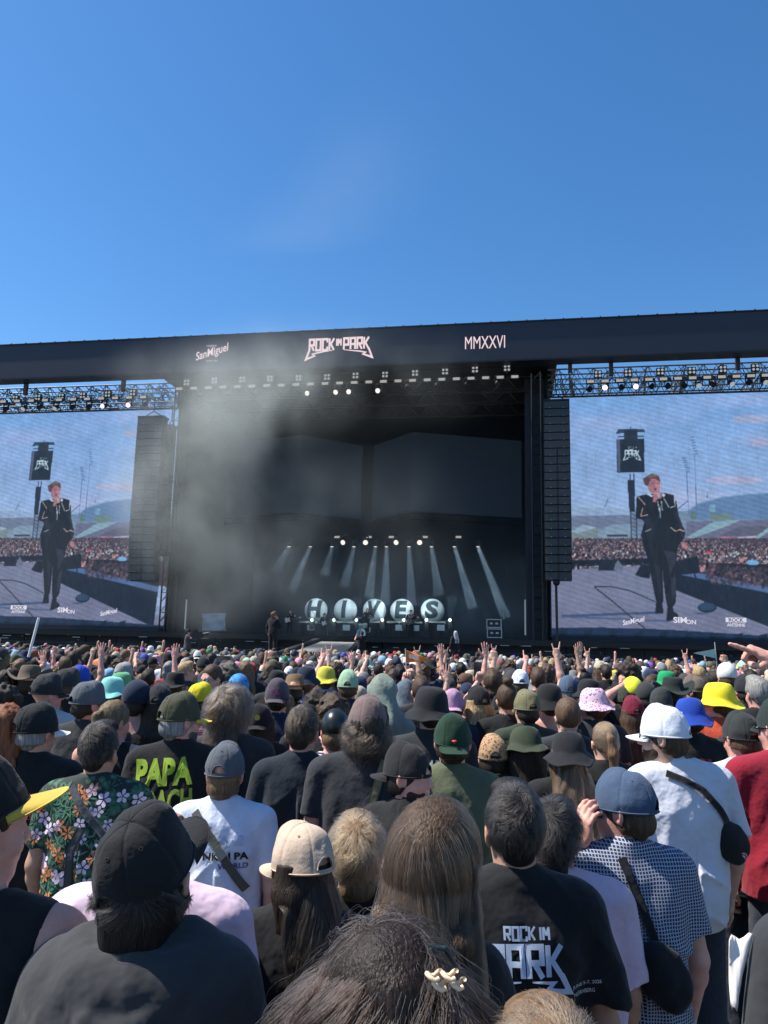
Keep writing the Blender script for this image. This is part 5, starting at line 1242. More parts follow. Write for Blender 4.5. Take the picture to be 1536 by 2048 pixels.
# ---- things lying on a garment: prints, straps, flowers (local coordinates of the person, projected along +Y from behind or -Y from the front)
def surf(p, me=None, side=1):
    me = me or p.shirt.data; n = len(me.vertices); co = np.empty(n * 3, np.float32); me.vertices.foreach_get('co', co); co = co.reshape(-1, 3)
    if not hasattr(p, 'bvh'):
        p.bvh = BVHTree.FromPolygons([tuple(float(c) for c in v) for v in co], [tuple(q.vertices) for q in me.polygons])
    return p.bvh
def drop(p, x, z, off=.004, d=(0, 1, 0), o=-1.0):
    b = surf(p); d = Vector(d)
    hit = b.ray_cast(Vector((x, 0, z)) + d * o, d)
    if hit[0] is None: return None
    return hit[0] - d * off
def decal(p, polys, cx, cz, wid, name, m, color=None, rot=0.0, cuts=2, off=.004, d=(0, 1, 0), hgt=None):
    a = np.array([v for pl in polys for v in pl]); lo = a.min(0); hi = a.max(0); c = (lo + hi) / 2; s = wid / (hi[0] - lo[0]); sz = s if hgt is None else hgt / (hi[1] - lo[1])
    bm = bmesh.new()
    for pl in polys:
        try: bm.faces.new([bm.verts.new((v[0], 0, v[1])) for v in pl])
        except ValueError: pass
    if cuts: bmesh.ops.subdivide_edges(bm, edges=bm.edges[:], cuts=cuts, use_grid_fill=True)
    bmesh.ops.triangulate(bm, faces=bm.faces[:])
    dead = []
    # right of the picture = right of the back when seen from behind
    sd = 1 if d[1] > 0 else -1
    for v in bm.verts:
        x = (v.co.x - c[0]) * s; z = (v.co.z - c[1]) * sz; x, z = x * math.cos(rot) - z * math.sin(rot), x * math.sin(rot) + z * math.cos(rot)
        q = drop(p, cx + sd * x, cz + z, off, d)
        if q is None: dead.append(v)
        else: v.co = q
    if dead: bmesh.ops.delete(bm, geom=dead, context='VERTS')
    me = bpy.data.meshes.new(name); bm.to_mesh(me); bm.free()
    return link(name, me, m, p.shirt, color=color)
def tdecal(p, s, cx, cz, wid, hgt, name='print_text', color=(.7, .7, .72), bold=.02, rot=0.0, m=None, sub=True):
    V, Fc = text_mesh(s, 1.0, bold); return decal(p, [[(V[i][0], V[i][1]) for i in f] for f in Fc], cx, cz, wid, name, m or M_plain, color, rot, 1, .0045, hgt=hgt)
def strap_path(p, pts, wid, m, name, color, off=.006, label=None, cat='strap', n=26, twist=0.0):
    """a band pressed on the back along points (x, z), top-level because it can be lifted off"""
    q = []; P0 = [np.array(a, float) for a in pts]
    for i in range(n):
        t = i / (n - 1) * (len(P0) - 1); k = min(int(t), len(P0) - 2); f = t - k; q.append(P0[k] * (1 - f) + P0[k + 1] * f)
    V = []; Fc = []
    for i in range(n):
        d = q[min(i + 1, n - 1)] - q[max(i - 1, 0)]; d = d / (np.linalg.norm(d) + 1e-9); nn = np.array([-d[1], d[0]])
        ok = []
        for sg in (-1, -.5, 0, .5, 1):
            c = q[i] + nn * sg * wid / 2; h_ = drop(p, c[0], c[1], off); ok.append(h_)
        base = [v for v in ok if v is not None]
        if not base: ok = [Vector((q[i][0], -.1, q[i][1]))] * 5; base = ok
        ym = min(v.y for v in base)
        for j, sg in enumerate((-1, -.5, 0, .5, 1)):
            c = q[i] + nn * sg * wid / 2; yv = ok[j].y if ok[j] is not None else ym; V.append((c[0], yv * .5 + ym * .5, c[1]))
    m5 = 5; V = np.array(V)
    ys = V[:, 1].reshape(n, 5); k_ = np.array([1, 2, 1]) / 4
    for _ in range(2): ys[1:-1] = ys[:-2] * k_[0] + ys[1:-1] * k_[1] + ys[2:] * k_[2]
    V[:, 1] = ys.ravel(); nV = len(V); V2 = V.copy(); V2[:, 1] += .003
    for i in range(n - 1):
        for j in range(4):
            f = (i * 5 + j, (i + 1) * 5 + j, (i + 1) * 5 + j + 1, i * 5 + j + 1); Fc.append(f); Fc.append(tuple(a + nV for a in f[::-1]))
        for j in (0, 4): Fc.append((i * 5 + j, (i + 1) * 5 + j, (i + 1) * 5 + j + nV, i * 5 + j + nV))
    me = mk_mesh(name, np.concatenate([V, V2]), Fc); return me
def on_person(p, name): # a top-level object placed in the frame of a person
    return p.e.matrix_world.copy() if False else (Matrix.Translation(p.e.location) @ p.e.rotation_euler.to_matrix().to_4x4() @ Matrix.Scale(p.s, 4))
# ------------------------------------------------------------------ the people one can tell apart, nearest first
BK = (.015, .0155, .017); CH = (.032, .034, .037); NV = (.022, .030, .055); WH = (.66, .67, .70); OL = (.085, .085, .055); TQ = (.30, .62, .55)
HERO = []                                     # (px, py, distance, phrase) of people that others are described by
def hero(px, py, d, phrase=None, **k):
    if 2.9 <= d < 6.9: d *= 1.10
    if 'lod' not in k: k['lod'] = 0 if d < 4.9 else 1
    p = at(px, py, d, **k); HERO.append((px, py, d, phrase, p)); return p
def worn(p, name, me, m, color, label, cat, kids=None):
    o = link(name, me, m, None, None, color); o.matrix_world = on_person(p, name); tag(o, label, cat); return o
# --- pattern materials
def gingham(name, a, b, f):
    m, t, bs = newmat(name); N = t.nodes.new; L = t.links.new; tc = N('ShaderNodeTexCoord'); sp_ = N('ShaderNodeSeparateXYZ'); L(tc.outputs['Object'], sp_.inputs[0])
    nz = N('ShaderNodeTexNoise'); nz.inputs['Scale'].default_value = 7; L(tc.outputs['Object'], nz.inputs[0])
    outs = []
    for i in (0, 2):
        ad = N('ShaderNodeMath'); ad.operation = 'MULTIPLY_ADD'; ad.inputs[1].default_value = .02; L(nz.outputs[0], ad.inputs[0]); L(sp_.outputs[i], ad.inputs[2])
        ml = N('ShaderNodeMath'); ml.operation = 'MULTIPLY'; ml.inputs[1].default_value = f; L(ad.outputs[0], ml.inputs[0])
        fr = N('ShaderNodeMath'); fr.operation = 'FRACT'; L(ml.outputs[0], fr.inputs[0]); g_ = N('ShaderNodeMath'); g_.operation = 'GREATER_THAN'; g_.inputs[1].default_value = .70; L(fr.outputs[0], g_.inputs[0]); outs.append(g_)
    mxx = N('ShaderNodeMath'); mxx.operation = 'MAXIMUM'; L(outs[0].outputs[0], mxx.inputs[0]); L(outs[1].outputs[0], mxx.inputs[1])
    mi = N('ShaderNodeMix'); mi.data_type = 'RGBA'; mi.inputs[6].default_value = (*a, 1); mi.inputs[7].default_value = (*b, 1); L(mxx.outputs[0], mi.inputs[0]); L(mi.outputs[2], bs.inputs['Base Color']); bs.inputs['Roughness'].default_value = .85; bs.inputs['Specular IOR Level'].default_value = .2
    return m
def stripes(name, a, b, f, duty, c=None):
    m, t, bs = newmat(name); N = t.nodes.new; L = t.links.new; tc = N('ShaderNodeTexCoord'); sp_ = N('ShaderNodeSeparateXYZ'); L(tc.outputs['Object'], sp_.inputs[0])
    ml = N('ShaderNodeMath'); ml.operation = 'MULTIPLY'; ml.inputs[1].default_value = f; L(sp_.outputs[2], ml.inputs[0]); fr = N('ShaderNodeMath'); fr.operation = 'FRACT'; L(ml.outputs[0], fr.inputs[0])
    g_ = N('ShaderNodeMath'); g_.operation = 'GREATER_THAN'; g_.inputs[1].default_value = duty; L(fr.outputs[0], g_.inputs[0])
    mi = N('ShaderNodeMix'); mi.data_type = 'RGBA'; mi.inputs[6].default_value = (*a, 1); mi.inputs[7].default_value = (*b, 1); L(g_.outputs[0], mi.inputs[0]); L(mi.outputs[2], bs.inputs['Base Color']); bs.inputs['Roughness'].default_value = .85
    return m
def spots(name, a, b, c, f, th):
    m, t, bs = newmat(name); N = t.nodes.new; L = t.links.new; tc = N('ShaderNodeTexCoord'); v = N('ShaderNodeTexVoronoi'); v.inputs['Scale'].default_value = f; L(tc.outputs['Object'], v.inputs['Vector'])
    l1 = N('ShaderNodeMath'); l1.operation = 'LESS_THAN'; l1.inputs[1].default_value = th; L(v.outputs['Distance'], l1.inputs[0]); l2 = N('ShaderNodeMath'); l2.operation = 'LESS_THAN'; l2.inputs[1].default_value = th * .55; L(v.outputs['Distance'], l2.inputs[0])
    m1 = N('ShaderNodeMix'); m1.data_type = 'RGBA'; m1.inputs[6].default_value = (*a, 1); m1.inputs[7].default_value = (*b, 1); L(l1.outputs[0], m1.inputs[0])
    m2 = N('ShaderNodeMix'); m2.data_type = 'RGBA'; m2.inputs[7].default_value = (*c, 1); L(m1.outputs[2], m2.inputs[6]); L(l2.outputs[0], m2.inputs[0]); L(m2.outputs[2], bs.inputs['Base Color']); bs.inputs['Roughness'].default_value = .85
    return m
M_ging = gingham('gingham_cloth', (.018, .026, .055), (.34, .37, .46), 92)
M_leo = spots('leopard_cloth', (.42, .25, .13), (.035, .022, .015), (.28, .15, .07), 62, .36)
M_pinkdot = spots('dotted_pink_cloth', (.72, .48, .58), (.10, .10, .22), (.55, .12, .2), 58, .34)
M_tropic = spots('leafy_green_cloth', (.012, .022, .020), (.03, .10, .06), (.07, .17, .10), 26, .42)
M_breton = stripes('striped_cloth', (.60, .62, .66), (.03, .035, .07), 46, .55)
M_bluestripe = stripes('blue_striped_cloth', (.62, .64, .66), (.16, .36, .50), 17, .82)
M_redstripe = stripes('red_striped_cloth', (.55, .10, .13), (.60, .50, .5), 60, .6)
M_camo = spots('camouflage_cloth', (.05, .17, .48), (.02, .32, .62), (.01, .05, .18), 22, .5)

# 1  dark wavy hair filling the bottom centre
p = hero(800, 1846, 1.2, 'the dark wavy hair at the bottom', hair='wavy', hcol=(.020, .012, .009), fem=True, hyaw=.18, hpitch=-.10, hroll=-.10, shirt='tee', scol=BK, strands=60000, srad=.00045, headk=1.0, seed=11, label='person with very long dark wavy hair filling the bottom centre of the crowd')
hs_ = p.hair
clip = MB()
for i, (x, z) in enumerate(((.028, .215), (.050, .212), (.060, .200), (.036, .202))):
    clip.tube([(x + .010 * math.cos(a), -.112 + .010 * math.sin(a), z + .004 * math.cos(2 * a)) for a in np.linspace(0, 5.2, 9)], .0035, 6)
o = clip.build('hair_clip', M_plastic, None, smooth=True, color=(.75, .55, .36)); o.matrix_world = on_person(p, '') @ p.Hm @ Matrix.Translation((.02, -.02, .012)); tag(o, 'pale beige hair clip curls pinned in the dark wavy hair', 'hair clip')
gl = MB().tube([(.085, -.055, .235), (.105, -.03, .20), (.118, .01, .165), (.122, .03, .150)], .0035, 8).sphere((.122, .03, .147), (.006, .006, .009), 6).tube([(.085, -.055, .235), (.06, -.07, .243)], .003, 8)
o = gl.build('glasses', M_plastic, None, smooth=True, color=(.015, .05, .06)); o.matrix_world = on_person(p, '') @ p.Hm; tag(o, 'dark teal glasses pushed up into the long wavy hair', 'glasses')
# brown crown at the very bottom edge
p = hero(1095, 2012, 1.1, 'the brown head cut by the bottom edge', hair='medium', hcol='light brown', fem=True, shirt='tee', scol=BK, strands=7000, seed=12, label='light brown haired person cut off by the bottom edge below the festival tee')
# 2  black cap and hoodie
p = hero(310, 1602, 1.64, 'the black hoodie man', hat='cap', hatcol=BK, hattilt=.48, hatdir=-.30, hair='medium', hcol='black', shirt='hoodie', scol=(.042, .043, .046), hyaw=-.10, hpitch=.06, hair_off=(0, 0, -.015), bw=.86, sx=.175, strands=7000, seed=13, label='man in black cap and black hoodie seen from behind, bottom left', hatk=.96)
p.hair['label'] = 'black hair curling out under the cap'
# 3  left edge, sleeveless top
p = hero(-32, 1512, 1.72, 'the sleeveless man at the left edge', hat='snapback', hatcol=BK, brimcol=(.50, .34, .06), hatdir=-.45, hattilt=.42, hair='buzz', hcol='dark', shirt='tank', scol=BK, hyaw=-.7, bw=1.02, seed=14, skin='pink', label='sleeveless man at the left edge in black cap with yellow brim')
fp = MB();
# 4  floral shirt
p = hero(205, 1442, 3.3, 'the floral shirt man', hair='short', hcol='black', shirt='shirt', scol=BK, smat=M_tropic, hyaw=-.16, strands=6000, fat=.7, bw=1.03, seed=15, skin='tan', label='dark haired man in black floral Hawaiian shirt with crossed grey strap')
rf = random.Random(5)
def flower(n, r0, r1, wd, rot): # petals as polygons
    q = []
    for k in range(n):
        a = rot + 2 * math.pi * k / n; c, s = math.cos(a), math.sin(a)
        q.append([(c * u - s * v_, s * u + c * v_) for u, v_ in ((r0, 0), ((r0 + r1) * .5, -wd), (r1 * .9, -wd * .7), (r1, 0), (r1 * .9, wd * .7), ((r0 + r1) * .5, wd))])
    return q
for nm, cnt, colr, n, rr_, wd in (('leaf_print', 70, (.035, .13, .07), 7, 1.0, .09), ('leaf_print', 40, (.09, .20, .13), 5, 1.0, .08), ('lily_print', 34, (.52, .17, .06), 6, 1.0, .18), ('blossom_print', 40, (.60, .48, .60), 5, 1.0, .30)):
    polys = []
    for i in range(cnt):
        cx, cz = rf.uniform(-.24, .24), rf.uniform(.98, 1.475); R_ = rf.uniform(.020, .034) if 'leaf' not in nm else rf.uniform(.03, .05)
        polys += [[(x * R_ + cx, z * R_ + cz) for x, z in f] for f in flower(n, .12, rr_, wd, rf.uniform(0, 6))]
    a_ = np.array([v for pl in polys for v in pl]); lo_, hi_ = a_.min(0), a_.max(0)
    decal(p, polys, (lo_[0] + hi_[0]) / 2, (lo_[1] + hi_[1]) / 2, hi_[0] - lo_[0], nm, M_plain, colr, 0, 1, .003 if 'leaf' in nm else .0042)
worn(p, 'shoulder_strap', strap_path(p, [(-.085, 1.475), (-.02, 1.40), (.07, 1.31), (.17, 1.22)], .034, None, 'shoulder_strap', None, .008), M_cloth, (.07, .075, .08), 'grey bag strap crossing the back of the floral shirt', 'strap')
worn(p, 'shoulder_strap', strap_path(p, [(.0, 1.31), (-.035, 1.22), (-.035, 1.05), (-.04, .92)], .036, None, 'shoulder_strap', None, .008), M_cloth, (.06, .065, .07), 'lower grey bag strap hanging down the floral shirt', 'strap')
# 5  beige cap, long hair
p = hero(603, 1645, 2.35, 'the beige cap woman', hat='cap', hatcol=(.50, .39, .29), hattilt=-.05, hatdir=0, hair='caplong', hcol='dark', fem=True, hyaw=.85, shirt='tee', scol=BK, strands=24000, srad=.0005, seed=16, skin='tan', label='woman in beige cap turned left with long dark wavy hair')
# 6  light brown head
p = hero(716, 1622, 2.5, 'the dark blonde head', hair='medium', hcol=(.19, .115, .06), fem=True, shirt='tee', scol=BK, hyaw=.1, strands=8000, srad=.0005, seed=17, label='person with messy dark blonde hair between beige cap and brown bob')
# 7  brown bob with ear
p = hero(868, 1592, 1.66, 'the brown bob head', fem=True, bw=.66, sx=.165, hdx=.025, hair='bob', hcol='brown', shirt='tee', scol=BK, hyaw=-.30, hpitch=-.05, strands=22000, srad=.00050, seed=18, headk=1.0, label='person with smooth brown bob hair and visible right ear')
worn(p, 'shoulder_strap', strap_path(p, [(.10, 1.47), (.15, 1.38), (.17, 1.22)], .010, None, 'shoulder_strap', None, .006, n=18), M_cloth, (.03, .03, .035), 'thin dark cord strap on the shoulder of the brown bob person', 'strap')
# 8  ROCK IM PARK tee
p = hero(1027, 1562, 2.3, 'the festival tee man', hair='short', hcol='black', shirt='oversize', scol=BK, hyaw=.06, strands=9000, bw=1.0, fat=.6, seed=19, skin='tan', label='black haired man in black festival tee with silver ROCK IM PARK print')
q, _ = logo_tee(); decal(p, q, .005, 1.315, .265, 'back_print', M_plain, (.50, .58, .72), .02, 2, .005)
tdecal(p, 'JUNE 5-7, 2026', .178, 1.25, .085, .012, color=(.6, .6, .62), bold=.01, rot=.10); tdecal(p, 'NÜRNBERG', .172, 1.23, .062, .013, color=(.6, .6, .62), bold=.01, rot=.10)
tdecal(p, 'Electric', .105, 1.105, .085, .020, color=(.45, .45, .48), bold=.02, rot=.03); tdecal(p, 'Callboy', .105, 1.08, .085, .022, color=(.45, .45, .48), bold=.02, rot=.03)
tdecal(p, 'SATURDAY, JUNE 6', -.03, 1.145, .11, .010, color=(.5, .5, .52), bold=.01); tdecal(p, 'MARTERIA', .04, 1.05, .12, .014, color=(.3, .3, .33), bold=.01)
ch = MB().tube([(-.062, -.045, 1.497), (-.045, -.068, 1.486), (0, -.080, 1.482), (.045, -.068, 1.487), (.062, -.045, 1.499)], .0014, 5)
o = ch.build('necklace', M_plastic, None, smooth=True, color=(.7, .45, .15)); o.matrix_world = on_person(p, ''); tag(o, 'thin gold chain round the neck above the festival tee', 'necklace')
# 9  pink tee behind it
p = hero(1108, 1592, 2.65, 'the pale pink tee person', hair='medium', hcol='black', shirt='oversize', scol=(.62, .46, .56), hyaw=-.45, fat=.8, bw=1.12, strands=4000, seed=20, skin='tan', label='person in pale pink tee behind the silver festival print')
# 10 blue cap, hand at ear, gingham shirt
p = hero(1243, 1540, 2.8, 'the gingham shirt man', hat='cap', hatcol=(.055, .085, .14), hattilt=0, hair='undercap', hcol='brown', shirt='shirt', scol=BK, smat=M_ging, hyaw=.95, yaw=.05, aL='ear', fat=.6, bw=1.02, seed=21, skin='pink', label='man in faded blue cap and navy gingham shirt holding his ear')
tdecal
worn(p, 'shoulder_strap', strap_path(p, [(-.045, 1.475), (-.02, 1.40), (.02, 1.28), (.055, 1.17)], .030, None, 'shoulder_strap', None, .010), M_cloth, (.016, .017, .02), 'black webbing strap running down the gingham shirt to its bag', 'strap')
def slingbag(p, cx, cz, L_, W_, T_, rot, col, label, patch=None):
    S = SDF((-L_, -T_ * 1.3, -W_), (L_, T_ * 1.3, W_), .006)
    S.ell((0, 0, 0), (L_ * .5, T_ * .8, W_ * .62), .03); S.cap((-L_ * .32, 0, W_ * .05), (L_ * .32, 0, -.01), T_ * .62, T_ * .55, .05)
    S.displace(lambda q_: vnoise(q_ * 24, 1, 3) * .006, .03)
    V, Fq = S.mesh(); c, s = math.cos(rot), math.sin(rot); V = np.stack([V[:, 0] * c - V[:, 2] * s, V[:, 1], V[:, 0] * s + V[:, 2] * c], 1)
    hq = drop(p, cx, cz, 0); y = hq.y if hq is not None else -.13
    V = V + np.array([cx, y - T_ * .62, cz]); e = empty('sling_bag'); e.matrix_world = on_person(p, ''); link('bag_body', mk_mesh('bag_body', V, Fq), M_cap, e, color=col); tag(e, label, 'bag')
    z = MB(); pts = [(cx + (t * L_ * .36) * c - (W_ * .16) * s, y - T_ * 1.42 + abs(t) * T_ * .25, cz + (t * L_ * .36) * s + W_ * .16 * c) for t in np.linspace(-1, 1, 9)]
    z.tube(pts, .003, 5).build('zip', M_plastic, e, color=(.12, .12, .13)); MB().bbox((pts[2][0] - .005, pts[2][1] - .008, pts[2][2] - .035), (pts[2][0] + .005, pts[2][1] - .004, pts[2][2])).build('zip_pull', M_plastic, e, color=(.45, .45, .45))
    if patch:
        px_, pz_ = cx + patch[0], cz + patch[1]; yy = y - T_ * 1.30
        for r_, cc, dy, nm in ((.019, (.62, .60, .58), 0, 'round_patch'), (.015, (.50, .05, .06), -.001, 'patch_emblem'), (.008, (.62, .60, .58), -.002, 'patch_emblem')):
            MB().lathe([(.0005, 0), (r_, 0), (r_, .003)], 20).build(nm, M_plain, e, Matrix.Translation((px_, yy + dy, pz_)) @ Matrix.Rotation(R(-75), 4, 'X'), color=cc)
    return e
slingbag(p, .055, 1.13, .22, .13, .045, -.95, (.014, .015, .018), 'black sling bag hanging on the back of the gingham shirt')
wt_ = MB().lathe([(.030, -.012), (.033, 0), (.030, .012)], 20).box((0, .033, 0), (.017, .006, .019))
o = wt_.build('wrist_watch', M_plastic, None, smooth=False, color=(.012, .013, .015)); o.matrix_world = on_person(p, '') @ Matrix(frame((-.165, -.02, 1.495), (.15, -.10, 1), (.8, .6, 0)).tolist()) @ Matrix.Translation((0, 0, -.012)); tag(o, 'black wrist watch on the raised wrist of the gingham shirt man', 'watch')
# 11 white cap, white tee
p = hero(1322, 1412, 3.5, 'the white cap man', hat='cap', hatcol=(.66, .68, .74), hair='undercap', hcol='brown', shirt='oversize', scol=(.60, .61, .67), hyaw=1.05, yaw=.05, fat=.5, bw=1.02, hdx=-.07, seed=22, skin='fair', label='bearded man in white cap and white oversized tee looking left')
worn(p, 'shoulder_strap', strap_path(p, [(-.10, 1.465), (-.03, 1.44), (.05, 1.40), (.12, 1.32), (.17, 1.25)], .030, None, 'shoulder_strap', None, .010), M_cloth, (.02, .021, .022), 'black strap over the shoulder of the white tee man', 'strap')
slingbag(p, .185, 1.17, .17, .13, .050, -.9, (.02, .022, .022), 'small black shoulder bag with round red badge on the white tee', (.035, -.05))
o = MB().tube([(-.066, .0, 1.505), (-.052, -.055, 1.492), (0, -.080, 1.484), (.052, -.055, 1.492), (.066, .0, 1.505)], .0018, 5).build('necklace', M_plastic, None, smooth=True, color=(.03, .02, .02)); o.matrix_world = on_person(p, ''); tag(o, 'thin dark cord round the neck of the white tee man', 'necklace')
beard = SDF((-.09, .0, -.03), (.09, .13, .13), .006)
beard.ell((0, .026, .062), (.0625, .066, .062), 0); beard.ell((0, .062, .026), (.034, .030, .026), .02); beard.ell((0, .125, .078), (.035, .05, .026), .01, '-'); beard.apply(lambda v, X, Y, Zz: np.maximum(v, Zz - .082 + 0 * X + 0 * Y))
MEB = mk_mesh('beard', *beard.mesh())
link('beard', MEB, M_hair, p.e, p.Hm, color=(.05, .03, .018))
def glasses_on(p, colr, label, lens=(.03, .03, .035)):
    m = MB().tube([(-.075, -.0, .122), (-.066, .088, .126)], .0022, 5).tube([(.075, -.0, .122), (.066, .088, .126)], .0022, 5)
    for s in (-1, 1): m.tube([(s * .034 + .024 * math.cos(a), .103 - abs(s * .034 + .024 * math.cos(a)) * .12, .118 + .017 * math.sin(a)) for a in np.linspace(0, 2 * math.pi, 15)], .0022, 5)
    m.tube([(-.010, .105, .122), (.010, .105, .122)], .002, 5); e = empty('glasses'); e.matrix_world = on_person(p, '') @ p.Hm; m.build('frame', M_plastic, e, smooth=True, color=colr)
    for s in (-1, 1): MB().lathe([(.0005, 0), (.022, 0), (.0225, .001)], 16).build('lens', M_plastic, e, Matrix.Translation((s * .034, .099, .118)) @ Matrix.Rotation(R(-90), 4, 'X') @ Matrix.Diagonal((1, .75, 1, 1)), color=lens)
    tag(e, label, 'glasses'); return e
glasses_on(p, (.03, .02, .02), 'thin dark glasses on the face of the white cap man', (.30, .22, .18))
# 12 maroon tee, black cap, right edge
p = hero(1552, 1400, 3.7, 'the crimson tee man', hat='cap', hatcol=(.022, .030, .030), hair='undercap', hcol='grey', shirt='tee', scol=(.24, .014, .030), hyaw=.35, hatdir=.0, fat=.9, bw=1.08, seed=23, skin='pink', label='man in crimson tee and black cap at the right edge')
glasses_on(p, (.01, .01, .01), 'black glasses on the crimson tee man at the right edge')
# 13 bottom right shoulder
p = hero(1765, 1500, 1.6, None, hair='short', hcol='brown', shirt='tee', scol=CH, aL='down', fat=.6, seed=24, skin='pink', bw=1.05, label='charcoal tee shoulder and bare forearm cut off by the bottom right edge')
pa = MB(); pv_ = []
for i in range(7):
    for j in range(9): s, t = i / 6, j / 8; pv_.append((s * .07 * (1 - t * .75), .012 * math.sin(s * 5 + t * 3), -t * .20 + s * .02 + .01 * math.sin(s * 9)))
pa.add(pv_, [(i * 9 + j, (i + 1) * 9 + j, (i + 1) * 9 + j + 1, i * 9 + j + 1) for i in range(6) for j in range(8)])
o = pa.build('paper_napkin', M_plain, None, Matrix.Translation(P(1458, 1880, 1.6)) @ Matrix.Scale(.62, 4), smooth=True, color=(.80, .74, .70)); o.modifiers.new('thick', 'SOLIDIFY').thickness = .003; tag(o, 'crumpled cream paper napkin beside the charcoal tee at bottom right', 'napkin')
# 14 mauve cap, olive strap
p = hero(736, 1392, 3.5, 'the mauve cap man', hat='cap', hatcol=(.15, .105, .10), hair='caplong', hcol='black', shirt='tee', scol=(.030, .031, .036), hyaw=.12, fat=.7, bw=1.09, seed=25, hair_off=(0, 0, .0), label='broad man in mauve brown cap and black tee with olive strap')
bpy.data.objects.remove(p.hair); p.hair = link('hair', cached('bob14', 'hair', lambda: hair_vf('medium', .0075, 3)), M_hair, p.e, p.Hm @ Matrix.Translation((0, -.006, -.035)), color=HC['dark']); add_strands(p.hair, hair_path('mullet', 5000, 31) * np.array([1, 1, .8]), HC['dark'], .0004)
worn(p, 'shoulder_strap', strap_path(p, [(.085, 1.475), (.06, 1.40), (.03, 1.30), (.005, 1.20), (-.02, 1.05)], .038, None, 'shoulder_strap', None, .008), M_cloth, (.20, .155, .085), 'olive tan bag strap down the back of the mauve cap man', 'strap')
# 15
p = hero(607, 1410, 3.75, 'the short dark haired man in navy tee', hair='short', hcol='dark', shirt='tee', scol=(.016, .022, .030), hyaw=-.2, strands=5000, seed=26, skin='pink', label='man with neat short dark hair and dark navy tee')
# 16 grey cap white tee
p = hero(455, 1486, 3.2, 'the grey cap man', hat='cap', hatcol=(.085, .095, .11), hair='capshort', hcol='light brown', shirt='tee', scol=(.58, .62, .72), hyaw=-.08, strands=3000, seed=27, skin='pink', hair_off=(0, -.004, -.02), label='man in grey cap and white printed band tee with olive strap')
worn(p, 'shoulder_strap', strap_path(p, [(-.115, 1.46), (-.06, 1.40), (.0, 1.33), (.06, 1.25), (.14, 1.14)], .036, None, 'shoulder_strap', None, .010), M_cloth, (.085, .088, .07), 'olive grey strap crossing the white printed tee', 'strap')
bk_ = MB().box((0, 0, 0), (.022, .006, .020)); hq = drop(p, .028, 1.30, .02)
o = bk_.build('strap_buckle', M_plastic, None, color=(.22, .23, .20)); o.matrix_world = on_person(p, '') @ Matrix.Translation(hq) @ Matrix.Rotation(.75, 4, 'Y'); tag(o, 'pale plastic buckle on the olive strap over the white tee', 'buckle')
tdecal(p, 'NKIN PA', .045, 1.285, .20, .032, color=(.015, .015, .02), bold=.04, rot=.03); tdecal(p, 'WORLD', .08, 1.245, .13, .024, color=(.10, .06, .22), bold=.02, rot=.03); tdecal(p, 'TEXAS 02', .03, 1.35, .18, .045, color=(.42, .48, .66), bold=.01, rot=.02)
# 17 pink pastel tee with cloud
p = hero(312, 1640, 2.15, 'the pastel tee person', H=1.70, hpitch=-1.2, headk=.94, hair='short', hcol='brown', shirt='oversize', scol=(.66, .50, .60), fat=.7, bw=1.12, seed=28, skin='pink', label='person in pastel pink and lilac tee with cloud print')
def circ(cx, cz, r, n=14): return [(cx + r * math.cos(2 * math.pi * k / n), cz + r * math.sin(2 * math.pi * k / n)) for k in range(n)]
cl_ = [(.135, 1.375, .028), (.108, 1.395, .025), (.155, 1.345, .022), (.12, 1.345, .03), (.095, 1.365, .026), (.15, 1.318, .016), (.125, 1.315, .018)]
def raw(p, polys, name, colr, off, cuts=1):
    a_ = np.array([v for pl in polys for v in pl]); lo_, hi_ = a_.min(0), a_.max(0)
    return decal(p, polys, (lo_[0] + hi_[0]) / 2, (lo_[1] + hi_[1]) / 2, hi_[0] - lo_[0], name, M_plain, colr, 0, cuts, off)
raw(p, [circ(x, z, r + .0022) for x, z, r in cl_], 'cloud_outline', (.03, .03, .08), .003, 0); raw(p, [circ(x, z, r) for x, z, r in cl_], 'cloud_print', (.50, .60, .78), .0042, 0)
for cx, cz in ((-.125, 1.375), (-.15, 1.305)):
    raw(p, [[(cx - .019, cz), (cx, cz + .026), (cx + .019, cz), (cx, cz - .026)]], 'star_outline', (.05, .04, .05), .003); raw(p, [[(cx - .015, cz), (cx, cz + .021), (cx + .015, cz), (cx, cz - .021)]], 'star_print', (.75, .55, .05), .0042)
raw(p, [circ(-.105, 1.33 - .012 * i, .010 + .002 * (i % 2)) for i in range(6)], 'rainbow_print', (.75, .10, .30), .003, 0); raw(p, [circ(-.108, 1.29 - .012 * i, .009) for i in range(4)], 'rainbow_print', (.80, .30, .10), .0042, 0)
# 18 green backwards cap
p = hero(905, 1426, 3.5, 'the dark green cap man', hat='cap', hatcol=(.014, .040, .024), hatdir=math.pi, hattilt=-.10, hair='capshort', hcol='dark', shirt='tee', scol=(.10, .115, .07), hyaw=.0, seed=29, skin='pink', curve=.7, label='man in dark green cap worn backwards and olive tee')
em = MB().lathe([(.0005, 0), (.010, -.002), (.012, -.006)], 12).box((0, 0, -.010), (.003, .003, .006)); o = em.build('mushroom_badge', M_plain, p.hat, smooth=False, color=(.55, .05, .06)); o.matrix_local = Matrix.Translation((0.004, .113, .165)) @ Matrix.Rotation(0, 4, 'X')
# 19 face in profile
p = hero(822, 1488, 3.1, 'the man in profile', hat='cap', hatdir=math.pi, hatcol=(.022, .021, .022), hair='undercap', hcol='black', shirt='tee', scol=BK, hyaw=-1.45, yaw=-.6, seed=30, skin='pink', label='man in black cap turned sideways, face in profile towards the green cap')
link('beard', MEB, M_hair, p.e, p.Hm, color=(.03, .02, .015))
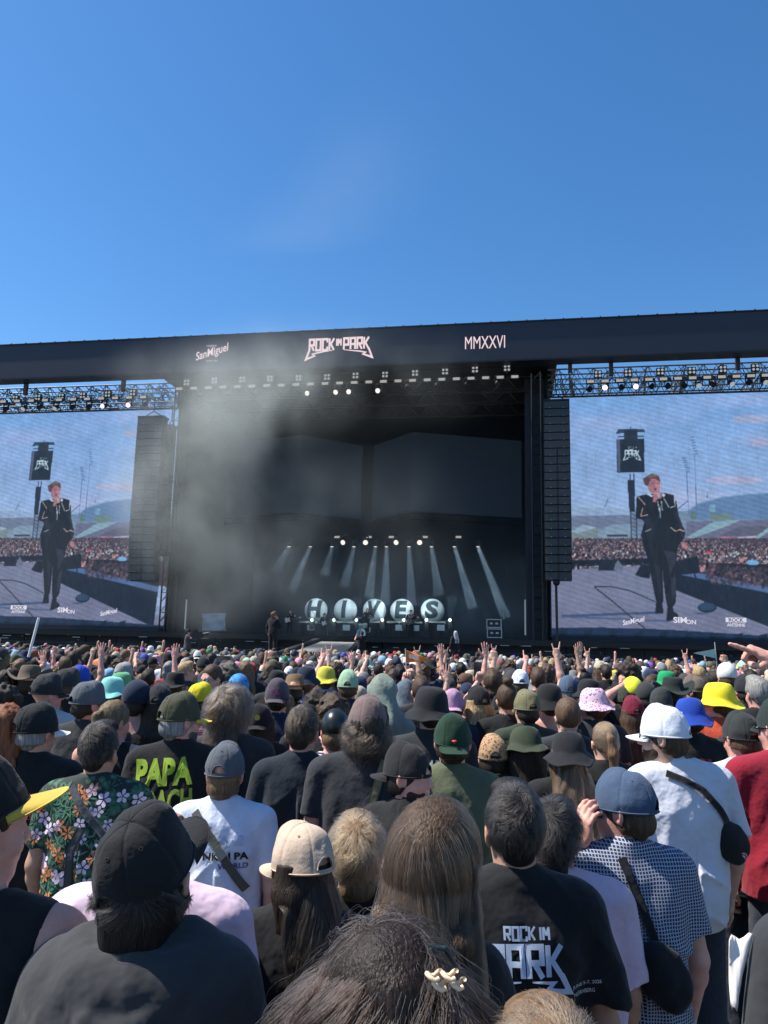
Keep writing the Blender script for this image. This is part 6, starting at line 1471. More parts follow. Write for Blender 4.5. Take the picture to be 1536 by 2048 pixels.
# 20..
hero(985, 1470, 4.0, 'the leopard cap', hat='cap', hatmat=M_leo, hatcol=BK, hair='bun', hcol='dark', fem=True, shirt='tee', scol=BK, seed=31, label='woman in leopard print cap beside the dark green cap')
hero(1050, 1448, 4.0, 'the olive bucket hat', hat='bucket', hatcol=(.040, .050, .030), hattilt=-.25, hair='caplong', hcol='dark', shirt='tee', scol=(.03, .035, .025), fat=.8, bw=1.05, seed=32, label='person in large dark olive bucket hat tilted back')
p = hero(1135, 1458, 3.8, 'the black bucket hat woman', hat='bucket', hatcol=(.018, .019, .022), hattilt=-.15, hair='caplong', hcol=(.12, .07, .04), fem=True, shirt='tee', scol=BK, strands=9000, seed=33, label='woman in black bucket hat with brown hair, rust strap over her back')
worn(p, 'shoulder_strap', strap_path(p, [(-.06, 1.44), (.0, 1.34), (.06, 1.20), (.10, 1.10)], .020, None, 'shoulder_strap', None, .02), M_cloth, (.20, .08, .06), 'thin rust brown strap on the back of the black bucket hat woman', 'strap')
hero(1208, 1442, 4.3, 'the ponytail woman', hair='ponytail', hcol=(.17, .10, .055), fem=True, shirt='tee', scol=BK, strands=7000, seed=34, label='woman with light brown ponytail left of the white cap')
hero(1184, 1373, 5.40, 'the pink dotted bucket hat', hat='bucket', hatmat=M_pinkdot, hatcol=(.6, .4, .5), hair='capshort', hcol='brown', hyaw=.5, fem=True, shirt='tee', scol=CH, seed=35, label='person in pink bucket hat with dots', hattilt=-.1)
hero(1433, 1361, 5.08, 'the yellow bucket hat', hat='bucket', hatcol=(.72, .60, .03), hair='capshort', hcol='brown', hyaw=.6, shirt='tee', scol=(.52, .085, .04), seed=36, skin='fair', label='man in bright yellow bucket hat and orange red tee')
p = hero(1377, 1392, 4.86, 'the blue bucket hat', hat='bucket', hatcol=(.015, .05, .30), hattilt=-.1, hair='capshort', hcol='dark', shirt='tee', scol=BK, seed=37, label='person in royal blue bucket hat and black tee with red print', rb=None) if False else hero(1377, 1392, 4.86, 'the blue bucket hat', hat='bucket', hatcol=(.015, .05, .30), hattilt=-.1, hair='capshort', hcol='dark', shirt='tee', scol=BK, seed=37, label='person in royal blue bucket hat and black tee with red print')
q, _ = logo_tee(); decal(p, q, .02, 1.30, .22, 'back_print', M_plain, (.40, .04, .04), 0, 2, .005)
hero(1264, 1393, 5.83, 'the maroon cap', hat='cap', hatcol=(.14, .012, .03), hair='caplong', hcol='brown', fem=True, shirt='tee', scol=(.10, .10, .12), seed=38, label='woman in plain maroon cap right of the pink dotted hat')
hero(1478, 1425, 3.9, 'the blue striped tee person', hair='short', hcol='brown', shirt='tee', scol=WH, smat=M_bluestripe, seed=39, skin='pink', fat=.6, hat='cap', hatcol=(.025, .03, .03), hyaw=.2, label='person in white tee with blue stripes left of the crimson tee')
hero(1052, 1380, 5.18, 'the khaki cap man', hat='cap', hatcol=(.15, .14, .075), hatdir=.0, hyaw=.25, hair='capshort', hcol='dark', shirt='tee', scol=(.035, .045, .03), seed=40, label='man in khaki cap in front of the raised arm')
hero(1097, 1364, 5.40, 'the shirtless man', hat='bucket', hatcol=BK, hair='capshort', hcol='dark', shirt=None, skin='pink', fat=.8, seed=41, label='shirtless pink backed man in black bucket hat')
hero(1134, 1392, 4.75, 'the braids', hair='braids', hcol=(.10, .06, .035), fem=True, shirt='tee', scol=CH, seed=42, label='woman with two brown braids below the pink dotted hat')
p = hero(862, 1373, 4.3, 'the big black bucket hat', hat='bucket', hatcol=(.016, .017, .020), hair='buzz', hcol='dark', shirt='tee', scol=CH, fat=.9, bw=1.06, seed=43, skin='pink', hatk=1.08, label='stocky man in big black bucket hat with white lettering on his back')
tdecal(p, 'ROCK IM PARK', -.02, 1.345, .30, .05, 'back_print', (.62, .62, .62), .03)
p = hero(766, 1348, 6.05, 'the pale green hood', hat='drape', hatcol=(.20, .24, .20), hair='short', shirt='tee', scol=(.2, .24, .2), seed=44, hatk=1.05, label='person with pale grey green towel draped over the head')
hero(815, 1357, 6.70, 'the slate blue hood', hat='drape', hatcol=(.10, .13, .16), hair='short', shirt='tee', scol=(.1, .13, .16), seed=45, label='person with slate blue towel draped over the head')
hero(697, 1341, 6.37, 'the mint green cap', hat='cap', hatcol=(.26, .40, .27), hair='capshort', hcol='brown', shirt='tee', scol=NV, seed=46, skin='pink', label='man in faded mint green cap in front of the pale towel')
p = hero(557, 1358, 5.29, 'the pink LA cap', hat='cap', hatcol=(.075, .06, .075), hatdir=math.pi, hair='buzz', hcol='dark', shirt='tee', scol=NV, seed=47, skin='pink', label='man in dark plum cap worn backwards with pink LA letters')
V_, F_ = text_mesh('LA', .045, .001); V_ = np.stack([V_[:, 0], np.zeros(len(V_)), V_[:, 1]], 1); yy = .118
o = link('cap_letters', mk_mesh('cap_letters', V_ * np.array([1, 1, 1]) , F_, False), M_plain, p.hat, Matrix.Translation((0, .1185, .175)) @ Matrix.Rotation(math.pi, 4, 'Z'), color=(.70, .06, .25))
hero(590, 1347, 6.48, 'the brown leather hat', hat='fedora', hatcol=(.16, .10, .055), hattilt=-.3, hair='capshort', hcol='dark', shirt='tee', scol=BK, seed=48, label='person in brown leather brimmed hat left of the dark bucket hats')
hero(614, 1330, 7.78, None, hat='bucket', hatcol=NV, hair='capshort', hcol='dark', shirt='tee', scol=(.25, .3, .5), seed=49, label='person in navy bucket hat right of the brown leather hat')
p = hero(672, 1415, 4.32, 'the leather flat cap', hat='beanie', hatcol=(.014, .018, .018), hatmat=M_plastic, hair='undercap', hcol='light brown', shirt='tank', scol=WH, smat=M_breton, fem=False, seed=50, skin='pink', label='person in black leather flat cap and navy striped vest')
p = hero(366, 1386, 3.85, 'the yellow brimmed khaki cap man', hat='snapback', hatcol=(.060, .062, .038), brimcol=(.60, .45, .05), hyaw=-.85, hair='undercap', hcol='grey', shirt='tee', scol=BK, fat=.9, bw=1.08, seed=51, skin='pink', label='bearded man in khaki cap with yellow brim, green lettering on his tee')
link('beard', MEB, M_hair, p.e, p.Hm, color=(.12, .11, .10))
tdecal(p, 'PAPA', -.04, 1.375, .29, .13, 'back_print', (.26, .38, .03), .05, rot=.08); tdecal(p, 'ROACH', -.03, 1.24, .29, .11, 'back_print', (.30, .40, .05), .04, rot=.08)
hero(460, 1372, 4.1, 'the long haired man', hair='mullet', hcol=(.065, .048, .037), shirt='tee', scol=(.034, .035, .038), strands=12000, srad=.0005, bw=1.08, fat=.7, hyaw=-.35, headk=1.05, seed=52, label='man with thick grey brown collar length hair and black tee')
hero(183, 1363, 4.64, 'the grey cap with side brim', hat='cap', hatcol=(.10, .11, .125), hyaw=-.75, hair='capshort', hcol='dark', shirt='tee', scol=CH, fat=.9, bw=1.15, seed=53, skin='pink', label='broad man in light grey cap and charcoal tee looking right')
p = hero(100, 1348, 5.18, 'the bald man in black cap', hat='cap', hatcol=CH, hyaw=-.9, hair=None, shirt='tee', scol=(.5, .5, .5), seed=54, skin='pink', label='bald man in black cap and glasses looking right, upper left')
glasses_on(p, (.01, .01, .01), 'black glasses on the bald man in the black cap')
p = hero(80, 1407, 3.6, 'the black snapback man', hat='cap', hatcol=(.016, .018, .020), brimcol=(.62, .62, .58), hatdir=-.35, hyaw=-.35, hair='buzz', hcol='grey', shirt='tee', scol=BK, fat=.8, bw=1.05, seed=55, skin='pink', label='grey haired man in black cap with white strap and red print tee')
q, _ = logo_tee(); decal(p, q, .03, 1.27, .24, 'back_print', M_plain, (.50, .05, .06), .05, 2, .005)
hero(228, 1350, 5.83, 'the mint bucket hat', hat='bucket', hatcol=(.22, .55, .50), hair='capshort', hcol='dark', shirt='tee', scol=BK, seed=56, label='person in mint turquoise bucket hat above the grey cap')
hero(277, 1362, 5.18, 'the navy headscarf woman', hat='beanie', hatcol=(.018, .026, .05), hair='capshort', hcol='dark', fem=True, shirt='top', scol=BK, seed=57, skin='pink', hatk=1.12, label='bare shouldered woman in dark navy headscarf')
p = hero(323, 1368, 5.2, 'the trucker cap person', hat='cap', hatcol=(.025, .026, .032), hair='caplong', hcol='dark', fem=True, shirt='tee', scol=BK, seed=58, label='person in black mesh cap with pale top and white cord straps')
for a, b in ((.02, .10), (.035, .12)):
    worn(p, 'cord_strap', strap_path(p, [(a, 1.45), (b, 1.36), (b + .03, 1.30)], .006, None, 'cord_strap', None, .012, n=12), M_cloth, WH, 'white drawstring cord on the black tee, ' + ('left' if a < .03 else 'right') + ' of the pair', 'cord')
hero(233, 1398, 4.43, 'the blonde ponytail woman', hair='ponytail', hcol=(.16, .11, .06), fem=True, shirt='top', scol=BK, seed=59, hyaw=-.6, skin='pink', label='woman with straight dark blonde hair and bare shoulders behind the curly man')
hero(12, 1372, 4.75, 'the curly head at the left edge', hair='curly', hcol='dark', shirt='tee', scol=CH, hyaw=-.7, seed=60, label='curly haired person in profile at the left edge')
hero(18, 1338, 6.26, None, hair='medium', hcol='dark', shirt='tee', scol=BK, hyaw=-.5, seed=61, label='dark haired person above the curly head at the left edge')
hero(18, 1408, 3.60, None, hair='long', hcol='red', fem=True, shirt='tee', scol=BK, seed=62, label='person with long auburn hair at the left edge beside the black snapback')
hero(405, 1366, 5.62, 'the yellow and blue cap', hat='cap', hatcol=(.62, .50, .02), brimcol=(.45, .02, .03), hyaw=-.8, hair='capshort', hcol='brown', shirt='tee', scol=(.5, .2, .25), smat=M_redstripe, seed=63, label='person in yellow cap with red brim and red striped top')
hero(479, 1346, 6.05, 'the blue camouflage cap', hat='beanie', hatmat=M_camo, hatcol=(.1, .3, .6), hair='capshort', hcol='dark', shirt='tee', scol=BK, seed=64, label='person in bright blue patterned cap above the long haired man')
p = hero(522, 1408, 4.75, 'the black cap with yellow badge', hat='cap', hatdir=math.pi, hatcol=BK, hair='caplong', hcol='dark', fem=True, shirt='tee', scol=BK, seed=65, label='long haired person in backwards black cap with yellow round badge')
MB().lathe([(.0005, 0), (.019, 0), (.020, .002)], 18).build('round_badge', M_plain, p.hat, Matrix.Translation((0, .112, .185)) @ Matrix.Rotation(R(75), 4, 'X') @ Matrix.Rotation(math.pi, 4, 'X'), color=(.45, .42, .08))
hero(635, 1385, 4.97, None, hair='curly', hcol='dark', shirt='tee', scol=BK, seed=66, label='curly dark haired person above the neat navy tee man')
hero(667, 1390, 4.64, None, hair='curly', hcol=(.06, .035, .02), fem=True, shirt='top', scol=BK, seed=67, skin='pink', label='curly brown haired woman behind the leather flat cap')
hero(905, 1378, 5.62, 'the lilac cap', hat='cap', hatcol=(.42, .24, .36), hatdir=math.pi, hair='capshort', hcol='dark', fem=True, shirt='tee', scol=NV, seed=68, label='person in lilac pink cap right of the big black bucket hat')
hero(955, 1372, 5.72, 'the blonde ponytail', hat='cap', hatcol=BK, hair='caplong', hcol='blonde', fem=True, shirt='tee', scol=CH, seed=69, hyaw=.4, label='woman in black cap with long blonde hair')
hero(885, 1455, 4.75, None, hair='medium', hcol='light brown', shirt='tee', scol=BK, seed=70, headk=.95, label='light brown tousled head just below the big black bucket hat') if False else None
hero(1014, 1365, 5.62, None, hair='bun', hcol='brown', fem=True, shirt='tee', scol=BK, seed=71, label='woman with brown hair bun left of the khaki cap')
hero(1344, 1352, 6.48, 'the black cowboy hat', hat='cowboy', hatcol=(.016, .022, .020), hair='capshort', hcol='dark', shirt='tee', scol=BK, seed=72, label='person in black cowboy hat between maroon cap and blue bucket hat')
hero(1255, 1327, 8.10, 'the man looking back', hair='curly', hcol='dark', shirt='tee', scol=(.10, .09, .05), seed=73, yaw=1.7, hyaw=.3, skin='pink', label='curly haired man turned sideways showing his face', face=True)
hero(1263, 1352, 7.13, 'the yellow cloth', hat='beanie', hatcol=(.70, .72, .05), hair='capshort', hcol='dark', shirt='tee', scol=(.55, .6, .05), seed=74, label='person under a bright lemon yellow cloth')
hero(1331, 1340, 8.64, 'the green bucket hat', hat='bucket', hatcol=(.01, .26, .09), hair='capshort', hcol='dark', shirt='tee', scol=BK, seed=75, label='person in bright green bucket hat in the right half')
hero(1512, 1352, 5.83, 'the grey haired head', hair='short', hcol='grey', shirt='tee', scol=BK, seed=76, hyaw=.1, skin='pink', label='man with short salt and pepper hair at the right edge')
hero(1488, 1350, 6.48, None, hat='cap', hatcol=(.02, .02, .025), hair='capshort', hcol='dark', shirt='tee', scol=BK, seed=77, skin='pink', label='man in small black cap between yellow bucket hat and grey hair')
hero(1451, 1324, 8.42, 'the white beanie', hat='beanie', hatcol=(.62, .62, .60), hair='capshort', shirt='tee', scol=BK, seed=78, label='person in white beanie near the right edge')
hero(1385, 1352, 7.34, 'the brown cap', hat='cap', hatcol=(.13, .10, .08), hyaw=.9, hair='capshort', hcol='brown', shirt='tee', scol=BK, seed=79, label='person in taupe brown cap left of the yellow bucket hat')
hero(1176, 1356, 7.13, None, hat='bucket', hatcol=BK, hair='capshort', hcol='dark', shirt='tee', scol=BK, seed=80, hatk=1.05, label='person in black bucket hat just above the pink dotted hat')
hero(1135, 1352, 6.70, None, hat='cap', hatcol=(.06, .09, .14), hair='capshort', hcol='grey', shirt='tee', scol=BK, seed=81, skin='pink', label='person in denim blue cap between two black bucket hats')
hero(1243, 1372, 6.48, None, hat='cap', hatcol=(.05, .055, .04), hair='capshort', hcol='dark', shirt='tee', scol=BK, seed=82, label='person in dark olive cap just left above the maroon cap')
hero(1320, 1375, 6.05, None, hat='cap', hatdir=math.pi, hatcol=(.035, .04, .042), hair='capshort', hcol='dark', shirt='tee', scol=BK, seed=83, label='person in grey black backwards cap left of the blue bucket hat')
hero(653, 1330, 8.21, 'the yellow patterned hat', hat='bucket', hatcol=(.55, .50, .06), hair='capshort', hcol='brown', shirt='tee', scol=(.3, .35, .5), seed=84, label='person in mustard yellow bucket hat left of the mint green cap')
hero(140, 1337, 5.83, None, hat='cap', hatcol=(.03, .03, .035), hyaw=-.5, hair='capshort', hcol='brown', shirt='tee', scol=BK, seed=85, skin='pink', label='bearded man in black cap beside the bald man')
hero(165, 1332, 7.56, 'the royal blue cap', hat='cap', hatdir=math.pi, hatcol=(.03, .07, .42), hair='capshort', hcol='dark', shirt='tee', scol=NV, seed=86, label='person in royal blue backwards cap in the left half')
hero(62, 1328, 6.91, 'the felt cowboy hat', hat='cowboy', hatcol=(.10, .08, .06), hair='capshort', hcol='dark', shirt='tee', scol=BK, seed=87, hattilt=-.15, label='person in brown felt cowboy hat, upper left')
hero(250, 1325, 8.21, None, hat='cap', hatcol=(.28, .27, .26), hyaw=-.3, hair='capshort', hcol='brown', shirt='tee', scol=CH, seed=88, label='person in light grey cap left of the tall raised arm')
hero(245, 1342, 7.13, None, hat='bucket', hatcol=(.12, .35, .16), hair='capshort', hcol='dark', shirt='tee', scol=BK, seed=89, label='person in leaf green hat behind the mint bucket hat')
p = hero(352, 1342, 7.56, None, hat='fedora', hatcol=BK, hair='capshort', hcol='dark', shirt='tee', scol=BK, seed=90, label='person in black brimmed hat right of the tall raised arm')
hero(1400, 1352, 7.56, None, hair='short', hcol='brown', shirt='tee', scol=(.28, .12, .1), seed=91, label='brown haired person behind the yellow bucket hat')
p = hero(424, 1326, 7.13, 'the man in mirrored sunglasses', hair='buzz', hcol='brown', shirt='tee', scol=(.5, .42, .05), yaw=3.0, hyaw=-.4, seed=92, skin='pink', label='man facing the camera in mirrored sunglasses, left half', face=True)
glasses_on(p, (.02, .02, .02), 'mirrored sunglasses on the man facing the camera', (.08, .20, .26))
hero(460, 1327, 6.70, None, hair='curly', hcol=(.08, .07, .06), shirt='tee', scol=BK, seed=93, label='tousled grey brown head right of the mirrored sunglasses')
hero(1290, 1362, 6.37, None, hat='beanie', hatcol=CH, hair='capshort', hcol='dark', shirt='tee', scol=BK, aL='hat', seed=94, skin='pink', label='person in black cap holding a hand up to the forehead')

# raised arms people
hero(298, 1338, 9.3, None, hair='short', hcol='dark', aR='up', shirt='tee', scol=(.05, .05, .06), seed=95, skin='pink', label='person raising one tall open hand, left of the middle')
hero(1040, 1340, 8.6, None, hat='cap', hatcol=(.6, .65, .75), hair='capshort', hcol='brown', aL='fist', shirt='tee', scol=(.4, .5, .6), seed=96, skin='fair', label='person in pale blue white cap raising the left arm with fist')
hero(1076, 1335, 8.86, None, hair='short', hcol='brown', aR='horns', shirt='tee', scol=BK, seed=97, skin='fair', label='person raising the sign of the horns right of the pale fist')
p = hero(842, 1352, 6.5, 'the flag holder', hair='short', hcol='brown', shirt='tee', scol=BK, aL=((.26, .14, 1.44), (.13, .20, 1.66), (-.1, .2, 1), (0, -1, 0), 'grip'), seed=98, skin='pink', label='person gripping the pole of the orange flag with a raised arm')
hd = on_person(p, '') @ Vector((-.13, .22, 1.735)); fl_ = empty('flag', M=Matrix.Translation(hd) @ Matrix.Translation((.055, 0, 0)) @ Matrix.Scale(.62, 4)); tag(fl_, 'small orange pennant flag reading BIER held above the crowd', 'flag')
MB().tube([(-.06, 0, -.25), (-.10, .0, .42)], .006, 6).build('pole', M_plain, fl_, color=(.6, .6, .6))
m = MB(); Vf = []; 
for i in range(13):
    for j in range(7): s, t = i / 12, j / 6; hh_ = .15 * (1 - s * .86); Vf.append((-.095 + s * .36 - (.0 if s > 0 else 0), .022 * math.sin(s * 7), .40 - .15 * s - t * hh_ * 1.3 + .02 * s))
m.add(Vf, [(i * 7 + j, (i + 1) * 7 + j, (i + 1) * 7 + j + 1, i * 7 + j + 1) for i in range(12) for j in range(6)])
o = m.build('cloth', M_plain, fl_, smooth=True, color=(.72, .20, .03)); o.modifiers.new('thick', 'SOLIDIFY').thickness = .002
V_, F_ = text_mesh('BIER', .080, .004); link('lettering', mk_mesh('lettering', np.stack([V_[:, 0] + .03, np.full(len(V_), -.034) - .006, V_[:, 1] + .29 - V_[:, 0] * .25], 1), F_, False), M_plain, fl_, color=(.8, .78, .72))
p = hero(985, 1338, 7.99, None, hair='medium', hcol='brown', shirt='tee', scol=BK, aL='phone', seed=99, skin='fair', fem=True, label='person filming with a phone held overhead, right of the middle')
def phone(p, off, label, yaw=0, land=False):
    e = empty('phone'); e.matrix_world = on_person(p, '') @ Matrix.Translation(off) @ Matrix.Rotation(R(90) if land else 0, 4, 'Y'); MB().bbox((-.036, -.004, -.074), (.036, .004, .074)).build('case', M_plastic, e, color=(.015, .015, .018))
    MB().bbox((-.033, -.0052, -.070), (.033, -.0042, .070)).build('screen', M_phone, e); MB().bbox((.012, .0041, .03), (.032, .007, .068)).build('camera_bump', M_plastic, e, color=(.02, .02, .02)); tag(e, label, 'phone')
M_phone = mat('phone_glass', (.02, .03, .05), .08, spec=.8)
phone(p, (-.10, .36, 1.74), 'dark phone held upright above the heads right of the middle')
p = hero(452, 1322, 8.64, None, hair='short', hcol='dark', shirt='tee', scol=BK, aL='phone', seed=100, skin='pink', label='person holding a phone sideways, right of the mirrored sunglasses')
phone(p, (-.10, .36, 1.76), 'dark phone held sideways above the heads in the left half', land=True)
hero(92, 1345, 9.0, None, hair='short', hcol='dark', aL=((.30, .10, 1.60), (.10, .16, 1.84), (.3, .1, 1), (0, 1, 0), 'open'), shirt='tee', scol=(.1, .15, .3), seed=101, skin='pink', label='person raising a bent arm with a wristband, upper left')
hero(150, 1334, 9.6, None, hair='short', hcol='brown', aR='up', shirt='tee', scol=BK, seed=102, skin='pink', label='person raising an open hand with yellow wristband beside the royal blue cap')
# big hand entering at the right edge
p = person(P(1805, 1500, 2.95).x, 2.95, H=1.93, hair='short', hcol='brown', shirt='tee', scol=BK, aL=((.27, .10, 1.60), (.33, .16, 1.865), (.95, .1, .42), (-.3, .3, -1), 'point'), lod=0, seed=103, skin='pink', label='forearm and pointing hand reaching in from the right edge')
HERO.append((1800, 1300, 2.95, None, p))
# ------------------------------------------------------------------ the band, the crew and their gear
SUIT = (.012, .012, .015)
def on_stage(px, ytop, v, z0, H, label, yaw, **k):
    u, w_ = U(px, ytop, v); q = SP(u, v, 0); k.setdefault('lod', 1); k.setdefault('shirt', 'long'); k.setdefault('scol', SUIT); k.setdefault('pants', SUIT)
    H = w_ - z0 if H is None else H
    return person(q.x, q.y, H=H, yaw=yaw, zoff=z0 - GZ(q.y), label=label, **k)
def piping(p, lines):
    m = MB()
    for ln in lines: m.tube([tuple(v) for v in ln], .009, 5)
    return m.build('white_piping', M_plain, p.shirt, smooth=True, color=(.7, .68, .66))
def guitar(p, label, colr, neck=(.95, .35), off=(-.04, .25, 1.06)):
    e = empty('guitar'); e.matrix_world = on_person(p, '') @ Matrix.Translation(off) @ Matrix.Rotation(-math.atan2(neck[1], neck[0]), 4, 'Y'); tag(e, label, 'guitar')
    out = [(-.20, .0), (-.19, .11), (-.12, .16), (-.03, .11), (.05, .12), (.13, .15), (.11, .05), (.10, -.04), (.14, -.13), (.05, -.12), (-.03, -.11), (-.12, -.17), (-.19, -.11)]
    MB().prism(out, -.02, .025).build('guitar_body', M_plastic, e, color=colr); MB().bbox((.08, .026, -.022), (.72, .045, .022)).build('neck', M_plastic, e, color=(.16, .08, .03)); MB().prism([(.72, -.03), (.88, -.045), (.90, .03), (.72, .03)], .026, .042).build('headstock', M_plastic, e, color=colr)
    return e
dk_ = 2.225
# lead singer on the cross deck
qs = gz(548, 1312, 1.30); v_s = (Si @ qs).y - .6
p = on_stage(548, 1224, v_s, 1.30, None, 'singer in black suit with white piping holding a microphone on the catwalk', -.45, hair='medium', hcol=(.13, .07, .04), aR='mic', aL=((.27, -.02, 1.15), (.27, .05, .95), (0, .2, -1), (-1, 0, 0), 'relaxed'), hyaw=-.7, seed=200, lod=0)
piping(p, [[(-.19, -.07, 1.44), (-.10, -.115, 1.37), (0, -.125, 1.33), (.10, -.115, 1.37), (.19, -.07, 1.44)], [(-.17, -.09, .93), (0, -.15, .91), (.17, -.09, .93)]])
m = MB().tube([(.03, .235, 1.50), (-.03, .13, 1.60)], .014, 8).sphere((-.036, .12, 1.608), .026, 8); o = m.build('microphone', M_plastic, None, smooth=True, color=(.03, .03, .035)); o.matrix_world = on_person(p, ''); tag(o, 'black microphone in the hand of the singer on the catwalk', 'microphone')
p = on_stage(822, 1220, 9, dk_, None, 'guitarist in black suit and pale tie standing before the letter E', math.pi, hair='short', hcol='dark', aR='strum', aL='fret', seed=201)
piping(p, [[(-.17, .05, 1.45), (-.10, .13, 1.38), (-.07, .14, 1.30)], [(.17, .05, 1.45), (.10, .13, 1.38), (.07, .14, 1.30)], [(0, .135, 1.42), (0, .15, 1.20)]]); guitar(p, 'dark electric guitar held by the guitarist before the letter E', (.10, .10, .11), neck=(-.95, .35), off=(.04, .27, 1.05))
p = on_stage(649, 1227, 8.5, dk_, None, 'bass player in black suit standing below the letters H and I', math.pi + .3, hair='medium', hcol='dark', aR='strum', aL='fret', seed=202); piping(p, [[(-.17, .05, 1.45), (-.10, .13, 1.36)], [(.17, .05, 1.45), (.10, .13, 1.36)], [(0, .135, 1.42), (0, .15, 1.20)]])
guitar(p, 'white bass guitar held by the player below the letter H', (.75, .75, .73), neck=(-.95, .35), off=(.04, .27, 1.05))
p = on_stage(581, 1218, 6.5, dk_, None, 'guitarist in black suit at the left of the white letter balls', math.pi - .2, hair='medium', hcol='dark', aR='strum', aL='fret', seed=203); piping(p, [[(-.17, .05, 1.45), (-.08, .14, 1.32)], [(.17, .05, 1.45), (.08, .14, 1.32)]])
guitar(p, 'white electric guitar held by the guitarist left of the letter H', (.60, .60, .58), neck=(-.97, .2), off=(.04, .27, 1.05))
p = on_stage(735, 1220, 11, 2.62, 1.72, 'drummer in black sitting behind the drum kit before the letter V', math.pi, hair='caplong', hcol='dark', aR='drum', aL='drum', seed=204)
u_, w_ = U(733, 1256, 9.9); e = empty('drum_kit', M=SM @ Matrix.Translation((u_, 9.9, dk_))); tag(e, 'drum kit with pale blue bass drum in front of the letter V ball', 'drum kit')
def cyl(r, h, c, M, name, m, colr, par=e):
    return MB().lathe([(.001, -h / 2), (r, -h / 2), (r, h / 2), (.001, h / 2)], 24).build(name, m, par, Matrix.Translation(c) @ M, smooth=False, color=colr)
RX = Matrix.Rotation(R(90), 4, 'X')
cyl(.34, .42, (-.30, -.15, .36), RX, 'bass_drum', M_plastic, (.10, .12, .14)); cyl(.31, .02, (-.30, -.372, .36), RX, 'drum_head', M_plain, (.55, .74, .90)); cyl(.20, .02, (-.30, -.385, .36), RX, 'drum_emblem', M_plain, (.16, .30, .48))
for c in ((-.50, -.05, .86), (-.12, -.05, .88), (.38, .0, .62), (-.75, .1, .62)): cyl(.19, .24, c, Matrix.Rotation(R(25), 4, 'X'), 'tom_drum', M_plastic, (.50, .56, .60))
cs = MB()
for c in ((-.95, .1, 1.22), (.62, .1, 1.25), (-.62, .3, 1.42), (.25, .35, 1.45)):
    MB().lathe([(.001, .03), (.04, .02), (.24, 0), (.001, -.004)], 20).build('cymbal', M_edge, e, Matrix.Translation(c) @ Matrix.Rotation(R(18), 4, 'X')); cs.tube([(c[0], c[1], 0), c], .014, 5).tube([(c[0] - .2, c[1], 0), (c[0], c[1], .35)], .01, 4).tube([(c[0] + .2, c[1], 0), (c[0], c[1], .35)], .01, 4)
cs.build('stand', M_edge, e)
dr = MB().bbox((-1.5, -.7, .003), (1.5, 1.6, .05)); dr.build('drum_carpet', M_steel, e)
mw = MB().prism([(-.35, 0), (.35, 0), (.35, .1), (-.05, .38), (-.35, .34)], 0, .5); u_, _ = U(668, 1268, 3.0); o = mw.build('stage_monitor', M_box, None, SM @ Matrix.Translation((u_, 3.0, dk_))); tag(o, 'grey wedge monitor speaker on the stage left of the drum kit', 'speaker')
# crew in the pit
def crew(px, ytop, d, H, label, **k):
    q = P(px, ytop, d); return person(q.x, d, H=H, zoff=q.z - H - GZ(d), label=label, lod=1, **k)
p = crew(377, 1258, 36.5, 1.80, 'camera operator in dark tee standing in the pit at left', hat='cap', hatcol=CH, hair='capshort', hcol='dark', shirt='tee', scol=(.05, .055, .06), yaw=-1.3, aL='camera', aR='camera', seed=205)
e = empty('video_camera'); e.matrix_world = Matrix.Translation(P(396, 1272, 36.2)) @ Matrix.Rotation(-.2, 4, 'Y'); tag(e, 'large black broadcast camera on a tripod in the pit at left', 'camera')
MB().bbox((-.28, -.12, -.13), (.22, .12, .16)).bbox((-.2, -.1, .16), (.0, .1, .28)).build('camera_body', M_box, e); cyl(.09, .34, (.38, 0, .02), Matrix.Rotation(R(90), 4, 'Y'), 'lens', M_plastic, (.02, .02, .02), e); MB().tube([(-.2, 0, 0), (-.45, .0, -.15)], .02, 5).tube([(0, 0, -.13), (0, 0, -.5)], .05, 6).tube([(0, 0, -.5), (-.4, 0, -1.9)], .025, 5).tube([(0, 0, -.5), (.4, 0, -1.9)], .025, 5).build('tripod', M_steel, e)
p = crew(724, 1262, 38, 1.75, 'photographer in black crouching over a camera in front of the drum kit', hair='short', hcol='dark', shirt='tee', scol=BK, aL='camera', aR='camera', seed=206, yaw=.4)
p = crew(911, 1262, 37, 1.75, 'crew member with long grey hair in black in the pit right of centre', hair='long', hcol=(.35, .36, .38), shirt='long', scol=BK, yaw=.5, seed=207)
p = crew(470, 1292, 36, 1.75, 'steward in black standing in the pit left of the singer', hair='buzz', hcol='dark', shirt='tee', scol=BK, yaw=2.8, seed=208)
# small marker flag at right, pole at left
q = P(1412, 1309, 22); e = empty('marker_flag', M=Matrix.Translation(q)); MB().tube([(.30, 0, -.4), (.26, 0, .35)], .012, 5).build('pole', M_plain, e, color=(.5, .5, .5)); MB().prism([(-.35, .03), (.27, .16), (.27, -.10)], 0, .01).build('pennant', M_plain, e, color=(.35, .55, .50)); tag(e, 'small pale green pennant on a pole above the crowd at right', 'flag')
q = P(68, 1268, 12); o = MB().tube([(-.05, 0, -.35), (.05, 0, .25)], .02, 6).build('white_stick', M_plain, None, Matrix.Translation(q), color=(.75, .75, .72)); tag(o, 'white rolled flag stick held up at the upper left of the crowd', 'stick')
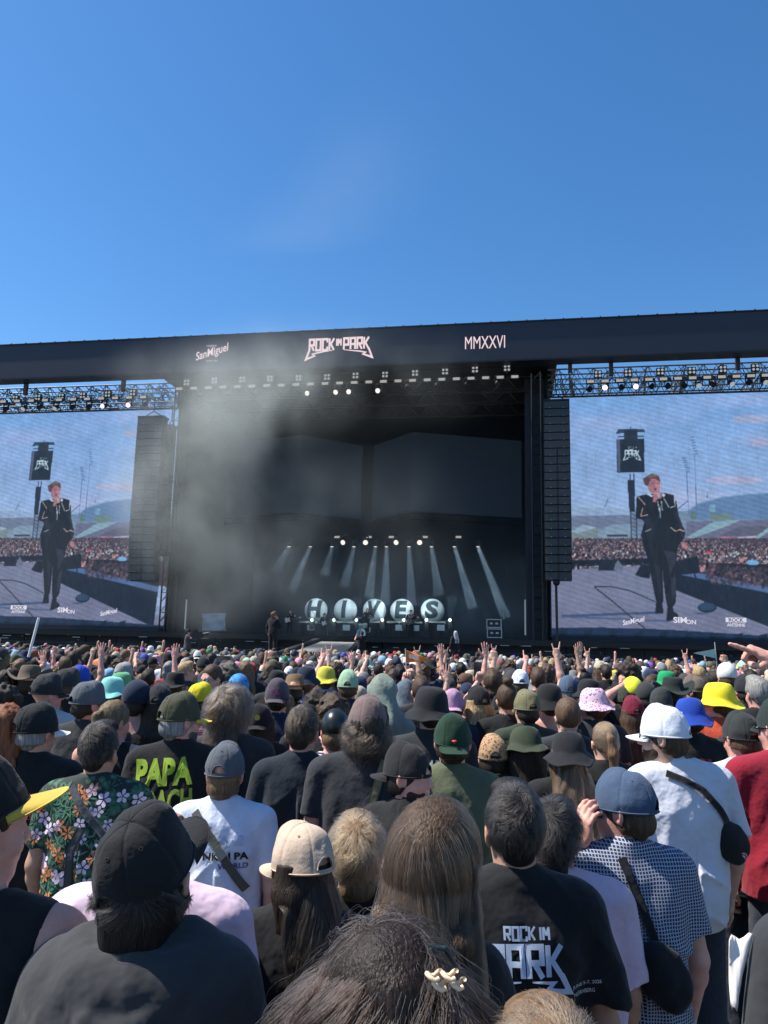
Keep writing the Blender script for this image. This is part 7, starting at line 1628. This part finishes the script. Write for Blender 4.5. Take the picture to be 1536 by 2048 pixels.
# ------------------------------------------------------------------ raised hands further back
RH = [(207, 1322, 13, 'fist'), (238, 1318, 14, 'point'), (287, 1318, 14, 'fist'), (618, 1330, 10.5, 'horns'), (672, 1325, 10.5, 'point'), (800, 1330, 11, 'horns'), (757, 1326, 13, 'point'), (846, 1330, 11.5, 'open1'), (922, 1325, 13.5, 'horns'), (957, 1326, 13, 'point'), (1093, 1330, 10.5, 'point'), (1124, 1328, 12, 'open1'), (1212, 1330, 13, 'horns'), (1350, 1332, 13, 'horns'), (1500, 1340, 10.5, 'fist'), (700, 1328, 14, 'fist'), (1020, 1322, 13.8, 'horns')]
whr = ['left of the tall open hand', 'right of the tall open hand', 'near the walkway end', 'just below the letter H', 'below the drum kit', 'below the letter V', 'below the letter E', 'right of the orange flag', 'below the flight cases', 'left of the right speaker column', 'below the right speaker column', 'below the right screen corner', 'under the right singer', 'under the right screen lettering', 'at the far right edge', 'below the letter I', 'below the letter S']
for i, (x, y, d, ps) in enumerate(RH):
    aa = {'open1': 'up'}.get(ps, ps); left = i % 2 == 0
    hero(x, y, d, None, hair=['short', 'curly', 'medium'][i % 3], hcol=['dark', 'brown', 'black'][i % 3], shirt='tee', scol=[BK, CH, (.2, .2, .22), NV][i % 4], **({'aL': aa} if left else {'aR': aa}), seed=110 + i, lod=1, skin=['fair', 'pink', 'tan'][i % 3], group='raised hands over the crowd',
         label={'fist': 'small person raising a closed fist ', 'point': 'small person raising one pointing finger ', 'horns': 'small person raising the sign of the horns ', 'open1': 'small person raising an open hand '}[ps] + whr[i])
# ------------------------------------------------------------------ everyone else near enough to tell apart
LM = [(p_[0], p_[1], p_[2], p_[3]) for p_ in HERO if p_[3]]
used = {o['label'] for o in bpy.data.objects if 'label' in o}
HATC = [('black', (.016, .017, .019), 20), ('charcoal', (.045, .047, .05), 10), ('navy', (.018, .028, .065), 8), ('grey', (.16, .165, .17), 8), ('beige', (.42, .36, .27), 8), ('white', (.62, .62, .62), 7), ('olive', (.08, .085, .045), 4), ('red', (.36, .02, .02), 2), ('sky blue', (.20, .36, .50), 1.5), ('royal blue', (.03, .06, .30), 1.5), ('brown', (.12, .07, .045), 3), ('pink', (.58, .26, .34), 2), ('purple', (.16, .04, .36), .8), ('yellow', (.62, .52, .06), 1), ('mint', (.28, .52, .44), .8), ('green', (.02, .22, .09), 1)]
SHC = [('black', (.022, .023, .026), 40), ('charcoal', (.045, .047, .05), 12), ('white', (.60, .60, .61), 8), ('grey', (.20, .205, .21), 6), ('navy', (.018, .026, .055), 5), ('red', (.35, .02, .03), 3), ('olive', (.08, .09, .05), 3), ('light blue', (.24, .38, .55), 3), ('orange', (.55, .16, .04), 1.5), ('pink', (.55, .25, .34), 2), ('green', (.04, .18, .08), 1)]
HRC = [('black', 'black', 5), ('dark brown', 'dark', 8), ('brown', 'brown', 9), ('light brown', 'light brown', 6), ('blonde', 'blonde', 3), ('grey', 'grey', 2), ('red', 'red', 1)]
rc = random.Random(42)
def pick(L): return rc.choices(L, [q[-1] for q in L])[0]
placed = [(p_[4].e.location.x, p_[4].e.location.y) for p_ in HERO]
def blocks(x, y, H):                       # would this body hide somebody we know
    qx, qy = proj((x, y, GZ(y) + H)); k = 1538 / y
    for (hx, hy, hd, ph, _) in HERO:
        if hd > y + .3 and abs(hx - qx) < .25 * k and hy > qy - .10 * k: return True
        if hd <= y and abs(hx - qx) < .10 * k and abs(hy - qy) < .07 * k: return True
    return False
cand = []
yy = 4.9; row = 0
while yy < 15.5:
    n = int((yy * 1.16 + 1.2) / .56)
    for i in range(n): cand.append((-(yy * .58 + .6) + (i + .5 * (row % 2)) * .56 + rc.uniform(-.13, .13), yy + rc.uniform(-.16, .16)))
    yy += .50; row += 1
persons = len(HERO); placed_far = []; MAXP = 299
cand.sort(key=lambda c: c[1])
for (x, y) in cand:
    if persons >= MAXP: placed_far.append((x, y)); continue
    if any((x - a) ** 2 + (y - b) ** 2 < (.42 if y > 5 else .46) ** 2 for a, b in placed): continue
    H = rc.gauss(1.74, .075); H = min(max(H, 1.58), 1.90); qx, qy = proj((x, y, GZ(y) + H))
    if not (-60 < qx < 1600): continue
    ok = False
    for _ in range(4):
        if not blocks(x, y, H): ok = True; break
        H -= .05
    if not ok or H < 1.56: continue
    fem = rc.random() < .42; r_ = rc.random(); hc_n, hc_, _w = pick(HRC); sn, scl, _w = pick(SHC); hat = None; hn = None
    long_ = fem and rc.random() < .75
    if r_ < .40: hat = 'cap'
    elif r_ < .53: hat = 'bucket'
    elif r_ < .56: hat = rc.choice(('fedora', 'cowboy', 'beanie'))
    hdir = 0.0
    if hat: hn, hcol_, _w = pick(HATC)
    if hat == 'cap' and rc.random() < .3: hdir = math.pi
    if hat: hair = 'caplong' if long_ else 'capshort'
    else: hair = (rc.choice(('long', 'ponytail', 'bun', 'long')) if long_ else rc.choice(('short', 'short', 'medium', 'curly', 'buzz')))
    hy = rc.choice((0, 0, .4, -.4, .8, -.8)) if rc.random() < .7 else 0
    pose = rc.random(); aL = aR = 'down'; act = ''
    if pose < .03: aR = 'phone'; act = ' filming with a raised phone'
    elif pose < .06 and y > 7: aL = 'up'; act = ' with the left hand up'
    elif pose < .09 and y > 7: aR = 'fist'; act = ' with the right fist up'
    near = sorted(LM, key=lambda q: (q[0] - qx) ** 2 + ((q[1] - qy) * 2) ** 2)
    htxt = (f'{hn} ' + ({'cap': 'cap' if hdir == 0 else 'backwards cap', 'bucket': 'bucket hat', 'fedora': 'brimmed hat', 'cowboy': 'cowboy hat', 'beanie': 'beanie'}[hat])) if hat else f"{hc_n} " + {'long': 'long hair', 'ponytail': 'ponytail', 'bun': 'hair bun', 'short': 'short hair', 'medium': 'tousled hair', 'curly': 'curls', 'buzz': 'cropped hair'}[hair]
    lab = None
    for q in near[:9]:
        dx, dy = qx - q[0], qy - q[1]
        rel = ('above and left of ' if dx < -14 else 'above and right of ' if dx > 14 else 'right above ') if dy < -12 else (('left of ' if dx < 0 else 'right of ') if dy < 16 else ('below and left of ' if dx < -14 else 'below and right of ' if dx > 14 else 'right below '))
        for bit in ('', f' and {sn} top'):
            c_ = f'person with {htxt}{bit}{act} {rel}{q[3]}'
            if c_ not in used and len(c_.split()) <= 16: lab = c_; break
        if lab: break
    if lab is None: continue
    used.add(lab)
    p = person(x, y, H=H, fem=fem, hat=hat, hatcol=hcol_ if hat else BK, hatdir=hdir, hair=hair, hcol=hc_, shirt='top' if (fem and rc.random() < .12) else 'tee', scol=scl, hyaw=hy, aL=aL, aR=aR, skin=rc.choice(('fair', 'fair', 'pink', 'tan')), yaw=rc.uniform(-.2, .2) if y < 8 else rc.choice((0, .15, -.15)), lod=1 if y < 5.5 else 2, seed=persons % 7, label=lab, group='people standing in the crowd', hattilt=rc.uniform(-.15, .1))
    if aR == 'phone':
        Mx = Matrix.Translation((.10, .36, 1.74)); e = empty('phone'); e.matrix_world = on_person(p, '') @ Mx
        MB().bbox((-.036, -.004, -.074), (.036, .004, .074)).build('case', M_plastic, e, color=(.015, .015, .018)); MB().bbox((-.033, -.0052, -.070), (.033, -.0042, .070)).build('screen', M_phone, e)
        tag(e, ' '.join(('phone held up by the ' + lab.replace('person with ', '').replace(act, '') ).split()[:16]), 'phone', 'phones held up in the crowd')
    if p.shirt is not None and sn in ('black', 'charcoal') and y < 10 and 'long' not in hair and rc.random() < .6:
        cc_ = rc.choice(((.6, .6, .6), (.6, .6, .6), (.45, .04, .05), (.5, .42, .08), (.2, .4, .45))); k_ = rc.randint(0, 2)
        if k_ == 0: sh_ = [circ(0, 1.33, .055, 18), [(-.11, 1.23), (.11, 1.23), (.11, 1.245), (-.11, 1.245)], [(-.09, 1.20), (.09, 1.20), (.09, 1.212), (-.09, 1.212)]]
        elif k_ == 1: sh_ = [[(-.12, 1.38 - .0), (.12, 1.39), (.10, 1.34), (-.11, 1.33)]] + [[(-w3, 1.30 - .022 * i), (w3, 1.30 - .022 * i), (w3, 1.31 - .022 * i), (-w3, 1.31 - .022 * i)] for i, w3 in enumerate((.08, .06, .09, .05, .07))]
        else: sh_ = [[(0, 1.40), (.10, 1.25), (.03, 1.26), (.06, 1.16), (-.09, 1.30), (-.02, 1.29)]]
        raw(p, sh_, 'back_print', cc_, .004, 2)
    placed.append((x, y)); persons += 1; LASTY = y
# ------------------------------------------------------------------ the far mass of the crowd
def proto_far(kind, rr):
    fem = rr.random() < .4; pose = {0: ('down', 'down'), 1: ('up', 'down'), 2: ('down', 'fist'), 3: ('down', 'down')}[kind]
    H = Matrix.Translation(PIV) @ Rm(rr.uniform(-.7, .7))
    S = SDF((-.36, -.2, .95), (.36, .26, 2.12 if kind in (1, 2) else 1.78), .034)
    torso(S, fem, 1.0, .4, .02); cid = []
    for s, a in ((-1, pose[0]), (1, pose[1])):
        sh, e, w_, dd, _, _ = arm_pts(s, a); S.cap(sh, e, .062, .048, .02); S.cap(e, w_, .042, .032, .02)
        if w_[2] > 1.5:
            w2 = Vector(w_) + Vector(dd).normalized() * .10; S.cap(w_, w2, .034, .04, .02)
    V1, F1 = S.mesh(); V1 = V1.astype(np.float64)
    c1 = np.where((V1[:, 2] > 1.46) | ((V1[:, 2] < 1.24) & (np.abs(V1[:, 0]) > .20)), 0, 1)
    S = SDF((-.13, -.16, 1.40), (.13, .16, 1.80), .024); head_prims(S, H, False); V2, F2 = S.mesh()
    hat = rr.choice(('cap', 'cap', 'bucket', None, None)); parts = [(V1, F1, c1), (V2, F2, np.zeros(len(V2), int))]
    S = SDF((-.14, -.18, .02), (.14, .12, .30), .024); S.ell(SKC, SKR + (.012 if not hat else .004), 0); S.ell((0, .125, .075), (.085, .085, .125), .01, '-'); lowz = .0 if fem else .07
    S.apply(lambda v, X, Y, Zz: np.maximum(v, lowz - Zz + 0 * X + 0 * Y))
    if fem: S.cap((0, -.07, .12), (0, -.10, -.05), .07, .05, .02)
    V3, F3 = S.mesh(); V3 = np.array([(H @ Vector(v))[:] for v in V3]); parts.append((V3, F3, np.full(len(V3), 2)))
    if hat:
        me = (cap_mesh(False, 1, .001, False) if hat == 'cap' else bucket_mesh(rr.randint(0, 3), False)); ms = [me] + ([brim_mesh(.9, .072, hi=False)] if hat == 'cap' else [])
        hd = rr.choice((0, 0, math.pi))
        for me in ms:
            V = np.array([(H @ (Matrix.Translation((0, -.012, .14)) @ Rm(hd) @ Matrix.Translation((0, .012, -.14))) @ v.co)[:] for v in me.vertices]); Fq = [tuple(q.vertices) for q in me.polygons]; Fq = np.array([f if len(f) == 4 else f + (f[-1],) for f in Fq if len(f) in (3, 4)])
            Fq = Fq[[len(set(f)) == 4 for f in Fq.tolist()]]; parts.append((V, Fq, np.full(len(V), 3)))
    V = []; Fq = []; C_ = []; n = 0
    for v, f, c in parts: V.append(v); Fq.append(f + n); C_.append(c); n += len(v)
    return np.concatenate(V), np.concatenate(Fq), np.concatenate(C_), pose[0] == pose[1]
rr = random.Random(9)
PF = [proto_far(k, rr) for k in (0, 0, 0, 0, 3, 3, 3, 3, 0, 0, 1, 2)]
Vs, Fs, Cs, n = [], [], [], 0
y = LASTY + .2; row = 0; pts_ = []
while y < 41:
    m = int((y * 1.16 + 2) / .60)
    for i in range(m): pts_.append((-(y * .58 + 1) + (i + .5 * (row % 2)) * .60 + rr.uniform(-.16, .16), y + rr.uniform(-.2, .2)))
    y += .52 + .012 * (y - 14); row += 1
pts_ += [q for q in placed_far if q[1] < LASTY + .3 and q[1] > LASTY - .2]
u_nr = nr.x; walkL = lambda v: nl.x + (fl - nl.x) * (v - nl.y) / (-.6 - nl.y); walkR = lambda v: nr.x + (fr - nr.x) * (v - nr.y) / (-.6 - nr.y)
cnt = 0
for (x, y) in pts_:
    q = Si @ Vector((x, y, 0)); lim = -3.4 if q.x < walkL(q.y) else -4.6
    if q.y > lim or y < LASTY + .1: continue
    if yc - 2.9 < q.y < yc + .8 and -15.0 < q.x < nr.x + .8: continue
    if q.y > yc - 2.5 and walkL(q.y) - .7 < q.x < walkR(q.y) + .7: continue
    if any((x - a) ** 2 + (y - b) ** 2 < .16 for a, b in placed[-60:]): continue
    pr = PF[rr.choices(range(12), [1] * 10 + [.1, .1])[0]]; s = rr.gauss(1.0, .045); a = rr.gauss(0, .35); c_, s_ = math.cos(a), math.sin(a)
    V = pr[0] * s; V = np.stack([V[:, 0] * c_ - V[:, 1] * s_ + x, V[:, 0] * s_ + V[:, 1] * c_ + y, V[:, 2] + GZ(y)], 1)
    sk = SK[rr.choice(('fair', 'pink', 'tan'))]; sh = rr.choices(SHC, [q_[-1] for q_ in SHC])[0][1]; ht = rr.choices(HATC, [q_[-1] * (.35 if q_[0] in ('black', 'charcoal') else 1) for q_ in HATC])[0][1]; hr = HC[rr.choices(HRC, [q_[-1] for q_ in HRC])[0][1]]
    tab = np.array([sk, sh, hr, ht]) * rr.uniform(.85, 1.15)
    Vs.append(V.astype(np.float32)); Fs.append(pr[1] + n); Cs.append(tab[pr[2]]); n += len(V); cnt += 1
me = mk_mesh('crowd', np.concatenate(Vs), np.concatenate(Fs))
ca = me.color_attributes.new('tone', 'FLOAT_COLOR', 'POINT'); cc = np.concatenate(Cs); ca.data.foreach_set('color', np.concatenate([cc, np.ones((len(cc), 1))], 1).astype(np.float32).ravel())
M_far, t_, b_ = newmat('crowd_tones'); vc = t_.nodes.new('ShaderNodeVertexColor'); vc.layer_name = 'tone'; t_.links.new(vc.outputs[0], b_.inputs['Base Color']); b_.inputs['Roughness'].default_value = .8
tag(link('crowd', me, M_far), 'densely packed far crowd in caps and sun hats reaching to the stage', 'crowd', None, 'stuff')
print('PERSONS', persons, 'last y', LASTY, 'far', cnt, 'verts', n)
# ------------------------------------------------------------------ smoke drifting over the stage
def smoke(name, lo, hi, blobs, dens, nscale, cut, label, step=0.0, stretch=(1, 1, .6), base=0.0, tone=(.86, .92, .90)):
    m, t, b = newmat(name); t.nodes.remove(b); N = t.nodes.new; L = t.links.new
    pv = N('ShaderNodeVolumePrincipled'); pv.inputs['Color'].default_value = (*tone, 1); pv.inputs['Anisotropy'].default_value = .1
    L(pv.outputs[0], t.nodes['Material Output'].inputs['Volume'])
    tc = N('ShaderNodeTexCoord'); mp = N('ShaderNodeMapping'); mp.inputs['Scale'].default_value = stretch; L(tc.outputs['Object'], mp.inputs[0])
    nz = N('ShaderNodeTexNoise'); nz.inputs['Scale'].default_value = nscale; nz.inputs['Detail'].default_value = 6; nz.inputs['Roughness'].default_value = .6; nz.inputs['Distortion'].default_value = .25
    L(mp.outputs[0], nz.inputs['Vector'])
    mr = N('ShaderNodeMapRange'); mr.inputs[1].default_value = cut; mr.inputs[2].default_value = .74; L(nz.outputs[0], mr.inputs[0])
    acc = None
    for c, r, wgt in blobs:
        s1 = N('ShaderNodeVectorMath'); s1.operation = 'SUBTRACT'; s1.inputs[1].default_value = c; L(tc.outputs['Object'], s1.inputs[0])
        s2 = N('ShaderNodeVectorMath'); s2.operation = 'DIVIDE'; s2.inputs[1].default_value = r; L(s1.outputs[0], s2.inputs[0])
        s3 = N('ShaderNodeVectorMath'); s3.operation = 'LENGTH'; L(s2.outputs[0], s3.inputs[0])
        s4 = N('ShaderNodeMapRange'); s4.interpolation_type = 'SMOOTHSTEP'; s4.inputs[1].default_value = 0; s4.inputs[2].default_value = 1; s4.inputs[3].default_value = wgt; s4.inputs[4].default_value = 0
        L(s3.outputs['Value'], s4.inputs[0])
        if acc is None: acc = s4.outputs[0]
        else:
            ad = N('ShaderNodeMath'); ad.operation = 'ADD'; L(acc, ad.inputs[0]); L(s4.outputs[0], ad.inputs[1]); acc = ad.outputs[0]
    ml = N('ShaderNodeMath'); ml.operation = 'MULTIPLY'; L(acc, ml.inputs[0]); L(mr.outputs[0], ml.inputs[1])
    m2 = N('ShaderNodeMath'); m2.operation = 'MULTIPLY_ADD'; m2.inputs[1].default_value = dens; m2.inputs[2].default_value = base; L(ml.outputs[0], m2.inputs[0]); L(m2.outputs[0], pv.inputs['Density'])
    o = MB().bbox(lo, hi).build(name, m, None, SM); tag(o, label, 'smoke', None, 'stuff')
    return o
def B(x, y, v, rx, rz, ry, wgt): u, w_ = U(x, y, v); return ((u, v, w_), (rx, ry, rz), wgt)
smoke('stage_smoke', (-19.5, -5.6, .0), (9.6, -1.1, 24), [
    B(400, 900, -3.3, 7.0, 5.6, 2.3, 1.0), B(310, 1000, -3.3, 4.5, 4.6, 2.3, .55), B(500, 800, -3.3, 8.0, 4.0, 2.3, .75), B(430, 1080, -3.3, 6.5, 4.6, 2.3, .5), B(560, 1170, -3.3, 8.5, 4.2, 2.3, .30), B(680, 1060, -3.3, 9, 6, 2.3, .30),
    B(560, 720, -3.3, 9.5, 3.4, 2.3, .36), B(430, 1215, -3.3, 4, 2.2, 2.3, .35), B(360, 745, -3.3, 7, 2.6, 2.3, .26), B(760, 760, -3.3, 9, 4, 2.3, .12)], .40, .23, .36, 'grey theatrical smoke rolling across the left half of the stage front', stretch=(1, .8, .75))
smoke('rising_smoke', (-17, -5.6, 24.01), (9.6, -1.1, 46), [
    B(480, 680, -3.3, 8, 6, 2.3, .9), B(540, 560, -3.3, 5, 6, 2.3, .8), B(640, 470, -3.3, 5, 6, 2.3, .8), B(710, 380, -3.3, 5, 6, 2.3, .6), B(760, 300, -3.3, 6, 6, 2.3, .3)], .034, .11, .20, 'thin smoke plume rising from the stage roof into the blue sky', stretch=(1, .8, .55))
smoke('haze', (-13.4, 1.6, 2.23), (9.0, 16.9, 17.6), [((5.5, 9, 4.2), (4, 3, 3), 1.0), ((-6, 9, 3.5), (5, 3, 3), .8)], .07, .3, .40, 'thin haze filling the dark stage house round the band', base=.006, tone=(.50, .70, .98))
